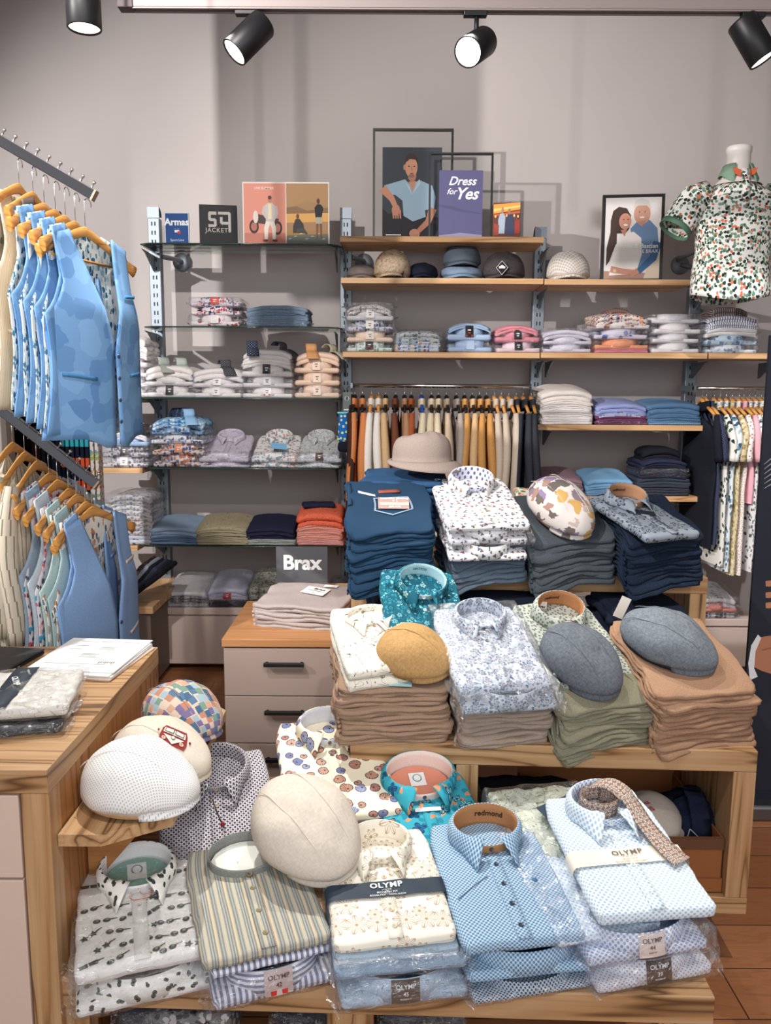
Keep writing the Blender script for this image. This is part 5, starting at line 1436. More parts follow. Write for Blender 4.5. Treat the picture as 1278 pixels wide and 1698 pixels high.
# right rail with short sleeved shirts
YR2 = 4.62
zr2 = W(1210, 644, YR2).z
ra = W(1149, 640, YR2).x; rb = W(1330, 640, YR2).x
T = thing('clothes_rail', 'chrome clothes rail at right carrying short-sleeved printed shirts', 'rail', (0, YR2, zr2))
MB().tube([(ra, 0, 0), (rb, 0, 0)], .011, 10).build('rod', [CHROME], T)
MB().box(ra, ra + .012, -.02, YP - YR2 - .035, -.014, .014).build('arm', [STEEL], T)
navyd = dots('#2b3048', '#5c6484', .008)
sp = [(1164, fabric('#20222c', .2), 'black shirt', .8), (1171, navyd, 'navy dotted shirt', .78), (1184, busy('#eceae4', ['#4c6450', '#2e3a34'], 45, .3), 'white shirt with dark green leaves', .9), (1194, busy('#e4e8ea', ['#5c88a0', '#a4bcc8', '#3c5870'], 40, .45), 'white shirt with blue palms', .93),
      (1204, busy('#d8c8a0', ['#a8905c', '#e8e0c8'], 60, .6), 'sand leaf shirt', .95), (1214, dots('#f2eeea', '#c06a54', .02, .2, rnd=.6), 'white shirt with small red sprigs', .95), (1225, fabric('#f0b8c4', .06), 'pink shirt', .55), (1233, busy('#eceaea', ['#8a9aa0', '#4c585c'], 50, .4), 'grey fern shirt', .93),
      (1242, busy('#f0e8e8', ['#d05860', '#7ca088'], 40, .35), 'white shirt with red flowers', .93), (1252, busy('#eef0ea', ['#5a7a5c', '#a8b8a0'], 40, .4), 'white shirt with green vines', .95), (1262, busy('#e8eef2', ['#6888b8', '#c0d0e4'], 45, .4), 'white shirt with blue sprigs', .93)]
for k, (px, m, desc, ln) in enumerate(sp):
    P = W(px, 660, YR2)
    hung_jacket(desc + ' on the right rail', (P.x, YR2, zr2 - .075), radians(3), m, ln, .033, .42, 'short-sleeved shirts on the right rail', .24, k + 40, name='hanging_shirt', cat='shirt', short=True)
    h = [o for o in COL.objects if o.name.startswith('clothes_hanger')][-1]
    h['label'] = 'wooden hanger carrying the ' + desc + ' at right'
# socks card hanging on the upright
P = W(575, 650, 4.52)
T = thing('sock_pack', 'pair of blue spotted socks with grey card hanging from the upright', 'socks', (P.x, 4.52, P.z))
MB().box(-.022, .022, -.002, .002, -.115, 0).build('card', [flat('#6c7270')], T)
b = MB(); b.shape(circle(0, -.035, .012), lambda x, y: (x, -.0026, y), 0); b.shape(circle(0, -.035, .009, .011), lambda x, y: (x, -.003, y), 1); b.shape(rect(-.016, .016, -.1, -.092), lambda x, y: (x, -.0026, y), 0); b.build('print', [flat('#dfe0de'), flat('#50565a')], T)
b = MB(); b.pillow(.105, .17, .03, 0, 0, 0, 2, .003, nx=8, ny=8)
o = b.build('socks', [dots('#1f6fc0', '#e6e4a0', .03, .22, rnd=.8)], T, rot=(pi/2, 0, 0)); o.location = (0.005, .0, -.19)
MB().box(-.052, .052, -.03, .0, -.118, -.108).build('cuff_band', [flat('#7cd0a8')], T, bevel=.003)
MB().box(-.052, .052, -.03, .0, -.262, -.252).build('yellow_band', [flat('#e0e24a')], T, bevel=.003)
MB().pillow(.11, .06, .03, 0, 0, 0, 5, .003, nx=6, ny=4).build('dark_toe', [fabric('#20222e', .2)], T, loc=(.005, 0, -.30), rot=(pi/2, 0, 0))
MB().tube([(0, 0, 0), (0, .0, .02), (0.01, .02, .03)], .002, 6).build('hook', [BLACK], T)

# ------------------------------------------------------------------ polo on a torso
YT = 4.30
def TX(px, py): return W(px, py, YT)
c0 = TX(1222, 300)
s1 = abs(TX(1290, 400).x - TX(1146, 400).x)
T = thing('mannequin_torso', 'white half torso with neck cap above the right shelf', 'mannequin', (c0.x, YT, TX(1222, 490).z))
Ht = TX(1222, 243).z - TX(1222, 490).z
zN = TX(1222, 285).z - TX(1222, 490).z
b = MB()
b.lathe([(.0, Ht), (.055, Ht), (.062, Ht - .006), (.062, Ht - .03), (.058, Ht - .034), (.06, zN), (.075, zN - .03), (.12, zN - .07)], 32, sy=.9)
b.build('neck', [plain('#ece6e2', .4, 0, .4)], T)
MB().tube([(.0, .08, zN - .3), (0.0, YW - YT - .01, zN - .3)], .012, 8).build('wall_arm', [STEEL], T)
FLOR = busy('#efeee8', ['#4c6e58', '#2f3c38', '#6f9078', '#d8765a', '#8aa090', '#2c3430'], 62, .72, .014)
P_ = thing('polo_shirt', 'white polo with green and orange flower print on the torso', 'polo shirt', T.location)
b = MB()
def torso(a, v):
    th = a*2*pi; z = (zN - .02)*(1 - v) + .0
    # half widths from neck to hem
    pr = [(0, .075), (.06, .10), (.13, .185), (.22, .215), (.4, .205), (.62, .185), (.82, .20), (1, .205)]
    for (v0, r0), (v1, r1) in zip(pr, pr[1:]):
        if v <= v1: rx = r0 + (r1 - r0)*((v - v0)/(v1 - v0)); break
    else: rx = pr[-1][1]
    ry = min(rx*.62, .115) if v > .06 else rx*.8
    x = rx*cos(th); y = ry*sin(th)
    hem = -.035*max(0, (v - .85)/.15)*(1 - (abs(x)/.205)**2)
    fold = .006*sin(th*7 + v*9)*max(0, v - .25)
    return (x + fold*cos(th), y + fold*sin(th), z + hem + .03*(v > .9)*0 + .025*(1 - v)*0 - (.03*(abs(x)/.2)**2 if .02 < v < .2 else 0))
b.grid(torso, 56, 30, lambda a, v: (a*1.25, -v*.65), 0, cu=True)
b.build('body', [FLOR], P_, solid=.002)
for sx in (-1, 1):
    s = MB()
    s.tube([(sx*.14, 0, zN - .115), (sx*.20, 0, zN - .14), (sx*.255, -.005, zN - .205), (sx*.30, -.01, zN - .275)], [.075, .088, .082, .078], 18, sy=1.0, up=Vector((0, 1, 0)), cap=False)
    s.build('sleeve', [FLOR], P_, solid=.002)
    c = MB(); c.tube([(sx*.294, -.01, zN - .266), (sx*.310, -.012, zN - .290)], .081, 18, up=Vector((0, 1, 0)), cap=False); c.build('sleeve_cuff', [fabric('#5a7c66', .1)], P_, solid=.004)
g_ = MB()
def pc_(a, v):
    th = .5 + a*(2*pi - 1.0); gf = max(0, 1 - min(a, 1-a)/.16)
    r = .070 + .022*v
    return (r*sin(th)*(1 + .22*gf*v), -r*.95*cos(th) - .02*gf*v, zN + .028 - .052*v - .05*gf*v)
g_.grid(pc_, 40, 4, lambda a, v: (a*.4, v*.05)); g_.build('collar', [fabric('#8aa890', .08)], P_, solid=.004)
pl = MB(); pl.grid(lambda a, v: (-.018 + .036*a, -.098 - .02*min(1, (1-v)*2)*1.0, zN - .20 + .19*v), 2, 8, lambda a, v: (a*.036, v*.2)); pl.build('placket', [FLOR], P_, solid=.003)
for k in range(3):
    bb = MB(); bb.M = Matrix.Translation((0, -.124 + k*.006, zN - .165 + k*.055)) @ Matrix.Rotation(pi/2, 4, 'X'); bb.lathe([(0, .002), (.005, .002), (.006, 0)], 10); bb.build('button', [flat('#c85a3c')], P_)
b = MB(); b.shape([(-.062, .0), (-.018, -.012), (-.022, -.045), (-.05, -.03)], lambda x, y: (x, -.088, zN + y)); b.shape([(.062, .0), (.05, -.03), (.022, -.045), (.018, -.012)], lambda x, y: (x, -.088, zN + y)); b.build('orange_facing', [fabric('#e0704a', .08)], P_, solid=.003)

# ------------------------------------------------------------------ waterfall racks with waistcoats at left
def rack(label, e0, e1, lab_posts):
    T = thing('waterfall_arm', label, 'rail', e0)
    d = e1 - e0; L = d.length
    u = d.normalized(); side = Vector((-u.y, u.x, 0)).normalized(); upv = side.cross(u)*-1
    if upv.z < 0: upv = -upv
    M = Matrix((u, side, upv)).transposed().to_4x4()
    b = MB(); b.M = M; b.box(-.25, L, -.013, .013, -.016, .016); b.build('square_tube', [metal('#6c6c70', .18)], T, bevel=.002)
    c = MB(); c.M = M; c.box(L, L + .006, -.014, .014, -.017, .017); c.build('end_cap', [metal('#b8a490', .35)], T)
    n = 9
    for k in range(n):
        q = MB(); q.M = M; x = L*(k + .6)/n
        q.lathe([(0, .040), (.005, .038), (.006, .034), (.003, .029), (.003, .016)], 10, c=(x, 0, 0)); q.build('stop_pin', [CHROME], T)
    return T, M
E1 = W(155, 324, 2.635); E0 = W(-12, 226, 2.635)
rack('chrome sloping arm with stop pins carrying the upper blue waistcoats', E0, E1, 0)
F1 = W(160, 803, 2.72); F0 = W(18, 692, 2.72)
rack('chrome sloping arm with stop pins carrying the lower waistcoats', F0, F1, 0)
T = thing('rack_upright', 'grey steel upright holding both sloping waistcoat arms at far left', 'upright', (min(E0.x, F0.x) - .24, 2.68, 0))
MB().box(-.03, .03, -.08, .08, 0, E0.z + .25).build('post', [STEEL], T, bevel=.003)
VR = radians(89.5)
suede = busy('#6d96c2', ['#6088b6', '#769fca', '#5a84b4'], 14, .8, .05)
lin1 = busy('#dfe3e0', ['#4a7a94', '#2f5a7c', '#8ab0bc', '#b8c8c4'], 85, .62, .012, stretch=.6)
GV = 'blue suede look waistcoats on the upper arm'
names = ['frontmost', 'second from the front', 'third from the front', 'fourth from the front', 'rearmost']
for k in range(5):
    q = [0, .10, .20, .30, .41][k]
    P = E1.lerp(E0, .10 + q)
    hz = P.z - .115
    hl = hanger('wooden hanger of the upper suede blue waistcoats, ' + names[k], (P.x, P.y, hz), VR - (.34 if k == 0 else .12), w=.44, hook=.10, group=GV + ', hangers', bar=(k == 0))
    vest('blue suede look waistcoat on the upper arm, ' + names[k], (P.x, P.y, hz + .012), VR - (.34 if k == 0 else .12), suede, lin1, bulge=.08 if k == 0 else .036, w=.235, Hh=.66, group=GV, seed=k, welt=fabric('#4c86b4', .1), open_=.02)
for k, (q, mat, lab) in enumerate([(.58, fabric('#6c6260', .12), 'dark grey garment'), (.72, stripes('#cbbba4', [(.75, '#b09c84')], .008), 'beige ribbed cardigan')]):
    P = E1.lerp(E0, q + .04); hz = P.z - .10
    hanger('wooden hanger of the ' + lab + ' behind the blue waistcoats', (P.x, P.y, hz), VR, w=.42, hook=.09)
    vest(lab + ' hanging behind the upper blue waistcoats', (P.x - .03*k, P.y + .06, hz + .012), VR, mat, busy('#d8d0c4', ['#8a9a88', '#c8b8a0'], 40, .5), w=.24, Hh=.70 if k else .5, seed=20+k)
lin2 = busy('#e6e2da', ['#8c97a8', '#b9805c', '#54606e', '#c8a48c'], 70, .5, .012, stretch=.6)
lin3 = busy('#dcd8dc', ['#d05a6c', '#3a9ac0', '#5c5468', '#e8b8b8'], 60, .65, .012)
cl = [('sky blue waistcoat', fabric('#86a6d2', .07), lin2, .07), ('sky blue waistcoat', fabric('#84a4d0', .07), lin2, .15), ('pale mint waistcoat', fabric('#a9c2c6', .08), lin2, .26), ('ice mint waistcoat', fabric('#b3cbc9', .07), lin3, .35), ('white blue linen waistcoat', fabric('#c3cfd8', .1), lin3, .48), ('grey blue waistcoat', fabric('#9aacbd', .08), lin3, .58)]
for k, (lab, m, ln, q) in enumerate(cl):
    P = F1.lerp(F0, q); hz = P.z - .095
    w_ = lab + ' on the lower arm' + (', frontmost' if k == 0 else ', directly behind the frontmost' if k == 1 else '')
    hanger('wooden hanger of the ' + w_, (P.x, P.y, hz), VR - (.24 if k == 0 else .10), w=.46, hook=.08, group='wooden hangers on the lower arm')
    vest(w_, (P.x, P.y, hz + .012), VR - (.24 if k == 0 else .10), m, ln, w=.245, Hh=.66, seed=30+k, bulge=.07 if k == 0 else .036, group='waistcoats on the lower arm', welt=(fabric('#e2d3c4', .06) if k == 0 else None), open_=.01)
wl = stripes('#d6cbb8', [(.8, '#8c8272')], .022)
for k, q in enumerate((.72, .86, 1.0)):
    P = F1.lerp(F0, q); hz = P.z - .085
    w_ = 'cream striped jacket on the lower arm, ' + ['nearest the waistcoats', 'middle of three', 'farthest of three'][k]
    hanger('wooden hanger of the ' + w_, (P.x, P.y, hz), VR, w=.42, hook=.075, group='wooden hangers on the lower arm')
    hung_jacket(w_, (P.x, P.y, hz + .01), VR - pi/2, wl, .7, .055, .44, 'cream striped jackets on the lower arm', .5, 60 + k, hang=False, collar=False, cat='jacket', name='hanging_jacket')
# rack of striped socks in the far corner
YK = 3.6
za = W(110, 712, YK).z
xa = W(25, 712, YK).x; xb_ = W(170, 712, YK).x
T = thing('sock_rail', 'black rail with striped socks behind the sloping arms', 'rail', (0, YK, za))
MB().tube([(xa, 0, 0), (xb_, 0, 0)], .008, 8).build('rod', [BLACK], T)
sock = NT('striped_sock', .9, .1); u_ = sock.uv(); yv = sock.n('ShaderNodeSeparateXYZ', i_0=u_).outputs[1]
sock.col(sock.ramp(sock.math('MULTIPLY', yv, -2.2), [(0, C('#3fb4c4')), (.09, C('#1c2338')), (.20, C('#e0603a')), (.29, C('#1c2338')), (.42, C('#d8563a')), (.51, C('#1c2338'))], 'CONSTANT'))
sock2 = fabric('#2c3c54', .2); sock3 = busy('#e8e0dc', ['#e08a54', '#6aa0c8', '#9ac06c'], 60, .5); sock4 = fabric('#3a2a2a', .2)
for k in range(14):
    px = 58 + k*8.0
    m = sock4 if k < 2 else sock2 if k < 6 else sock.mat if k < 12 else sock3
    P = W(px, 716, YK)
    t = thing('hanging_socks', ['dark brown socks at the left end of the far rail', 'dark brown socks, second on the far rail', 'plain navy socks beside the dark brown ones', 'plain navy socks, second of four', 'plain navy socks, third of four', 'plain navy socks beside the striped ones', 'orange striped navy socks, leftmost of six', 'orange striped navy socks, second of six', 'orange striped navy socks, third of six', 'orange striped navy socks, fourth of six', 'orange striped navy socks, fifth of six', 'orange striped navy socks, rightmost of six', 'white confetti patterned socks beside the striped ones', 'white confetti patterned socks at the right end of the far rail'][k], 'socks', (P.x, YK, za - .03), radians(8), 'socks on the far rail')
    MB().box(-.008, .008, -.045, .045, -.46 if k >= 12 else -.40, 0).build('sock', [m], t, bevel=.004)
    MB().tube([(0, 0, 0), (0, 0, .03), (0, .008, .042)], .003, 6).build('clip_hook', [CHROME], t)
P = W(45, 790, 3.75)
T = thing('dark_coat', 'black coat hanging behind the upper waistcoats at far left', 'coat', (W(70, 700, 3.7).x, 3.72, W(60, 640, 3.7).z))
MB().pillow(.5, .62, .06, 0, 0, 0, 8, .006, nx=12, ny=12).build('body', [fabric('#17181e', .2)], T, rot=(pi/2, 0, 0), loc=(0, 0, -.28))
# ------------------------------------------------------------------ the display tables
def Rz(p, a): return Vector((p[0]*cos(a) - p[1]*sin(a), p[0]*sin(a) + p[1]*cos(a)))
def front_at(px, py, z, d, rz):
    """centre of a garment whose front edge midpoint is seen at px, py"""
    p = WZ(px, py, z); o = Rz((0, d/2), rz)
    return (p.x + o.x, p.y + o.y, z)
def trousers(label, loc, rz, w, d, h, mat, seed, tilt=0.0, group=None, edge=None, cat='trousers', extra=None, name='folded_trousers', droop=0.0, layers=2, stitch=None):
    """folded trousers; the left side shows the turned legs; the front may hang over a table edge"""
    T = thing(name, label, cat, loc, rz, group, rot=(tilt, 0, rz))
    b = MB(); r = random.Random(seed)
    def df(x, y, z):
        k = max(0, (-y - d*.22)/(d*.28)); kl = max(0, (-x + w*.05)/(w*.55))
        z2 = z - droop*k*k*(.35 + 1.1*kl)
        lump = .004*sin(y*55 + seed)*max(0, (-x - w*.34)/(w*.16)) + .004*sin(x*28 + seed*2)*max(0, (-y - d*.38)/(d*.12))
        return (x + .006*sin(y*26 + seed*1.3), y + .005*sin(x*20 + seed*1.7), z2 + lump)
    for k in range(layers):
        b.pillow(w*(1 - r.random()*.03), d*(1 - r.random()*.04), h/layers*1.06, (r.random()-.5)*.010, (r.random()-.5)*.010, k*h/layers, seed + k*.37, .0026, nx=18, ny=16, df=df, rc=.03)
    b.build('cloth', [mat], T)
    # turned leg folds peeping out at the left
    c = MB()
    for k in range(layers):
        zz = (k + .45)*h/layers
        pts = []
        for q in range(13):
            y = -d*.44 + d*.86*q/12
            p = df(-w/2 + .004, y, zz)
            pts.append((p[0] - .002 - .004*sin(q*1.3 + seed), y, p[2] + .002*sin(q*2.1 + seed)))
        c.tube(pts, [h/layers*.34*(.7 + .4*abs(sin(q*1.1 + seed))) for q in range(13)], 8)
    c.build('leg_fold', [mat], T)
    if extra: extra(T, h, df)
    return T
def tpile(px, py, z, w, d, n, h, mat, name_, tiltmax, rz=0, group=None, extra=None, droop=0.0, jit=.008, over=0.0, cat='trousers'):
    """pile of trousers; the backs are thicker so the pile leans to the front as it grows"""
    base = front_at(px, py, z, d, rz)
    zc = z; yoff = 0
    r = random.Random(int(px))
    for k in range(n):
        t = tiltmax*(k + .5)/n
        up = (d/2)*sin(t)
        L = (base[0] + (r.random()-.5)*jit, base[1] + (r.random()-.5)*jit, z + .002 + k*h + up*.92)
        p = pos_word(k, n)
        if 4 <= k <= n-5: p = 'number %d from bottom' % (k + 1)
        trousers(name_ + (', ' + p + ' of the pile'), L, rz + (r.random()-.5)*.03, w*(1 - .012*abs(k - n/2)/n), d, h*(1.04), mat, int(px) + k, t, group, droop=droop*(1 - .5*k/n), cat=cat, extra=extra if k == n-1 else None)
    return Vector((base[0], base[1], z + n*h + (d/2)*sin(tiltmax)*.92))
JEAN = denim('#1e374f', '#38597a'); JEAN2 = denim('#2a4a6c', '#4a7298')
STITCH = flat('#9fb2c2')
def jeans_top(T, h, df):
    def on(x, y): 
        p = df(x, y, 0); return (p[0], p[1] - .055, p[2] + h*1.03 + .0036)
    b = MB()
    P = [(-.055, .085), (.065, .085), (.07, -.0), (.005, -.035), (-.06, .0)]
    for off in (0, .006):
        pts = [Vector((x*(1 - off*9), y*(1-off*9) + .03*off*9, 0)) for x, y in P] 
        for i in range(5):
            a_, c_ = pts[i], pts[(i+1) % 5]
            for k in range(6):
                u0 = a_.lerp(c_, k/6); u1 = a_.lerp(c_, (k+1)/6)
                nn = (c_ - a_).normalized(); s = Vector((-nn.y, nn.x, 0))*.0009
                b.shape([tuple((u0 + s)[:2]), tuple((u0 - s)[:2]), tuple((u1 - s)[:2]), tuple((u1 + s)[:2])], on)
    b.build('pocket_stitching', [STITCH], T, solid=.0008)
    c = MB()
    M = Matrix.Translation((.012, .045, 0)) @ Matrix.Rotation(-.1, 4, 'Z')
    def f(x, y):
        q = M @ Vector((x, y, 0)); p = on(q.x, q.y); return (p[0], p[1], p[2] + .002)
    c.shape(rect(-.055, .05, -.042, .036), f, 0)
    c.shape(rect(-.052, .047, -.02, .0), lambda x, y: (f(x, y)[0], f(x, y)[1], f(x, y)[2] + .001), 1)
    c.text('DENIM JEANS', .016, None, 2, bold=.03, fn=lambda x, y: (f(x, y + .024)[0], f(x, y + .024)[1], f(x, y)[2] + .0016))
    c.text('7 |', .018, None, 2, bold=.01, fn=lambda x, y: (f(x, y + .006)[0], f(x, y + .006)[1], f(x, y)[2] + .0018))
    c.text('BRAX', .016, None, 2, bold=.03, fn=lambda x, y: (f(x, y - .032)[0], f(x, y - .032)[1], f(x, y)[2] + .0016))
    c.build('card_label', [flat('#a88a84'), flat('#c8b0a8'), flat('#f4efec')], T)
    c = MB(); c.grid(lambda a, v: on(-.03 + .075*a, .118 + .02*v), 4, 2); c.build('leather_patch', [plain('#8e4a3c', .6, .08)], T, solid=.003)
    c = MB(); c.grid(lambda a, v: on(-.10 + .055*a, .125 + .014*v - .03*a), 4, 1); c.build('white_tag', [flat('#e6e6ea')], T, solid=.002)
    # waistband folds
    c = MB()
    for k in range(2):
        c.tube([(-w_ + .0 + .008*k, -.02 + .026*q, h*.9 - .01*k + .004*sin(q*2.0)) for w_ in (.135,) for q in range(7)], .009, 8)
    c.build('waistband', [JEAN], T)
G1 = 'blue jeans pile on the upper table'
jb = tpile(650, 972, .98, .285, .34, 9, .0215, JEAN, 'mid blue jeans', .40, radians(3), G1, jeans_top, droop=.05)
# jeans piled behind, with the hat
bz = front_at(668, 846, 1.20, .26, 0)
for k in range(4):
    trousers('blue jeans behind the tall jeans pile, ' + pos_word(k, 4), (W(672, 800, 3.02).x, 3.02, W(672, 786, 3.02).z - .18 + k*.045), radians(-4), .30, .28, .042, JEAN2, 90 + k, .10, 'jeans behind the tall pile')
hp = W(698, 760, bz[1] + .10)
htop = 1.06 + 3*.045 + .058 + .012
def hat(label, loc, rz, mat):
    T = thing('summer_hat', label, 'hat', loc, rz)
    b = MB()
    def cr(a, v):
        th = a*2*pi
        if v < .75:
            q = v/.75; r = .100*sin(q*pi/2)**.8; z = .115*cos(q*pi/2)**.55 - .022*exp(-((r*cos(th) + .03)/.045)**2 - (r*sin(th)/.06)**2)*(1)
        else:
            q = (v - .75)/.25; r = .100 + .006*q; z = -.0*q - .0
        return (r*cos(th)*1.12, r*sin(th)*.95, .012 + z + .004*nz(cos(th)*3, sin(th)*3 + v*2, 0, 3))
    b.grid(cr, 44, 18, lambda a, v: (cr(a, v)[0], cr(a, v)[1] + cr(a, v)[2]), 0, cu=True); b.build('crown', [mat], T)
    c = MB()
    def brm(a, v):
        th = a*2*pi; f = .5 + .5*cos(th + .5)
        r = .104 + (.006 + .040*f)*v
        return (r*cos(th)*1.1, r*sin(th)*.96, .014 - .026*v*v*(.3 + f) + .012*v*(1 - f))
    c.grid(brm, 44, 5, lambda a, v: (brm(a, v)[0], brm(a, v)[1]), 0, cu=True); c.build('brim', [mat], T, solid=.003)
    return T
hat('greige linen short brimmed hat on the jeans at the back', (W(699, 765, 3.0).x, 3.0, W(699, 772, 2.95).z), radians(-25), fabric('#93857d', .07))
# grey blue trousers + shirts
SLB = fabric('#5d6b7a', .12); DGR = fabric('#4b5258', .14); DNV = fabric('#1f2a3c', .25)
p2 = tpile(812, 962, .98, .275, .33, 4, .030, SLB, 'slate blue trousers', .30, radians(6), 'slate blue trousers on the upper table', droop=.05)
p3 = tpile(955, 963, .98, .30, .34, 5, .029, DGR, 'dark grey trousers', .36, radians(8), 'dark grey trousers on the upper table', droop=.06)
p4 = tpile(1105, 968, .98, .275, .34, 6, .027, DNV, 'dark navy trousers', .34, radians(9), 'dark navy trousers on the upper table', droop=.05)
FIG = flowers('#e4e2e4', '#b06048', '#3c4658', .022, 3, .9, .03, .9, None, .34, colors=['#b05a4c', '#5c7a8a', '#3c4454', '#c89a48', '#7c5c4c'])
q = Vector((p2.x, p2.y, p2.z))
def lay(loc, k): return (loc[0] - .01, loc[1] - .03 + .0*k, loc[2] + k)
tl = .34
for k, (dz, dd) in enumerate(((-.005, 'small bicycle print shirt pack, bottom of the three packs on slate trousers'), (.05, 'white pack with tiny coloured figures, middle of the packs on slate trousers'))):
    shirt_pack(dd, (q.x - .012, q.y - .05, q.z + dz - .035), radians(7), .27, .33, .055, FIG, FIG, seed=71 + k, far=False, rot=(tl, 0, radians(7)), bag=(k == 1), rx=.085)
dress_shirt('white shirt with tiny coloured figures, open collar, on top above the slate trousers', (q.x - .02, q.y - .055, q.z + .068), rot=(tl, 0, radians(8)), w=.28, d=.36, t=.03, mat=FIG, lining=dots('#d4d4e4', '#5c6480', .016), nb=3, collar=dict(rx=.072, ry=.055, hb=.055, hf=.042, leaf=.03), seed=73, buttons='#c8ccd4')
# reddish piles behind
PQ = busy('#d8c8bc', ['#b06c5c', '#6c5a50', '#c89a84', '#a8a088'], 50, .7)
for k, (px, py, z, w_, lab, m) in enumerate([(862, 868, 1.12, .24, 'rust flowered shirts folded behind the white figure shirt', PQ), (925, 838, 1.15, .26, 'green and coral paisley shirt behind the patchwork cap', busy('#cfd0bc', ['#d88474', '#7c9474', '#e8b8a0', '#5c7458'], 50, .7))]):
    b0 = W(px, py, 2.98 + k*.04)
    for j in range(4 if k == 0 else 2):
        knit(lab + ', ' + pos_word(j, 4 if k == 0 else 2), (b0.x - .02, b0.y, b0.z - .09 + j*.028 + (.05 if k else 0)), radians(14 - k*10), w_, .26, .026, m, 40 + j + k*7, 'flowered shirts behind the upper piles', name='folded_shirt', cat='shirt', rot=(.25, .18 - k*.1, radians(14 - k*12)), layers=1)
# patchwork cap
PATCH = busy('#d5cdc9', ['#8c7c9c', '#6c6460', '#c8a060', '#a48478', '#c4bcc0', '#8a7a84', '#b8a8a0'], 30, .7, .05)
flat_cap('white patchwork floral flat cap on the dark grey trousers', (p3.x - .02, p3.y - .06, p3.z + .012), rot=(0, .12, radians(-62)), L=.30, Wd=.20, H=.11, mat=PATCH, under=fabric('#d8b898'), seed=3, brimout=.008)
bpy.context.view_layer.update()
def turn(o, ax, ang):
    o.rotation_euler = (Matrix.Rotation(ang, 3, ax) @ o.rotation_euler.to_matrix()).to_euler()
turn(COL.objects[[o.name for o in COL.objects if o.name.startswith('flat_cap')][-1]], 'X', .45)
GFL = flowers('#8d97a3', '#3c4450', '#2c3440', .05, 5, 0, .05, .8, None, .5)
def cardtag(T, top):
    b = MB(); b.M = Matrix.Translation((-.01, .0, top(0, 0) + .004)) @ Matrix.Rotation(-.5, 4, 'Z'); b.box(-.05, .05, -.014, .014, 0, .002); b.build('black_hang_tag', [flat('#23252c')], T)
dress_shirt('grey shirt with dark floral print and brown inner collar on the navy trousers', (p4.x - .035, p4.y - .05, p4.z - .022), rot=(.30, 0, radians(26)), w=.235, d=.33, t=.030, mat=GFL, lining=fabric('#b48868', .06), nb=0, collar=dict(rx=.075, ry=.05, hb=.055, hf=.03, leaf=.045, words=('redmond', .016, 0), word_col='#5c3c2c'), seed=77, placket=True, extra=cardtag)

# under the upper table: dark trousers standing at the back, tags
UB = 2.62
for k, (px0, px1, py0, py1, lab) in enumerate([(612, 700, 985, 1072, 'navy folded trousers at left under the upper table'), (752, 892, 992, 1082, 'navy trousers with white tag under the upper table'), (985, 1112, 1000, 1098, 'black navy trousers at right under the upper table')]):
    A0 = W(px0, py0, UB + .15); A1 = W(px1, py0, UB + .15)
    w_ = A1.x - A0.x
    for j in range(3):
        t = trousers(lab + ', ' + ['lowest', 'middle', 'uppermost'][j] + ' of three', ((A0.x + A1.x)/2, UB + .08, .640 + j*.088), radians(-3 + 4*k), w_, .28, .085, fabric('#1b2233', .25), 120 + k*5 + j, .12, 'dark trousers under the upper table')
for (px, py, lab, tx) in ((897, 1014, 'white paper price tag hanging below the grey jeans', 'Brax'), (1032, 1006, 'cream paper tag on the black navy trousers', '')):
    P = W(px, py, 2.50)
    t = thing('paper_tag', lab, 'tag', P, 0, rot=(0, .06 if tx else .4, 0))
    b = MB(); b.box(-.016, .016, 0, .001, -.038, .032, 0)
    if tx:
        b.M = Matrix.Rotation(pi/2, 4, 'X'); b.text('Brax', .012, Matrix.Translation((0, .016, .0008)), 1, bold=.03); b.text('CADIZ', .010, Matrix.Translation((0, -.018, .0008)) @ Matrix.Rotation(pi/2, 4, 'Z'), 1)
    b.build('tag_card', [flat('#e4ded6'), flat('#44403e')], t)

# ---- middle tier
TAN = fabric('#a08470', .09); ROS = fabric('#a59285', .08); OLI = fabric('#87836f', .09); TAN2 = fabric('#a28068', .09)
m1 = tpile(655, 1236, .63, .325, .32, 6, .026, TAN, 'caramel chinos', .34, radians(5), 'caramel chinos at left of the middle table', droop=.0)
m2 = tpile(838, 1236, .63, .27, .33, 6, .024, ROS, 'rose beige chinos', .36, radians(4), 'rose beige chinos on the middle table', droop=.02)
m3 = tpile(1010, 1240, .63, .285, .33, 7, .018, OLI, 'olive green chinos', .34, radians(9), 'olive chinos on the middle table', droop=.05)
m4 = tpile(1176, 1240, .63, .31, .36, 6, .026, TAN2, 'brown chinos', .38, radians(10), 'brown chinos at right of the middle table', droop=.02)
LEAF = scrolls('#e4ded2', '#6c6448', None, 16, .035)
for k in range(2):
    dress_shirt(['ivory shirt with thin palm leaf print under another one', 'ivory short-sleeve shirt with thin palm leaf print and neck label, left of the straw cap'][k], (m1.x - .045, m1.y + .01, m1.z + .004 + k*.034), rot=(.34, -.06, radians(14)), w=.235, d=.32, t=.03, mat=LEAF, lining=LEAF, nb=0, placket=False, collar=dict(rx=.065, ry=.04, hb=.018, hf=.01, leaf=.05, drop=.012), seed=80 + k)
def lab1(T, sf):
    pass
flat_cap('mustard straw coloured linen flat cap on the caramel chinos', (m1.x + .065, m1.y - .06, m1.z + .0), rot=(0, 0, radians(-30)), L=.235, Wd=.20, H=.105, mat=fabric('#bd986a', .08, 260, col2='#a9834f'), under=fabric('#a87c48'), seed=5, brimout=.004, panels=6)
turn([o for o in COL.objects if o.name.startswith('flat_cap')][-1], 'X', .30)
t = thing('paper_tag', 'pale blue folded card under the mustard cap', 'tag', (m1.x + .03, m1.y - .135, m1.z - .035), 0, rot=(.3, 0, -.1)); MB().box(-.06, .03, -.012, .012, 0, .002).build('tag_card', [flat('#a8c8cc')], t)
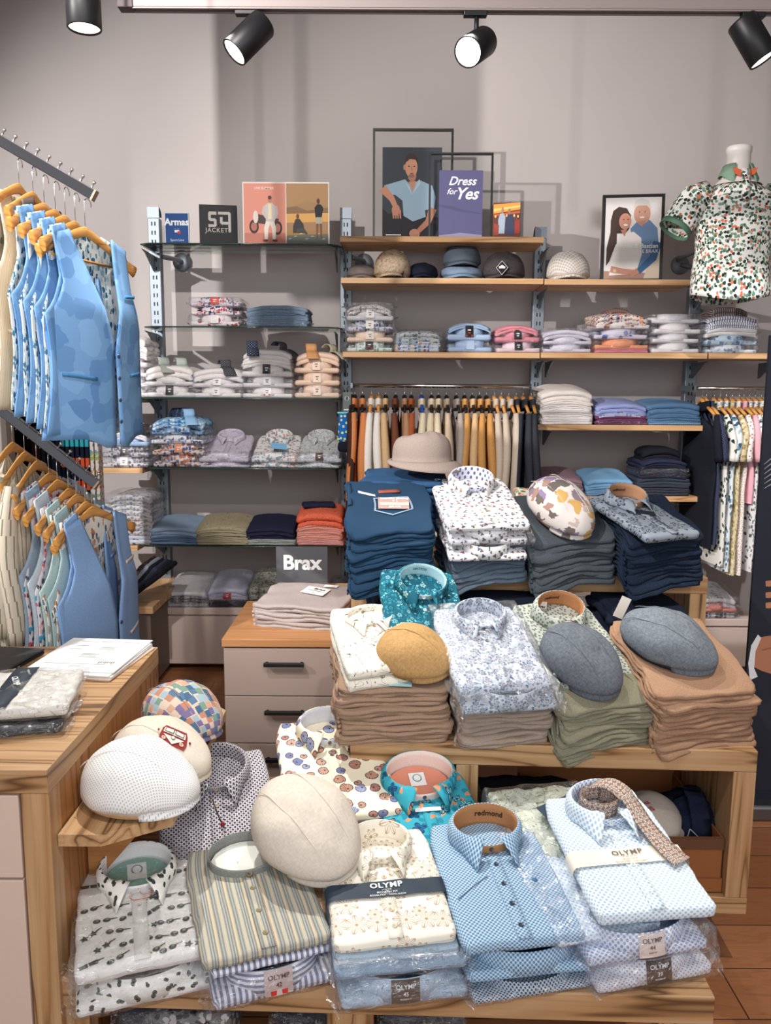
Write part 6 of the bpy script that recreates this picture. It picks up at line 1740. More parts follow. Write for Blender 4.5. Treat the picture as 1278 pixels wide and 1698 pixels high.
# teal floral shirt standing behind
TEAL = flowers('#1f5c6e', '#7cc4cc', '#123a4a', .03, 5, .9, .04, .8, '#2f8494', .42, colors=['#78bcc8', '#2f8a9c', '#a8d4d0', '#1c4656'])
tp = W(705, 1030, 2.46)
dress_shirt('teal shirt with turquoise leaf print, open collar, behind the ivory leaf shirt', (tp.x - .01, 2.44, m1.z + .075), rot=(.62, .1, radians(12)), w=.26, d=.36, t=.035, mat=TEAL, lining=fabric('#b4d4dc', .05), nb=2, collar=dict(rx=.075, ry=.055, hb=.05, hf=.035, words=('HATICO', .013, 0), word_col='#5c7c88'), seed=82, buttons='#d8e4e4')
PALE = flowers('#c9ced6', '#5d7390', '#7c6c64', .03, 6, 0, .06, .8, '#9aa8b8', .46)
shirt_pack('lower blue grey leaf print pack with collar band to the front, in clear film', (m2.x - .01, m2.y - .05, m2.z - .028), w=.275, d=.34, h=.06, mat=PALE, lining=fabric('#9fb0be', .06), seed=83, far=False, rot=(.36, 0, radians(10)), rx=.095)
dress_shirt('pale blue grey leaf print shirt with clear film, centre of the middle table', (m2.x - .03, m2.y - .035, m2.z + .03), rot=(.40, 0, radians(11)), w=.27, d=.36, t=.03, mat=PALE, lining=PALE, nb=1, collar=dict(rx=.072, ry=.05, hb=.052, hf=.038, leaf=.04), seed=84, buttons='#2c3440', bag=True)
GREP = dots('#b4b8b0', '#6c7468', .012, .3, rnd=.9)
dress_shirt('grey green speckled shirt with brown inner collar behind the grey cap', (m3.x - .03, m3.y + .10, m3.z + .03), rot=(.46, 0, radians(22)), w=.27, d=.36, t=.035, mat=GREP, lining=fabric('#b48058', .06), nb=1, collar=dict(rx=.08, ry=.055, hb=.058, hf=.035, leaf=.045, words=('redmond', .015, 0), word_col='#5c3c2c'), seed=85, buttons='#3a2c24')
BLC = fabric('#70767e', .2, 260, col2='#565d67')
flat_cap('dark blue grey woven flat cap on the olive chinos', (m3.x - .035, m3.y - .03, m3.z + .01), rot=(0, .05, radians(-58)), L=.285, Wd=.205, H=.11, mat=BLC, under=fabric('#3c4450'), seed=6, brimout=.008)
turn([o for o in COL.objects if o.name.startswith('flat_cap')][-1], 'X', .42)
flat_cap('blue grey woven flat cap on the brown chinos at right', (m4.x - .045, m4.y + .0, m4.z + .012), rot=(0, .05, radians(-38)), L=.30, Wd=.21, H=.11, mat=fabric('#7a828b', .2, 260, col2='#606871'), under=fabric('#3c4450'), seed=7, brimout=.008)
turn([o for o in COL.objects if o.name.startswith('flat_cap')][-1], 'X', .38)

# ---- grey chinos on the drawer cabinet
GC = fabric('#a89c98', .07)
cb = WZ(505, 1045, .752)
for k in range(3):
    def tagx(T, h, df):
        b = MB()
        def f(x, y): 
            p = df(x, y, 0); return (p[0], p[1], p[2] + h*1.03 + .006)
        R0 = Matrix.Rotation(-.25, 2)
        def fr(x, y):
            v = R0 @ Vector((x, y)); return f(v.x + .02, v.y + .03)
        b.shape(rect(-.05, .05, -.045, .04), fr, 0)
        b.text('Brax', .026, None, 1, bold=.03, fn=lambda x, y: (fr(x + .01, y + .018)[0], fr(x + .01, y + .018)[1], fr(x, y)[2] + .001)); b.shape(rect(-.03, .03, -.006, -.002), lambda x, y: (fr(x, y)[0], fr(x, y)[1], fr(x, y)[2] + .001), 1); b.text('W', .012, None, 1, fn=lambda x, y: (fr(x, y - .028)[0], fr(x, y - .028)[1], fr(x, y)[2] + .001))
        b.build('paper_label', [flat('#ece8e4'), flat('#4c4846')], T)
        b = MB(); b.shape(rect(.04, .095, .085, .115), f, 0); b.build('small_tag', [flat('#ece8e4')], T)
    trousers('pale grey chinos on the drawer cabinet, ' + ['bottom', 'middle', 'top with paper label'][k] + ' of three', (cb.x - .0 , cb.y + .165, .754 + k*.030), radians(-12), .34, .30, .030, GC, 140 + k, .07, 'pale grey chinos on the drawer cabinet', extra=tagx if k == 2 else None)

# ---- low cavity: cap in the box, navy garment, ties
bo = W(1085, 1345, M1.y + .16)
def words(T, sf):
    b = MB()
    def f(x, y): return sf(y + .0, -x, .003)
    b.text('SURFING', .030, None, 0, bold=.02, fn=lambda x, y: f(x*.5 - .03, y*.5 + .05)); b.text('THE HEAT', .030, None, 0, bold=.02, fn=lambda x, y: f(x*.5 - .03, y*.5 + .03)); b.text('WAVES', .03, None, 1, bold=.02, fn=lambda x, y: f(x*.6 - .02, y*.6 + .01))
    b.shape([(-.02, -.06), (.03, -.06), (.03, -.02), (-.01, -.02)], f, 0)
    b.build('print', [flat('#b03434'), flat('#8a8480')], T)
flat_cap('cream cap with red surf lettering inside the brown storage box', (bo.x, bo.y, W(1085, 1380, bo.y).z - .015), rot=(.75, 0, radians(-80)), L=.24, Wd=.23, H=.15, mat=fabric('#c9bdb2', .06), seed=9, brimout=.0, decal=words)
t = thing('folded_garment', 'navy garment with white triangle tag in the storage box', 'garment', (bo.x + .115, bo.y + .06, .215), 0, rot=(.3, 0, 0))
MB().pillow(.16, .20, .22, 0, 0, 0, 4, .005, nx=8, ny=8).build('body', [fabric('#20263c', .2)], t)
b = MB()
for a_, c_ in (((-.05, 0), (-.045, .09)), ((-.045, .09), (.03, .01)), ((.03, .01), (-.05, 0))):
    va, vc = Vector(a_), Vector(c_); n_ = (vc - va).normalized(); s_2 = Vector((-n_.y, n_.x))*.0012
    b.shape([tuple(va + s_2), tuple(va - s_2), tuple(vc - s_2), tuple(vc + s_2)], lambda x, y: (x, -.106, .10 + y))
b.build('triangle_print', [flat('#d8d8dc')], t)
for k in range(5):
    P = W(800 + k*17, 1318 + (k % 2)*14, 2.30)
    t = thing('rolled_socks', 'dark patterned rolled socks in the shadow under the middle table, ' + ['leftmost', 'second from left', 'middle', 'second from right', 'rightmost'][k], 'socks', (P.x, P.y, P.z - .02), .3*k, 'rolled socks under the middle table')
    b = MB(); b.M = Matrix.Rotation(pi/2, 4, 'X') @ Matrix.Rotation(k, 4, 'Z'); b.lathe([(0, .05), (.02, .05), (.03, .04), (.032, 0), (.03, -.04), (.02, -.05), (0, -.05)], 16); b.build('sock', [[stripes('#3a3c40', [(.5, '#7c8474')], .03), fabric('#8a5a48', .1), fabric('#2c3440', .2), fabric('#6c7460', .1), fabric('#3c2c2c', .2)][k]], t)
P = WZ(840, 1350, .2)
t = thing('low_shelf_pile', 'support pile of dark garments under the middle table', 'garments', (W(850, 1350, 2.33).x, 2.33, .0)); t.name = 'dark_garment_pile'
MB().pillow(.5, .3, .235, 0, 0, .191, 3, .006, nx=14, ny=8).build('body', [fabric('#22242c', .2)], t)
# ------------------------------------------------------------------ front bench
ZB = .352
OL = "OLYMP"
def W2(s): return s
# sunglasses shirt
CW = fabric('#f1efe9', .02, 700)
def glasses_print(T, top, w=.255, d=.34, cy=.095):
    b = MB(); r = random.Random(5)
    def f(x, y, o=0): return (x, y, top(x, y) + .0010 + o)
    k = 0
    ys = [-.150 + .040*i for i in range(8)]
    for i, y in enumerate(ys):
        for j in range(5):
            x = -.105 + .052*j + (.026 if i % 2 else 0)
            if abs(x) > .112 or (y > .04 and abs(x) < .085): continue
            if abs(x) < .012: x += .02
            a = r.uniform(-.2, .6) ; c, s = cos(a), sin(a); kind = r.choice([0, 0, 1, 2])
            def q(u, v, c=c*1.35, s=s*1.35, x=x, y=y): return (x + u*c - v*s, y + u*s + v*c)
            for sx in (-.0075, .0075):
                if kind == 1: pts = [(-.006, -.004), (.006, -.004), (.007, .004), (-.007, .004)]
                elif kind == 2: pts = [(cos(t*pi/5)*(.0075 if t % 2 == 0 else .0038), sin(t*pi/5)*(.0075 if t % 2 == 0 else .0038)) for t in range(10)]
                else: pts = circle(0, 0, .0062, .005, 10)
                b.shape([q(sx + u, v) for u, v in pts], f, 0)
                if kind == 0: b.shape([q(sx + u, v) for u, v in circle(.001, .0015, .003, .002, 8)], lambda x, y: f(x, y, .0004), 1)
            b.shape([q(.013, 0), q(.024, .001), q(.024, .0024), q(.013, .0026)], f, 0)
    # orange loop of the swing tag
    b2 = MB(); b2.tube([(.005 + .024*cos(t), .028 + .018*sin(t)*1.0, top(.0, .03) + .004 + .002*sin(3*t)) for t in [q*2*pi/20 for q in range(21)]], .0007, 6)
    b2.tube([(.018 + .014*cos(t), .034 + .010*sin(t), top(.0, .03) + .006) for t in [q*2*pi/16 for q in range(17)]], .0007, 6); b2.build('orange_tag_cord', [flat('#e0693a')], T)
    b.build('sunglasses_print', [flat('#3e4440'), flat('#8c948c')], T)
    # same print on the collar
    c = MB()
    for sx in (-1, 1):
        for (u, v, a) in ((.045, .045, .3), (.066, .075, 1.2), (.075, .1, 1.5)):
            for o in (-.006, .006):
                pts = circle(sx*(u + 0) + o*cos(a), cy - .056*1.02 - .004 + (v - .045)*1.0 + o*sin(a), .0055, .0045, 9)
    c = None
def front_shirt(px, py, z, rz, tilt, w, d, **k):
    L = front_at(px, py, z, d, rz)
    return k.pop('fn')(k.pop('label'), (L[0], L[1], L[2] + d/2*sin(tilt)), rot=(tilt, 0, rz), w=w, d=d, **k)
def PK_(label, px, py, z, rz, w, d, h, tilt=.04, **k):
    L = front_at(px, py, z, d, rz)
    return shirt_pack(label, (L[0], L[1], L[2] + d/2*sin(tilt)), w=w, d=d, h=h, far=False, rot=(tilt, 0, rz), **k)
def DS_(label, px, py, z, rz, tilt, w=.26, d=.34, **k):
    L = front_at(px, py, z, d, rz)
    return dress_shirt(label, (L[0], L[1], L[2] + d/2*sin(tilt)), rot=(tilt, 0, rz), w=w, d=d, **k)
SG2 = flowers('#efede7', '#3c403e', '#2c302e', .026, 2, .95, .02, .4, None, .34)
SG = flowers('#efede7', '#444a46', '#2c302e', .03, 2, .9, .02, .6, None, .28)
R1 = radians(19)
PK_('white sunglasses print pack under the top shirt, collar band to the front', 243, 1668, ZB, R1, .275, .33, .062, mat=SG, lining=fabric('#6f8c90', .1), cmat=SG, rx=.105, seed=201)
DS_('white shirt with black sunglasses print at the left end of the bench', 238, 1618, ZB + .066, R1, .10, w=.265, d=.34, t=.034, mat=CW, lining=fabric('#e4e2e2', .03), nb=1, buttons='#dcd8cc', seed=202, extra=glasses_print,
    collar=dict(rx=.078, ry=.058, hb=.056, hf=.036, leaf=.05, spread=.03, leafmat=SG2, yoke=flat('#7db09c'), tag_col='#5a7484'), bag=True)
# collar prints for the sunglasses shirt
# striped grandad shirt
ST = stripes('#b4b4a8', [(.08, '#75797c'), (.16, '#adada4'), (.22, '#6c7074'), (.30, '#a8a89e'), (.36, '#75797c'), (.44, '#d2bb98'), (.56, '#a6a69c'), (.62, '#6c7074'), (.70, '#a2a298'), (.78, '#75797c'), (.86, '#b0b0a6'), (.93, '#cdb793')], .040, 'x', noise=.55)
BS = stripes('#e3e1ea', [(.5, '#7f87a0')], .0125, 'x')
BSh = stripes('#dedce4', [(.5, '#8288a0')], .011, 'y')
R2 = radians(20)
PK_('blue white striped shirt pack with size 42 label and red strip', 462, 1655, ZB, R2, .27, .33, .066, mat=BS, lining=fabric('#20242e', .1), cmat=BSh, rx=.10, seed=211, tagc='#c9b4b0', tagw=[(OL, .0135, .72), ('42', .012, .42)], tw='#4a3c3c', red=1)
DS_('blue white striped folded shirt between the size 42 pack and the grandad shirt', 455, 1603, ZB + .068, R2, .06, w=.265, d=.33, t=.016, mat=BS, lining=BS, nocollar=True, placket=False, seed=212)
DS_('beige and grey striped grandad collar shirt with brass buttons', 447, 1592, ZB + .086, R2, .12, w=.275, d=.36, t=.026, mat=ST, lining=fabric('#8a8c88', .15), nb=3, buttons='#8a7a54', seed=213,
    collar=dict(rx=.085, ry=.058, hb=.040, hf=.022, leaf=0, yoke=flat('#dcdcd4')))
T_ = [o for o in COL.objects if o.name.startswith('folded_shirt') and o.type == 'EMPTY'][-1]
for (x, y, z) in ((.0, .03, .0),): button_at(T_, '#6c5c3c', .0, .046, .036, .008, .6)
# white floral, OLYMP band
FL = flowers('#f2ecdf', '#c2ad92', '#b8a184', .052, 7, 0, .030, .8, None, .52)
LBF = scrolls('#b4c6d6', '#8ca4bc', None, 40, .06)
R3 = radians(9)
PK_('pale blue shirt pack with brown size 45 label, bottom of the centre pile', 672, 1668, ZB, R3, .27, .33, .060, mat=LBF, lining=fabric('#5c6c7c', .1), cmat=LBF, rx=.105, seed=221, tagc='#5d5048', tagw=[(OL, .0125, .70), ('45', .011, .40), ('MODERN FIT', .004, .2)])
DS_('steel blue folded shirt in the centre pile', 668, 1618, ZB + .062, R3, .05, w=.28, d=.33, t=.022, mat=fabric('#8ea6bc', .1), lining=LBF, nocollar=True, placket=False, seed=222, bag=True)
DS_('light blue leaf line shirt directly below the white flower shirt', 660, 1594, ZB + .084, R3, .08, w=.265, d=.33, t=.016, mat=LBF, lining=LBF, nocollar=True, placket=False, seed=223)
DS_('cream shirt with beige line flowers and navy paper band', 658, 1577, ZB + .102, R3, .14, w=.262, d=.35, t=.026, mat=FL, lining=FL, nb=4, buttons='#dcc8b0', seed=224,
    collar=dict(rx=.070, ry=.05, hb=.052, hf=.038, leaf=.05, spread=.03),
    band=('#2c3948', -.055, .048, '#eceef0', [(OL, .021, .66, .035), ('LUXOR', .006, .40, 0), ('MODERN FIT', .0072, .24, .01), ('B\u00dcGELFREI \u00b7 NON-IRON', .0066, .08, .01)]))
# redmond
RD = dots('#a9c4da', '#5b83ab', .0072, .34, '#dce8f0')
R4 = radians(9)
def slash(T, top):
    b = MB(); pts = [(-.085, -.115), (-.05, -.085), (-.015, -.06), (.0, -.052)]
    b.tube([(x - .03, y + .045, top(x, y) + .0008) for x, y in pts], .0009, 6); b.build('fold_seam', [flat('#3c5878')], T)
    c = MB(); c.lathe([(0, .002), (.006, .0015), (.007, 0)], 10, c=(.075, -.03, top(.075, -.03))); c.build('emblem', [flat('#3f6f98')], T)
PK_('dark blue diamond pattern pack at the bottom of the pile with brown inner collar', 890, 1652, ZB, R4 + .06, .28, .34, .030, mat=dots('#c0ccd8', '#2f4258', .0065, .36), rx=.10, seed=231)
PK_('blue diamond pattern pack with collar band and dark button below the top shirt', 880, 1624, ZB + .030, R4, .275, .34, .060, mat=RD, cmat=RD, lining=fabric('#31415a', .1), rx=.110, seed=232, bag=False)
DS_('light blue diamond pattern shirt with brown inner collar in the front row', 872, 1580, ZB + .094, R4, .13, w=.27, d=.40, t=.030, mat=RD, lining=fabric('#b5835a', .04), nb=4, buttons='#28384c', seed=233, extra=slash, cy=.128,
    collar=dict(rx=.080, ry=.058, hb=.060, hf=.044, leaf=.055, spread=.03, words=('redmond', .021, -.32), word_col='#3c2a20'))
# right pile
HX = dots('#e9f1f6', '#a9c3dd', .0095, .33)
HX2 = dots('#e2e6f0', '#8fa6cc', .0095, .36); HX3 = dots('#e9e7ec', '#9aa6c4', .008, .26)
R5 = radians(8)
PK_('white blue dotted pack with dark brown size 39 label, bottom right pile', 1090, 1635, ZB, R5 + .10, .28, .34, .062, mat=HX3, lining=fabric('#3c4450', .1), cmat=HX3, rx=.105, seed=241, tagc='#52443c', tagw=[(OL, .0135, .72), ('39', .012, .40), ('MODERN FIT', .004, .2)])
PK_('blue dotted pack with pale size 44 label, middle of the right pile', 1078, 1592, ZB + .064, R5 + .08, .285, .34, .062, mat=HX2, lining=fabric('#4f86c0', .1), cmat=HX2, rx=.110, seed=242, tagc='#e4d4ce', tagw=[(OL, .0135, .70), ('44', .012, .40), ('BODY FIT', .004, .2)], tw='#5c4c48')
def tie(T, top): pass
DS_('white pale blue dotted shirt with cream paper band and a tie, right of the bench', 1092, 1534, ZB + .130, R5, .16, w=.27, d=.40, t=.034, mat=HX, lining=HX2, nb=3, buttons='#d4e0e0', seed=243, cy=.125,
    collar=dict(rx=.080, ry=.058, hb=.058, hf=.044, leaf=.055, spread=.03),
    band=('#ece6d8', -.060, .050, '#6c6254', [(OL, .021, .66, .02), ('LEVEL FIVE', .0066, .42, 0), ('BODY FIT', .0072, .24, .0), ('B\u00dcGELFREI \u00b7 TAILLIERT', .0066, .08, 0)]))
S5 = [o for o in COL.objects if o.name.startswith('folded_shirt') and o.type == 'EMPTY'][-1]
# tie rolled inside the collar, its blade hanging down the right
T = thing('necktie', 'brown tie with small medallion pattern rolled in the right collar', 'tie', S5.location, rot=tuple(S5.rotation_euler))
TM = flowers('#8a7266', '#3c4664', '#d8c8bc', .013, 4, .8, .08, .0, None, .5)
b = MB()
path = [(.045*cos(t)*(1 - t*.035) - .005, .130 + .034*sin(t)*(1 - t*.035), .060) for t in [k*.42 for k in range(-14, 4)]]
def ribbon(b, pts, wds, ups):
    for k in range(len(pts) - 1):
        pass
    n = len(pts) - 1
    def fn(a, v):
        i = round(a*n); p = Vector(pts[i]); w = wds[i]; u = Vector(ups[i])
        return p + u*(w*(v - .5))
    L = [0]
    for k in range(n): L.append(L[-1] + (Vector(pts[k+1]) - Vector(pts[k])).length)
    b.grid(fn, n, 3, lambda a, v: (v*wds[round(a*n)], L[round(a*n)]))
ribbon(b, path, [.045]*len(path), [(0, 0, 1)]*len(path)); b.build('rolled_end', [TM], T, solid=.003)
b = MB()
bl = [(-.01, .165, .088), (.02, .150, .100), (.045, .120, .096), (.062, .085, .080), (.072, .05, .064), (.082, .015, .054), (.092, -.02, .049), (.104, -.055, .046), (.112, -.075, .0455)]
def smooth(P, m=3):
    out = []
    for i in range(len(P)-1):
        a = Vector(P[max(0, i-1)]); b_ = Vector(P[i]); c = Vector(P[i+1]); d = Vector(P[min(len(P)-1, i+2)])
        for k in range(m):
            t = k/m; out.append(.5*((2*b_) + (-a + c)*t + (2*a - 5*b_ + 4*c - d)*t*t + (-a + 3*b_ - 3*c + d)*t**3))
    out.append(Vector(P[-1])); return out
bl = smooth(bl, 4); n = len(bl)
ribbon(b, bl, [.040 + .018*k/n for k in range(n)], [Vector((.9, .42, -.12)).normalized() if k > n*.3 else Vector((.85, .5, .2)).normalized() for k in range(n)])
b.build('blade', [TM], T, solid=.004)
# bagged shirts left of the right pile
DS_('white blue pack in clear film leaning at the left of the right pile, lower one', 1000, 1590, ZB + .030, radians(14), .10, w=.25, d=.42, t=.030, mat=HX2, lining=HX2, nocollar=True, placket=False, seed=251, bag=True)
DS_('white dotted pack in clear film leaning at the left of the right pile, upper one', 1014, 1560, ZB + .095, radians(14), .12, w=.25, d=.42, t=.020, mat=HX, lining=HX, nocollar=True, placket=False, seed=252, bag=True)
GRN = scrolls('#cfd2c0', '#8e967c', '#dfe2d4', 30, .08)
P = WZ(905, 1375, ZB + .15)
def lbl(T, h):
    b = MB(); b.M = Matrix.Translation((.03, .02, h + .022)) @ Matrix.Rotation(.35, 4, 'Z'); b.box(-.05, .05, -.022, .022, 0, .002)
    b.text(OL, .012, Matrix.Translation((-.01, .004, .0026)), 1, bold=.02); b.text('LEVEL FIVE', .006, Matrix.Translation((-.01, -.01, .0026)), 1); b.text('40', .01, Matrix.Translation((.036, 0, .0026)), 1)
    b.build('navy_label', [flat('#2f4052'), flat('#dfe4e8')], T)
knit('crumpled pale green shirt with navy label behind the right pile', (P.x, P.y + .02, ZB + .10), w=.26, d=.26, h=.075, mat=GRN, seed=261, name='folded_shirt', cat='shirt', rot=(.25, 0, radians(10)), wav=.010, extra=lbl, bag=True)
# second row
MP = dots('#d7d3d8', '#4c4450', .0085, .36, '#8c8490')
def cords(T, top):
    b = MB(); b.tube(smooth([(-.01, .035, top(0, 0) + .012), (-.0, .0, top(0, 0) + .006), (.01, -.03, top(0, 0) + .004)], 5), .0014, 6); b.build('tag_cord', [BLACK], T)
    c = MB(); c.lathe([(0, .012), (.005, .009), (.006, .003), (0, 0)], 10, c=(.011, -.036, top(0, 0) + .003)); c.build('red_seal', [flat('#8c2028')], T)
DS_('small black lattice print shirt leaning behind the grandad shirt', 368, 1500, ZB + .05, radians(14), .48, w=.29, d=.40, t=.045, mat=MP, lining=MP, nb=1, buttons='#b09c84', seed=271, extra=cords, cy=.125,
    collar=dict(rx=.080, ry=.058, hb=.058, hf=.040, leaf=.05, spread=.03, trim=1))
SH = flowers('#f4ebd3', '#b4694c', '#5e4a5c', .044, 1, .85, .03, .7, None, .46, veins=7, colors=['#c98e6c', '#4c6fae', '#d8a48c', '#8aa0cc', '#b87058'])
PK_('seashell print pack with dark inside below the seashell shirt', 590, 1392, ZB + .05, radians(8), .30, .36, .10, mat=SH, lining=fabric('#2c3040', .1), seed=281, tilt=.18)
DS_('cream shirt with orange and blue seashell print behind the beige cap', 575, 1372, ZB + .145, radians(13), .24, w=.30, d=.42, t=.03, mat=SH, lining=fabric('#dfe0e6', .03), nb=2, buttons='#6c5c5c', seed=282, cy=.135,
    collar=dict(rx=.078, ry=.058, hb=.058, hf=.046, leaf=.045, spread=.03))
TB = flowers('#3fa9bd', '#d8966c', '#1f4c68', .06, 4, .9, .03, .8, '#2f8aa4', .36, colors=['#e0a888', '#2c5c94', '#d4844c', '#8cd0d8'])
def whitetag(T, top):
    b = MB(); b.M = Matrix.Translation((.005, .03, top(0, .03) + .004)) @ Matrix.Rotation(-.05, 4, 'Z'); b.box(-.04, .03, -.008, .006, 0, .0015); b.build('paper_tag', [flat('#dfe6e8')], T)
PK_('turquoise pack in clear film below the turquoise bird shirt', 750, 1470, ZB, radians(8), .29, .36, .06, mat=TB, seed=291, tilt=.14)
DS_('turquoise shirt with flowers and birds, salmon inside yoke, behind the cream flower shirt', 748, 1476, ZB + .078, radians(12), .22, w=.28, d=.40, t=.035, mat=TB, lining=fabric('#efd9d0', .03), nb=1, buttons='#2c3c54', seed=292, extra=whitetag, cy=.135,
    collar=dict(rx=.092, ry=.068, hb=.062, hf=.046, leaf=.045, spread=.03, yoke=flat('#d98f78'), tag_col='#4a94a8'))
# caps on the bench
BC = fabric('#d3c8bb', .05, 260, bump=.2)
L = W(508, 1356, 1.80)
flat_cap('large beige linen flat cap resting on the striped and cream shirts', (L.x - .004, L.y + .02, L.z - .055), rot=(0, 0, radians(-48)), L=.315, Wd=.24, H=.125, mat=BC, under=fabric('#c4b8a8'), seed=12, brimout=.012)
turn([o for o in COL.objects if o.name.startswith('flat_cap')][-1], 'X', .42)
# caps on the side shelf
MESH = dots('#f0efec', '#b9bac4', .0058, .26, rot=.785)
zs = ZS + .010
L = WZ(215, 1352, zs)
flat_cap('white mesh flat cap in front on the small side shelf', (L.x + .0, L.y + .075, zs + .0), rot=(0, 0, radians(-14)), L=.285, Wd=.22, H=.145, mat=MESH, under=fabric('#d8b48c'), seed=13, brimout=.006, front=1.0)
CRM = fabric('#ded4c4', .04, 400)
def bus(T, sf):
    b = MB()
    A = radians(35)
    def f(x, y, o=0):
        X = x*1.0; Y = y*1.0
        return sf(.045 + Y*-.35 + X*.75*.35 + X*.35, -.045 + Y*.75*.85 + X*.42, .0015 + o)
    def F(x, y, o=0):   # picture x to the right, y up, on the near flank of the crown
        return sf(.062 + x*.72 - y*.28, -.020 + x*.34 + y*.66, .0018 + o)
    R_ = 0; Wt = 1; K = 2
    b.shape([(-.040, -.012), (-.036, .018), (.036, .018), (.040, -.012), (.036, -.030), (-.036, -.030)], lambda x, y: F(x, y), R_)
    b.shape([(-.030, .032), (.030, .032), (.036, .018), (-.036, .018)], lambda x, y: F(x, y), R_)
    b.shape([(-.032, .004), (-.030, .022), (.030, .022), (.032, .004)], lambda x, y: F(x, y, .0006), Wt)
    b.shape([(-.030, -.002), (.030, -.002), (0, -.028)], lambda x, y: F(x, y, .0006), Wt)
    b.shape([(-.028, .006), (-.002, .006), (-.002, .020), (-.027, .020)], lambda x, y: F(x, y, .0012), K); b.shape([(.002, .006), (.028, .006), (.027, .020), (.002, .020)], lambda x, y: F(x, y, .0012), K)
    b.shape([(-.026, .0075), (-.004, .0075), (-.004, .0185), (-.025, .0185)], lambda x, y: F(x, y, .0018), Wt); b.shape([(.004, .0075), (.026, .0075), (.025, .0185), (.004, .0185)], lambda x, y: F(x, y, .0018), Wt)
    for sx in (-.026, .026): b.shape(circle(sx, -.016, .0058), lambda x, y: F(x, y, .0012), Wt); b.shape(circle(sx, -.016, .0036), lambda x, y: F(x, y, .0018), 3)
    b.shape(circle(0, -.008, .0062), lambda x, y: F(x, y, .0012), K); b.shape(circle(0, -.008, .005), lambda x, y: F(x, y, .0018), Wt)
    for sx in (-.046, .046): b.shape(circle(sx, .004, .003, .005), lambda x, y: F(x, y), R_)
    b.build('red_bus_print', [flat('#8e2a2c'), flat('#e8dfd2'), flat('#4c4440'), flat('#c88a5c')], T)
    b = MB()
    def G(x, y): return sf(-.035 + x*.85 - y*.2, .045 + x*.2 + y*.75, .0018)
    b.text('California', .020, None, R_, .3, .02, fn=lambda x, y: G(x, y + .014)); b.text('Surf Tour', .016, None, R_, .3, .02, fn=lambda x, y: G(x + .004, y - .008))
    b.build('red_script_print', [flat('#8e2a2c')], T)
L2 = WZ(262, 1288, zs)
flat_cap('cream flat cap with red bus print, second on the side shelf', (WZ(266, 1258, zs + .03).x, WZ(268, 1258, zs + .03).y, zs + .0), rot=(0, 0, radians(-26)), L=.275, Wd=.205, H=.135, mat=CRM, under=CRM, seed=14, brimout=.006, decal=bus)
RT = busy('#d8c6b6', ['#5c7c98', '#80729a', '#c08a74', '#7c9a8c', '#a4b8c4', '#cfa48c', '#4c6c88'], 56, .9, .003, rnd=.45, metric='CHEBYCHEV')
flat_cap('colourful retro block print flat cap, rearmost on the side shelf', (WZ(302, 1190, zs + .03).x, WZ(304, 1190, zs + .03).y, zs + .0), rot=(0, 0, radians(-40)), L=.265, Wd=.205, H=.135, mat=RT, under=CRM, seed=15, brimout=.008)

# ------------------------------------------------------------------ on the counter
zc = ZC + .001
pap = flat('#f0efec')
r = random.Random(9)
Pc = [WZ(58, 1112, zc), WZ(98, 1066, zc), WZ(250, 1066, zc), WZ(212, 1138, zc)]
cxp = sum((p.x for p in Pc))/4; cyp = sum((p.y for p in Pc))/4
sheets = [('pink folder sheet at the bottom of the paper stack', '#e9c9b8', .0), ('white printed sheet low in the paper stack', '#eeeeee', .004), ('grey white sheet in the paper stack', '#dcdcdc', .008), ('white sheet below the top letter', '#ececec', .012), ('printed form letter on top of the paper stack', '#f0f0ee', .016)]
for k, (lab, col, dz) in enumerate(sheets):
    T = thing('paper_sheets', lab, 'paper', (cxp + .006*k*0 + r.uniform(-.006, .006) + (.008 if k == 0 else 0), cyp + r.uniform(-.006, .006) + (.012 if k == 4 else 0), zc + dz), radians(-6 + r.uniform(-3, 3)), 'letters on the counter')
    MB().box(-.125, .125, -.165, .125, 0, .0035).build('sheet', [flat(col)], T, bevel=.0006)
    if k == 4:
        b = MB(); f = lambda x, y: (x, y, .0040)
        for (x0, x1, y0) in ((-.08, -.03, .09), (-.02, .03, .09), (.05, .10, .09), (-.09, -.04, .05), (-.09, -.05, .02), (.0, .05, .04), (.0, .045, .03), (.0, .05, .02), (-.03, .02, -.02), (-.03, .03, -.03), (-.03, .02, -.04), (-.03, .025, -.05)): b.shape(rect(x0, x1, y0, y0 + .002), f)
        for x in range(8):
            b.shape(rect(.05 + x*.006, .053 + x*.006, -.10 + (x % 3)*.004, -.085), f)
        b.shape(rect(-.1, .1, -.108, -.1065), f); b.build('print', [flat('#4c5054')], T)
T = thing('laptop', 'corner of a dark closed laptop at the left edge of the counter', 'laptop', (WZ(-30, 1098, zc).x, WZ(-30, 1098, zc).y, zc), radians(-8))
MB().box(-.14, .135, -.11, .10, 0, .009).build('base', [plain('#26262a', .5, 0)], T, bevel=.004); MB().box(-.14, .135, -.11, .10, .0095, .016).build('lid', [plain('#38383c', .45, 0)], T, bevel=.003)
MB().box(.1355, .1362, -.06, -.05, .003, .007).box(.1355, .1362, -.04, -.03, .003, .007).build('port', [flat('#9a9a9a')], T)
OAT = scrolls('#d9d4cb', '#b4aca0', None, 22, .05)
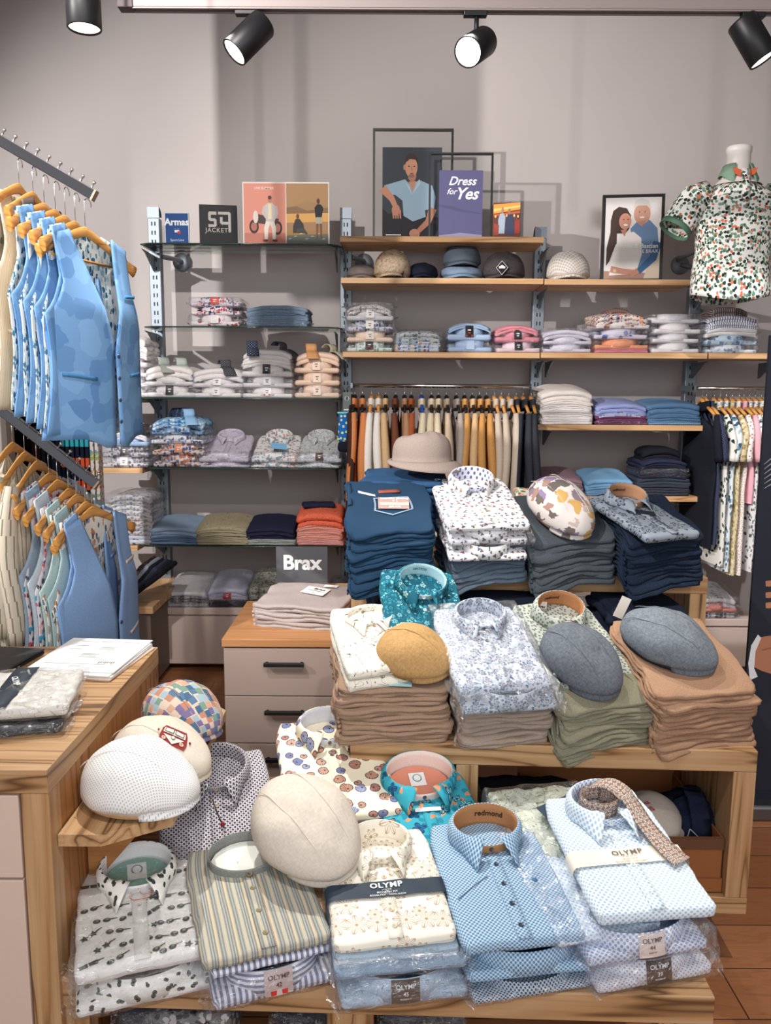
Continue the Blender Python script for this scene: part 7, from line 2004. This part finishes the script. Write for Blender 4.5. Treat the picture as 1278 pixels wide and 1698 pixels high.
def navyband(T, h):
    b = MB(); b.grid(lambda a, v: (-.03 + .055*v + .02*(a - .5), -.135 + .27*a, h*1.05 + .004 + .002*sin(a*9)), 10, 2)
    b.build('navy_band', [flat('#2e3844')], T, solid=.001)
    c = MB(); c.text(OL, .020, Matrix.Translation((.0, .03, h*1.05 + .008)) @ Matrix.Rotation(-pi/2 + .3, 4, 'Z'), 0, bold=.03); c.text('MODERN FIT', .007, Matrix.Translation((.018, .09, h*1.05 + .008)) @ Matrix.Rotation(-pi/2 + .3, 4, 'Z'), 0); c.build('lettering', [flat('#e8e8e8')], T)
Lc = WZ(30, 1170, zc + .02)
knit('dark grey shirt in clear film, lower of two on the counter', (Lc.x - .02, Lc.y - .02, zc), w=.28, d=.27, h=.024, mat=fabric('#33363c', .2), seed=301, name='folded_shirt', cat='shirt', rot=(0, 0, radians(14)), layers=1, bag=True)
knit('oatmeal marled shirt with navy band in clear film on the counter', (Lc.x - .01, Lc.y + .0, zc + .034), w=.29, d=.27, h=.028, mat=OAT, seed=302, name='folded_shirt', cat='shirt', rot=(0, 0, radians(12)), layers=1, bag=True, extra=navyband)

# ------------------------------------------------------------------ packs under the bench
for k, (px, lab, m) in enumerate([(255, 'film wrapped dark pack under the bench at left', fabric('#4c4c54', .2)), (310, 'black patterned pack under the bench, second from left', busy('#6c6a68', ['#1c1c1e', '#c8c4c0'], 60, .5)), (520, 'navy pack under the bench in the middle', fabric('#1e2230', .2)), (700, 'dark grey pack under the bench at right', fabric('#3c3c42', .2))]):
    P = W(px, 1697, 1.66)
    knit(lab, (P.x, 1.82, P.z - .09), w=.2, d=.3, h=.10, mat=m, seed=310 + k, name='folded_shirt', cat='shirt', bag=True, layers=3)
for o in COL.objects:
    if o.name.startswith('folded_sweater') and o.get('category') == 'shirt': o.name = 'folded_shirt'
# ------------------------------------------------------------------ tidy labels
SHORT = [(' with its collar band in front', ''), ('lying open with collar at the back, ', 'open collar, '), ('of the fourth glass shelf', 'on fourth glass shelf'), ('on the short shelf left of the fourth glass shelf', 'on the short left shelf'), ('of its colour from the left', 'of its colour')]
for o in COL.objects:
    l = o.get('label')
    if not l: continue
    for a, b in SHORT:
        if len(l.split()) > 16: l = l.replace(a, b)
    if len(l.split()) > 16: l = l.replace(' the ', ' ')
    if len(l.split()) > 16: l = l.replace(' and ', ', ', 1)
    if len(l.split()) > 16: l = l.replace(' with ', ', ', 1)
    o['label'] = l
    if len(l.split()) > 16: print('LONG', l)
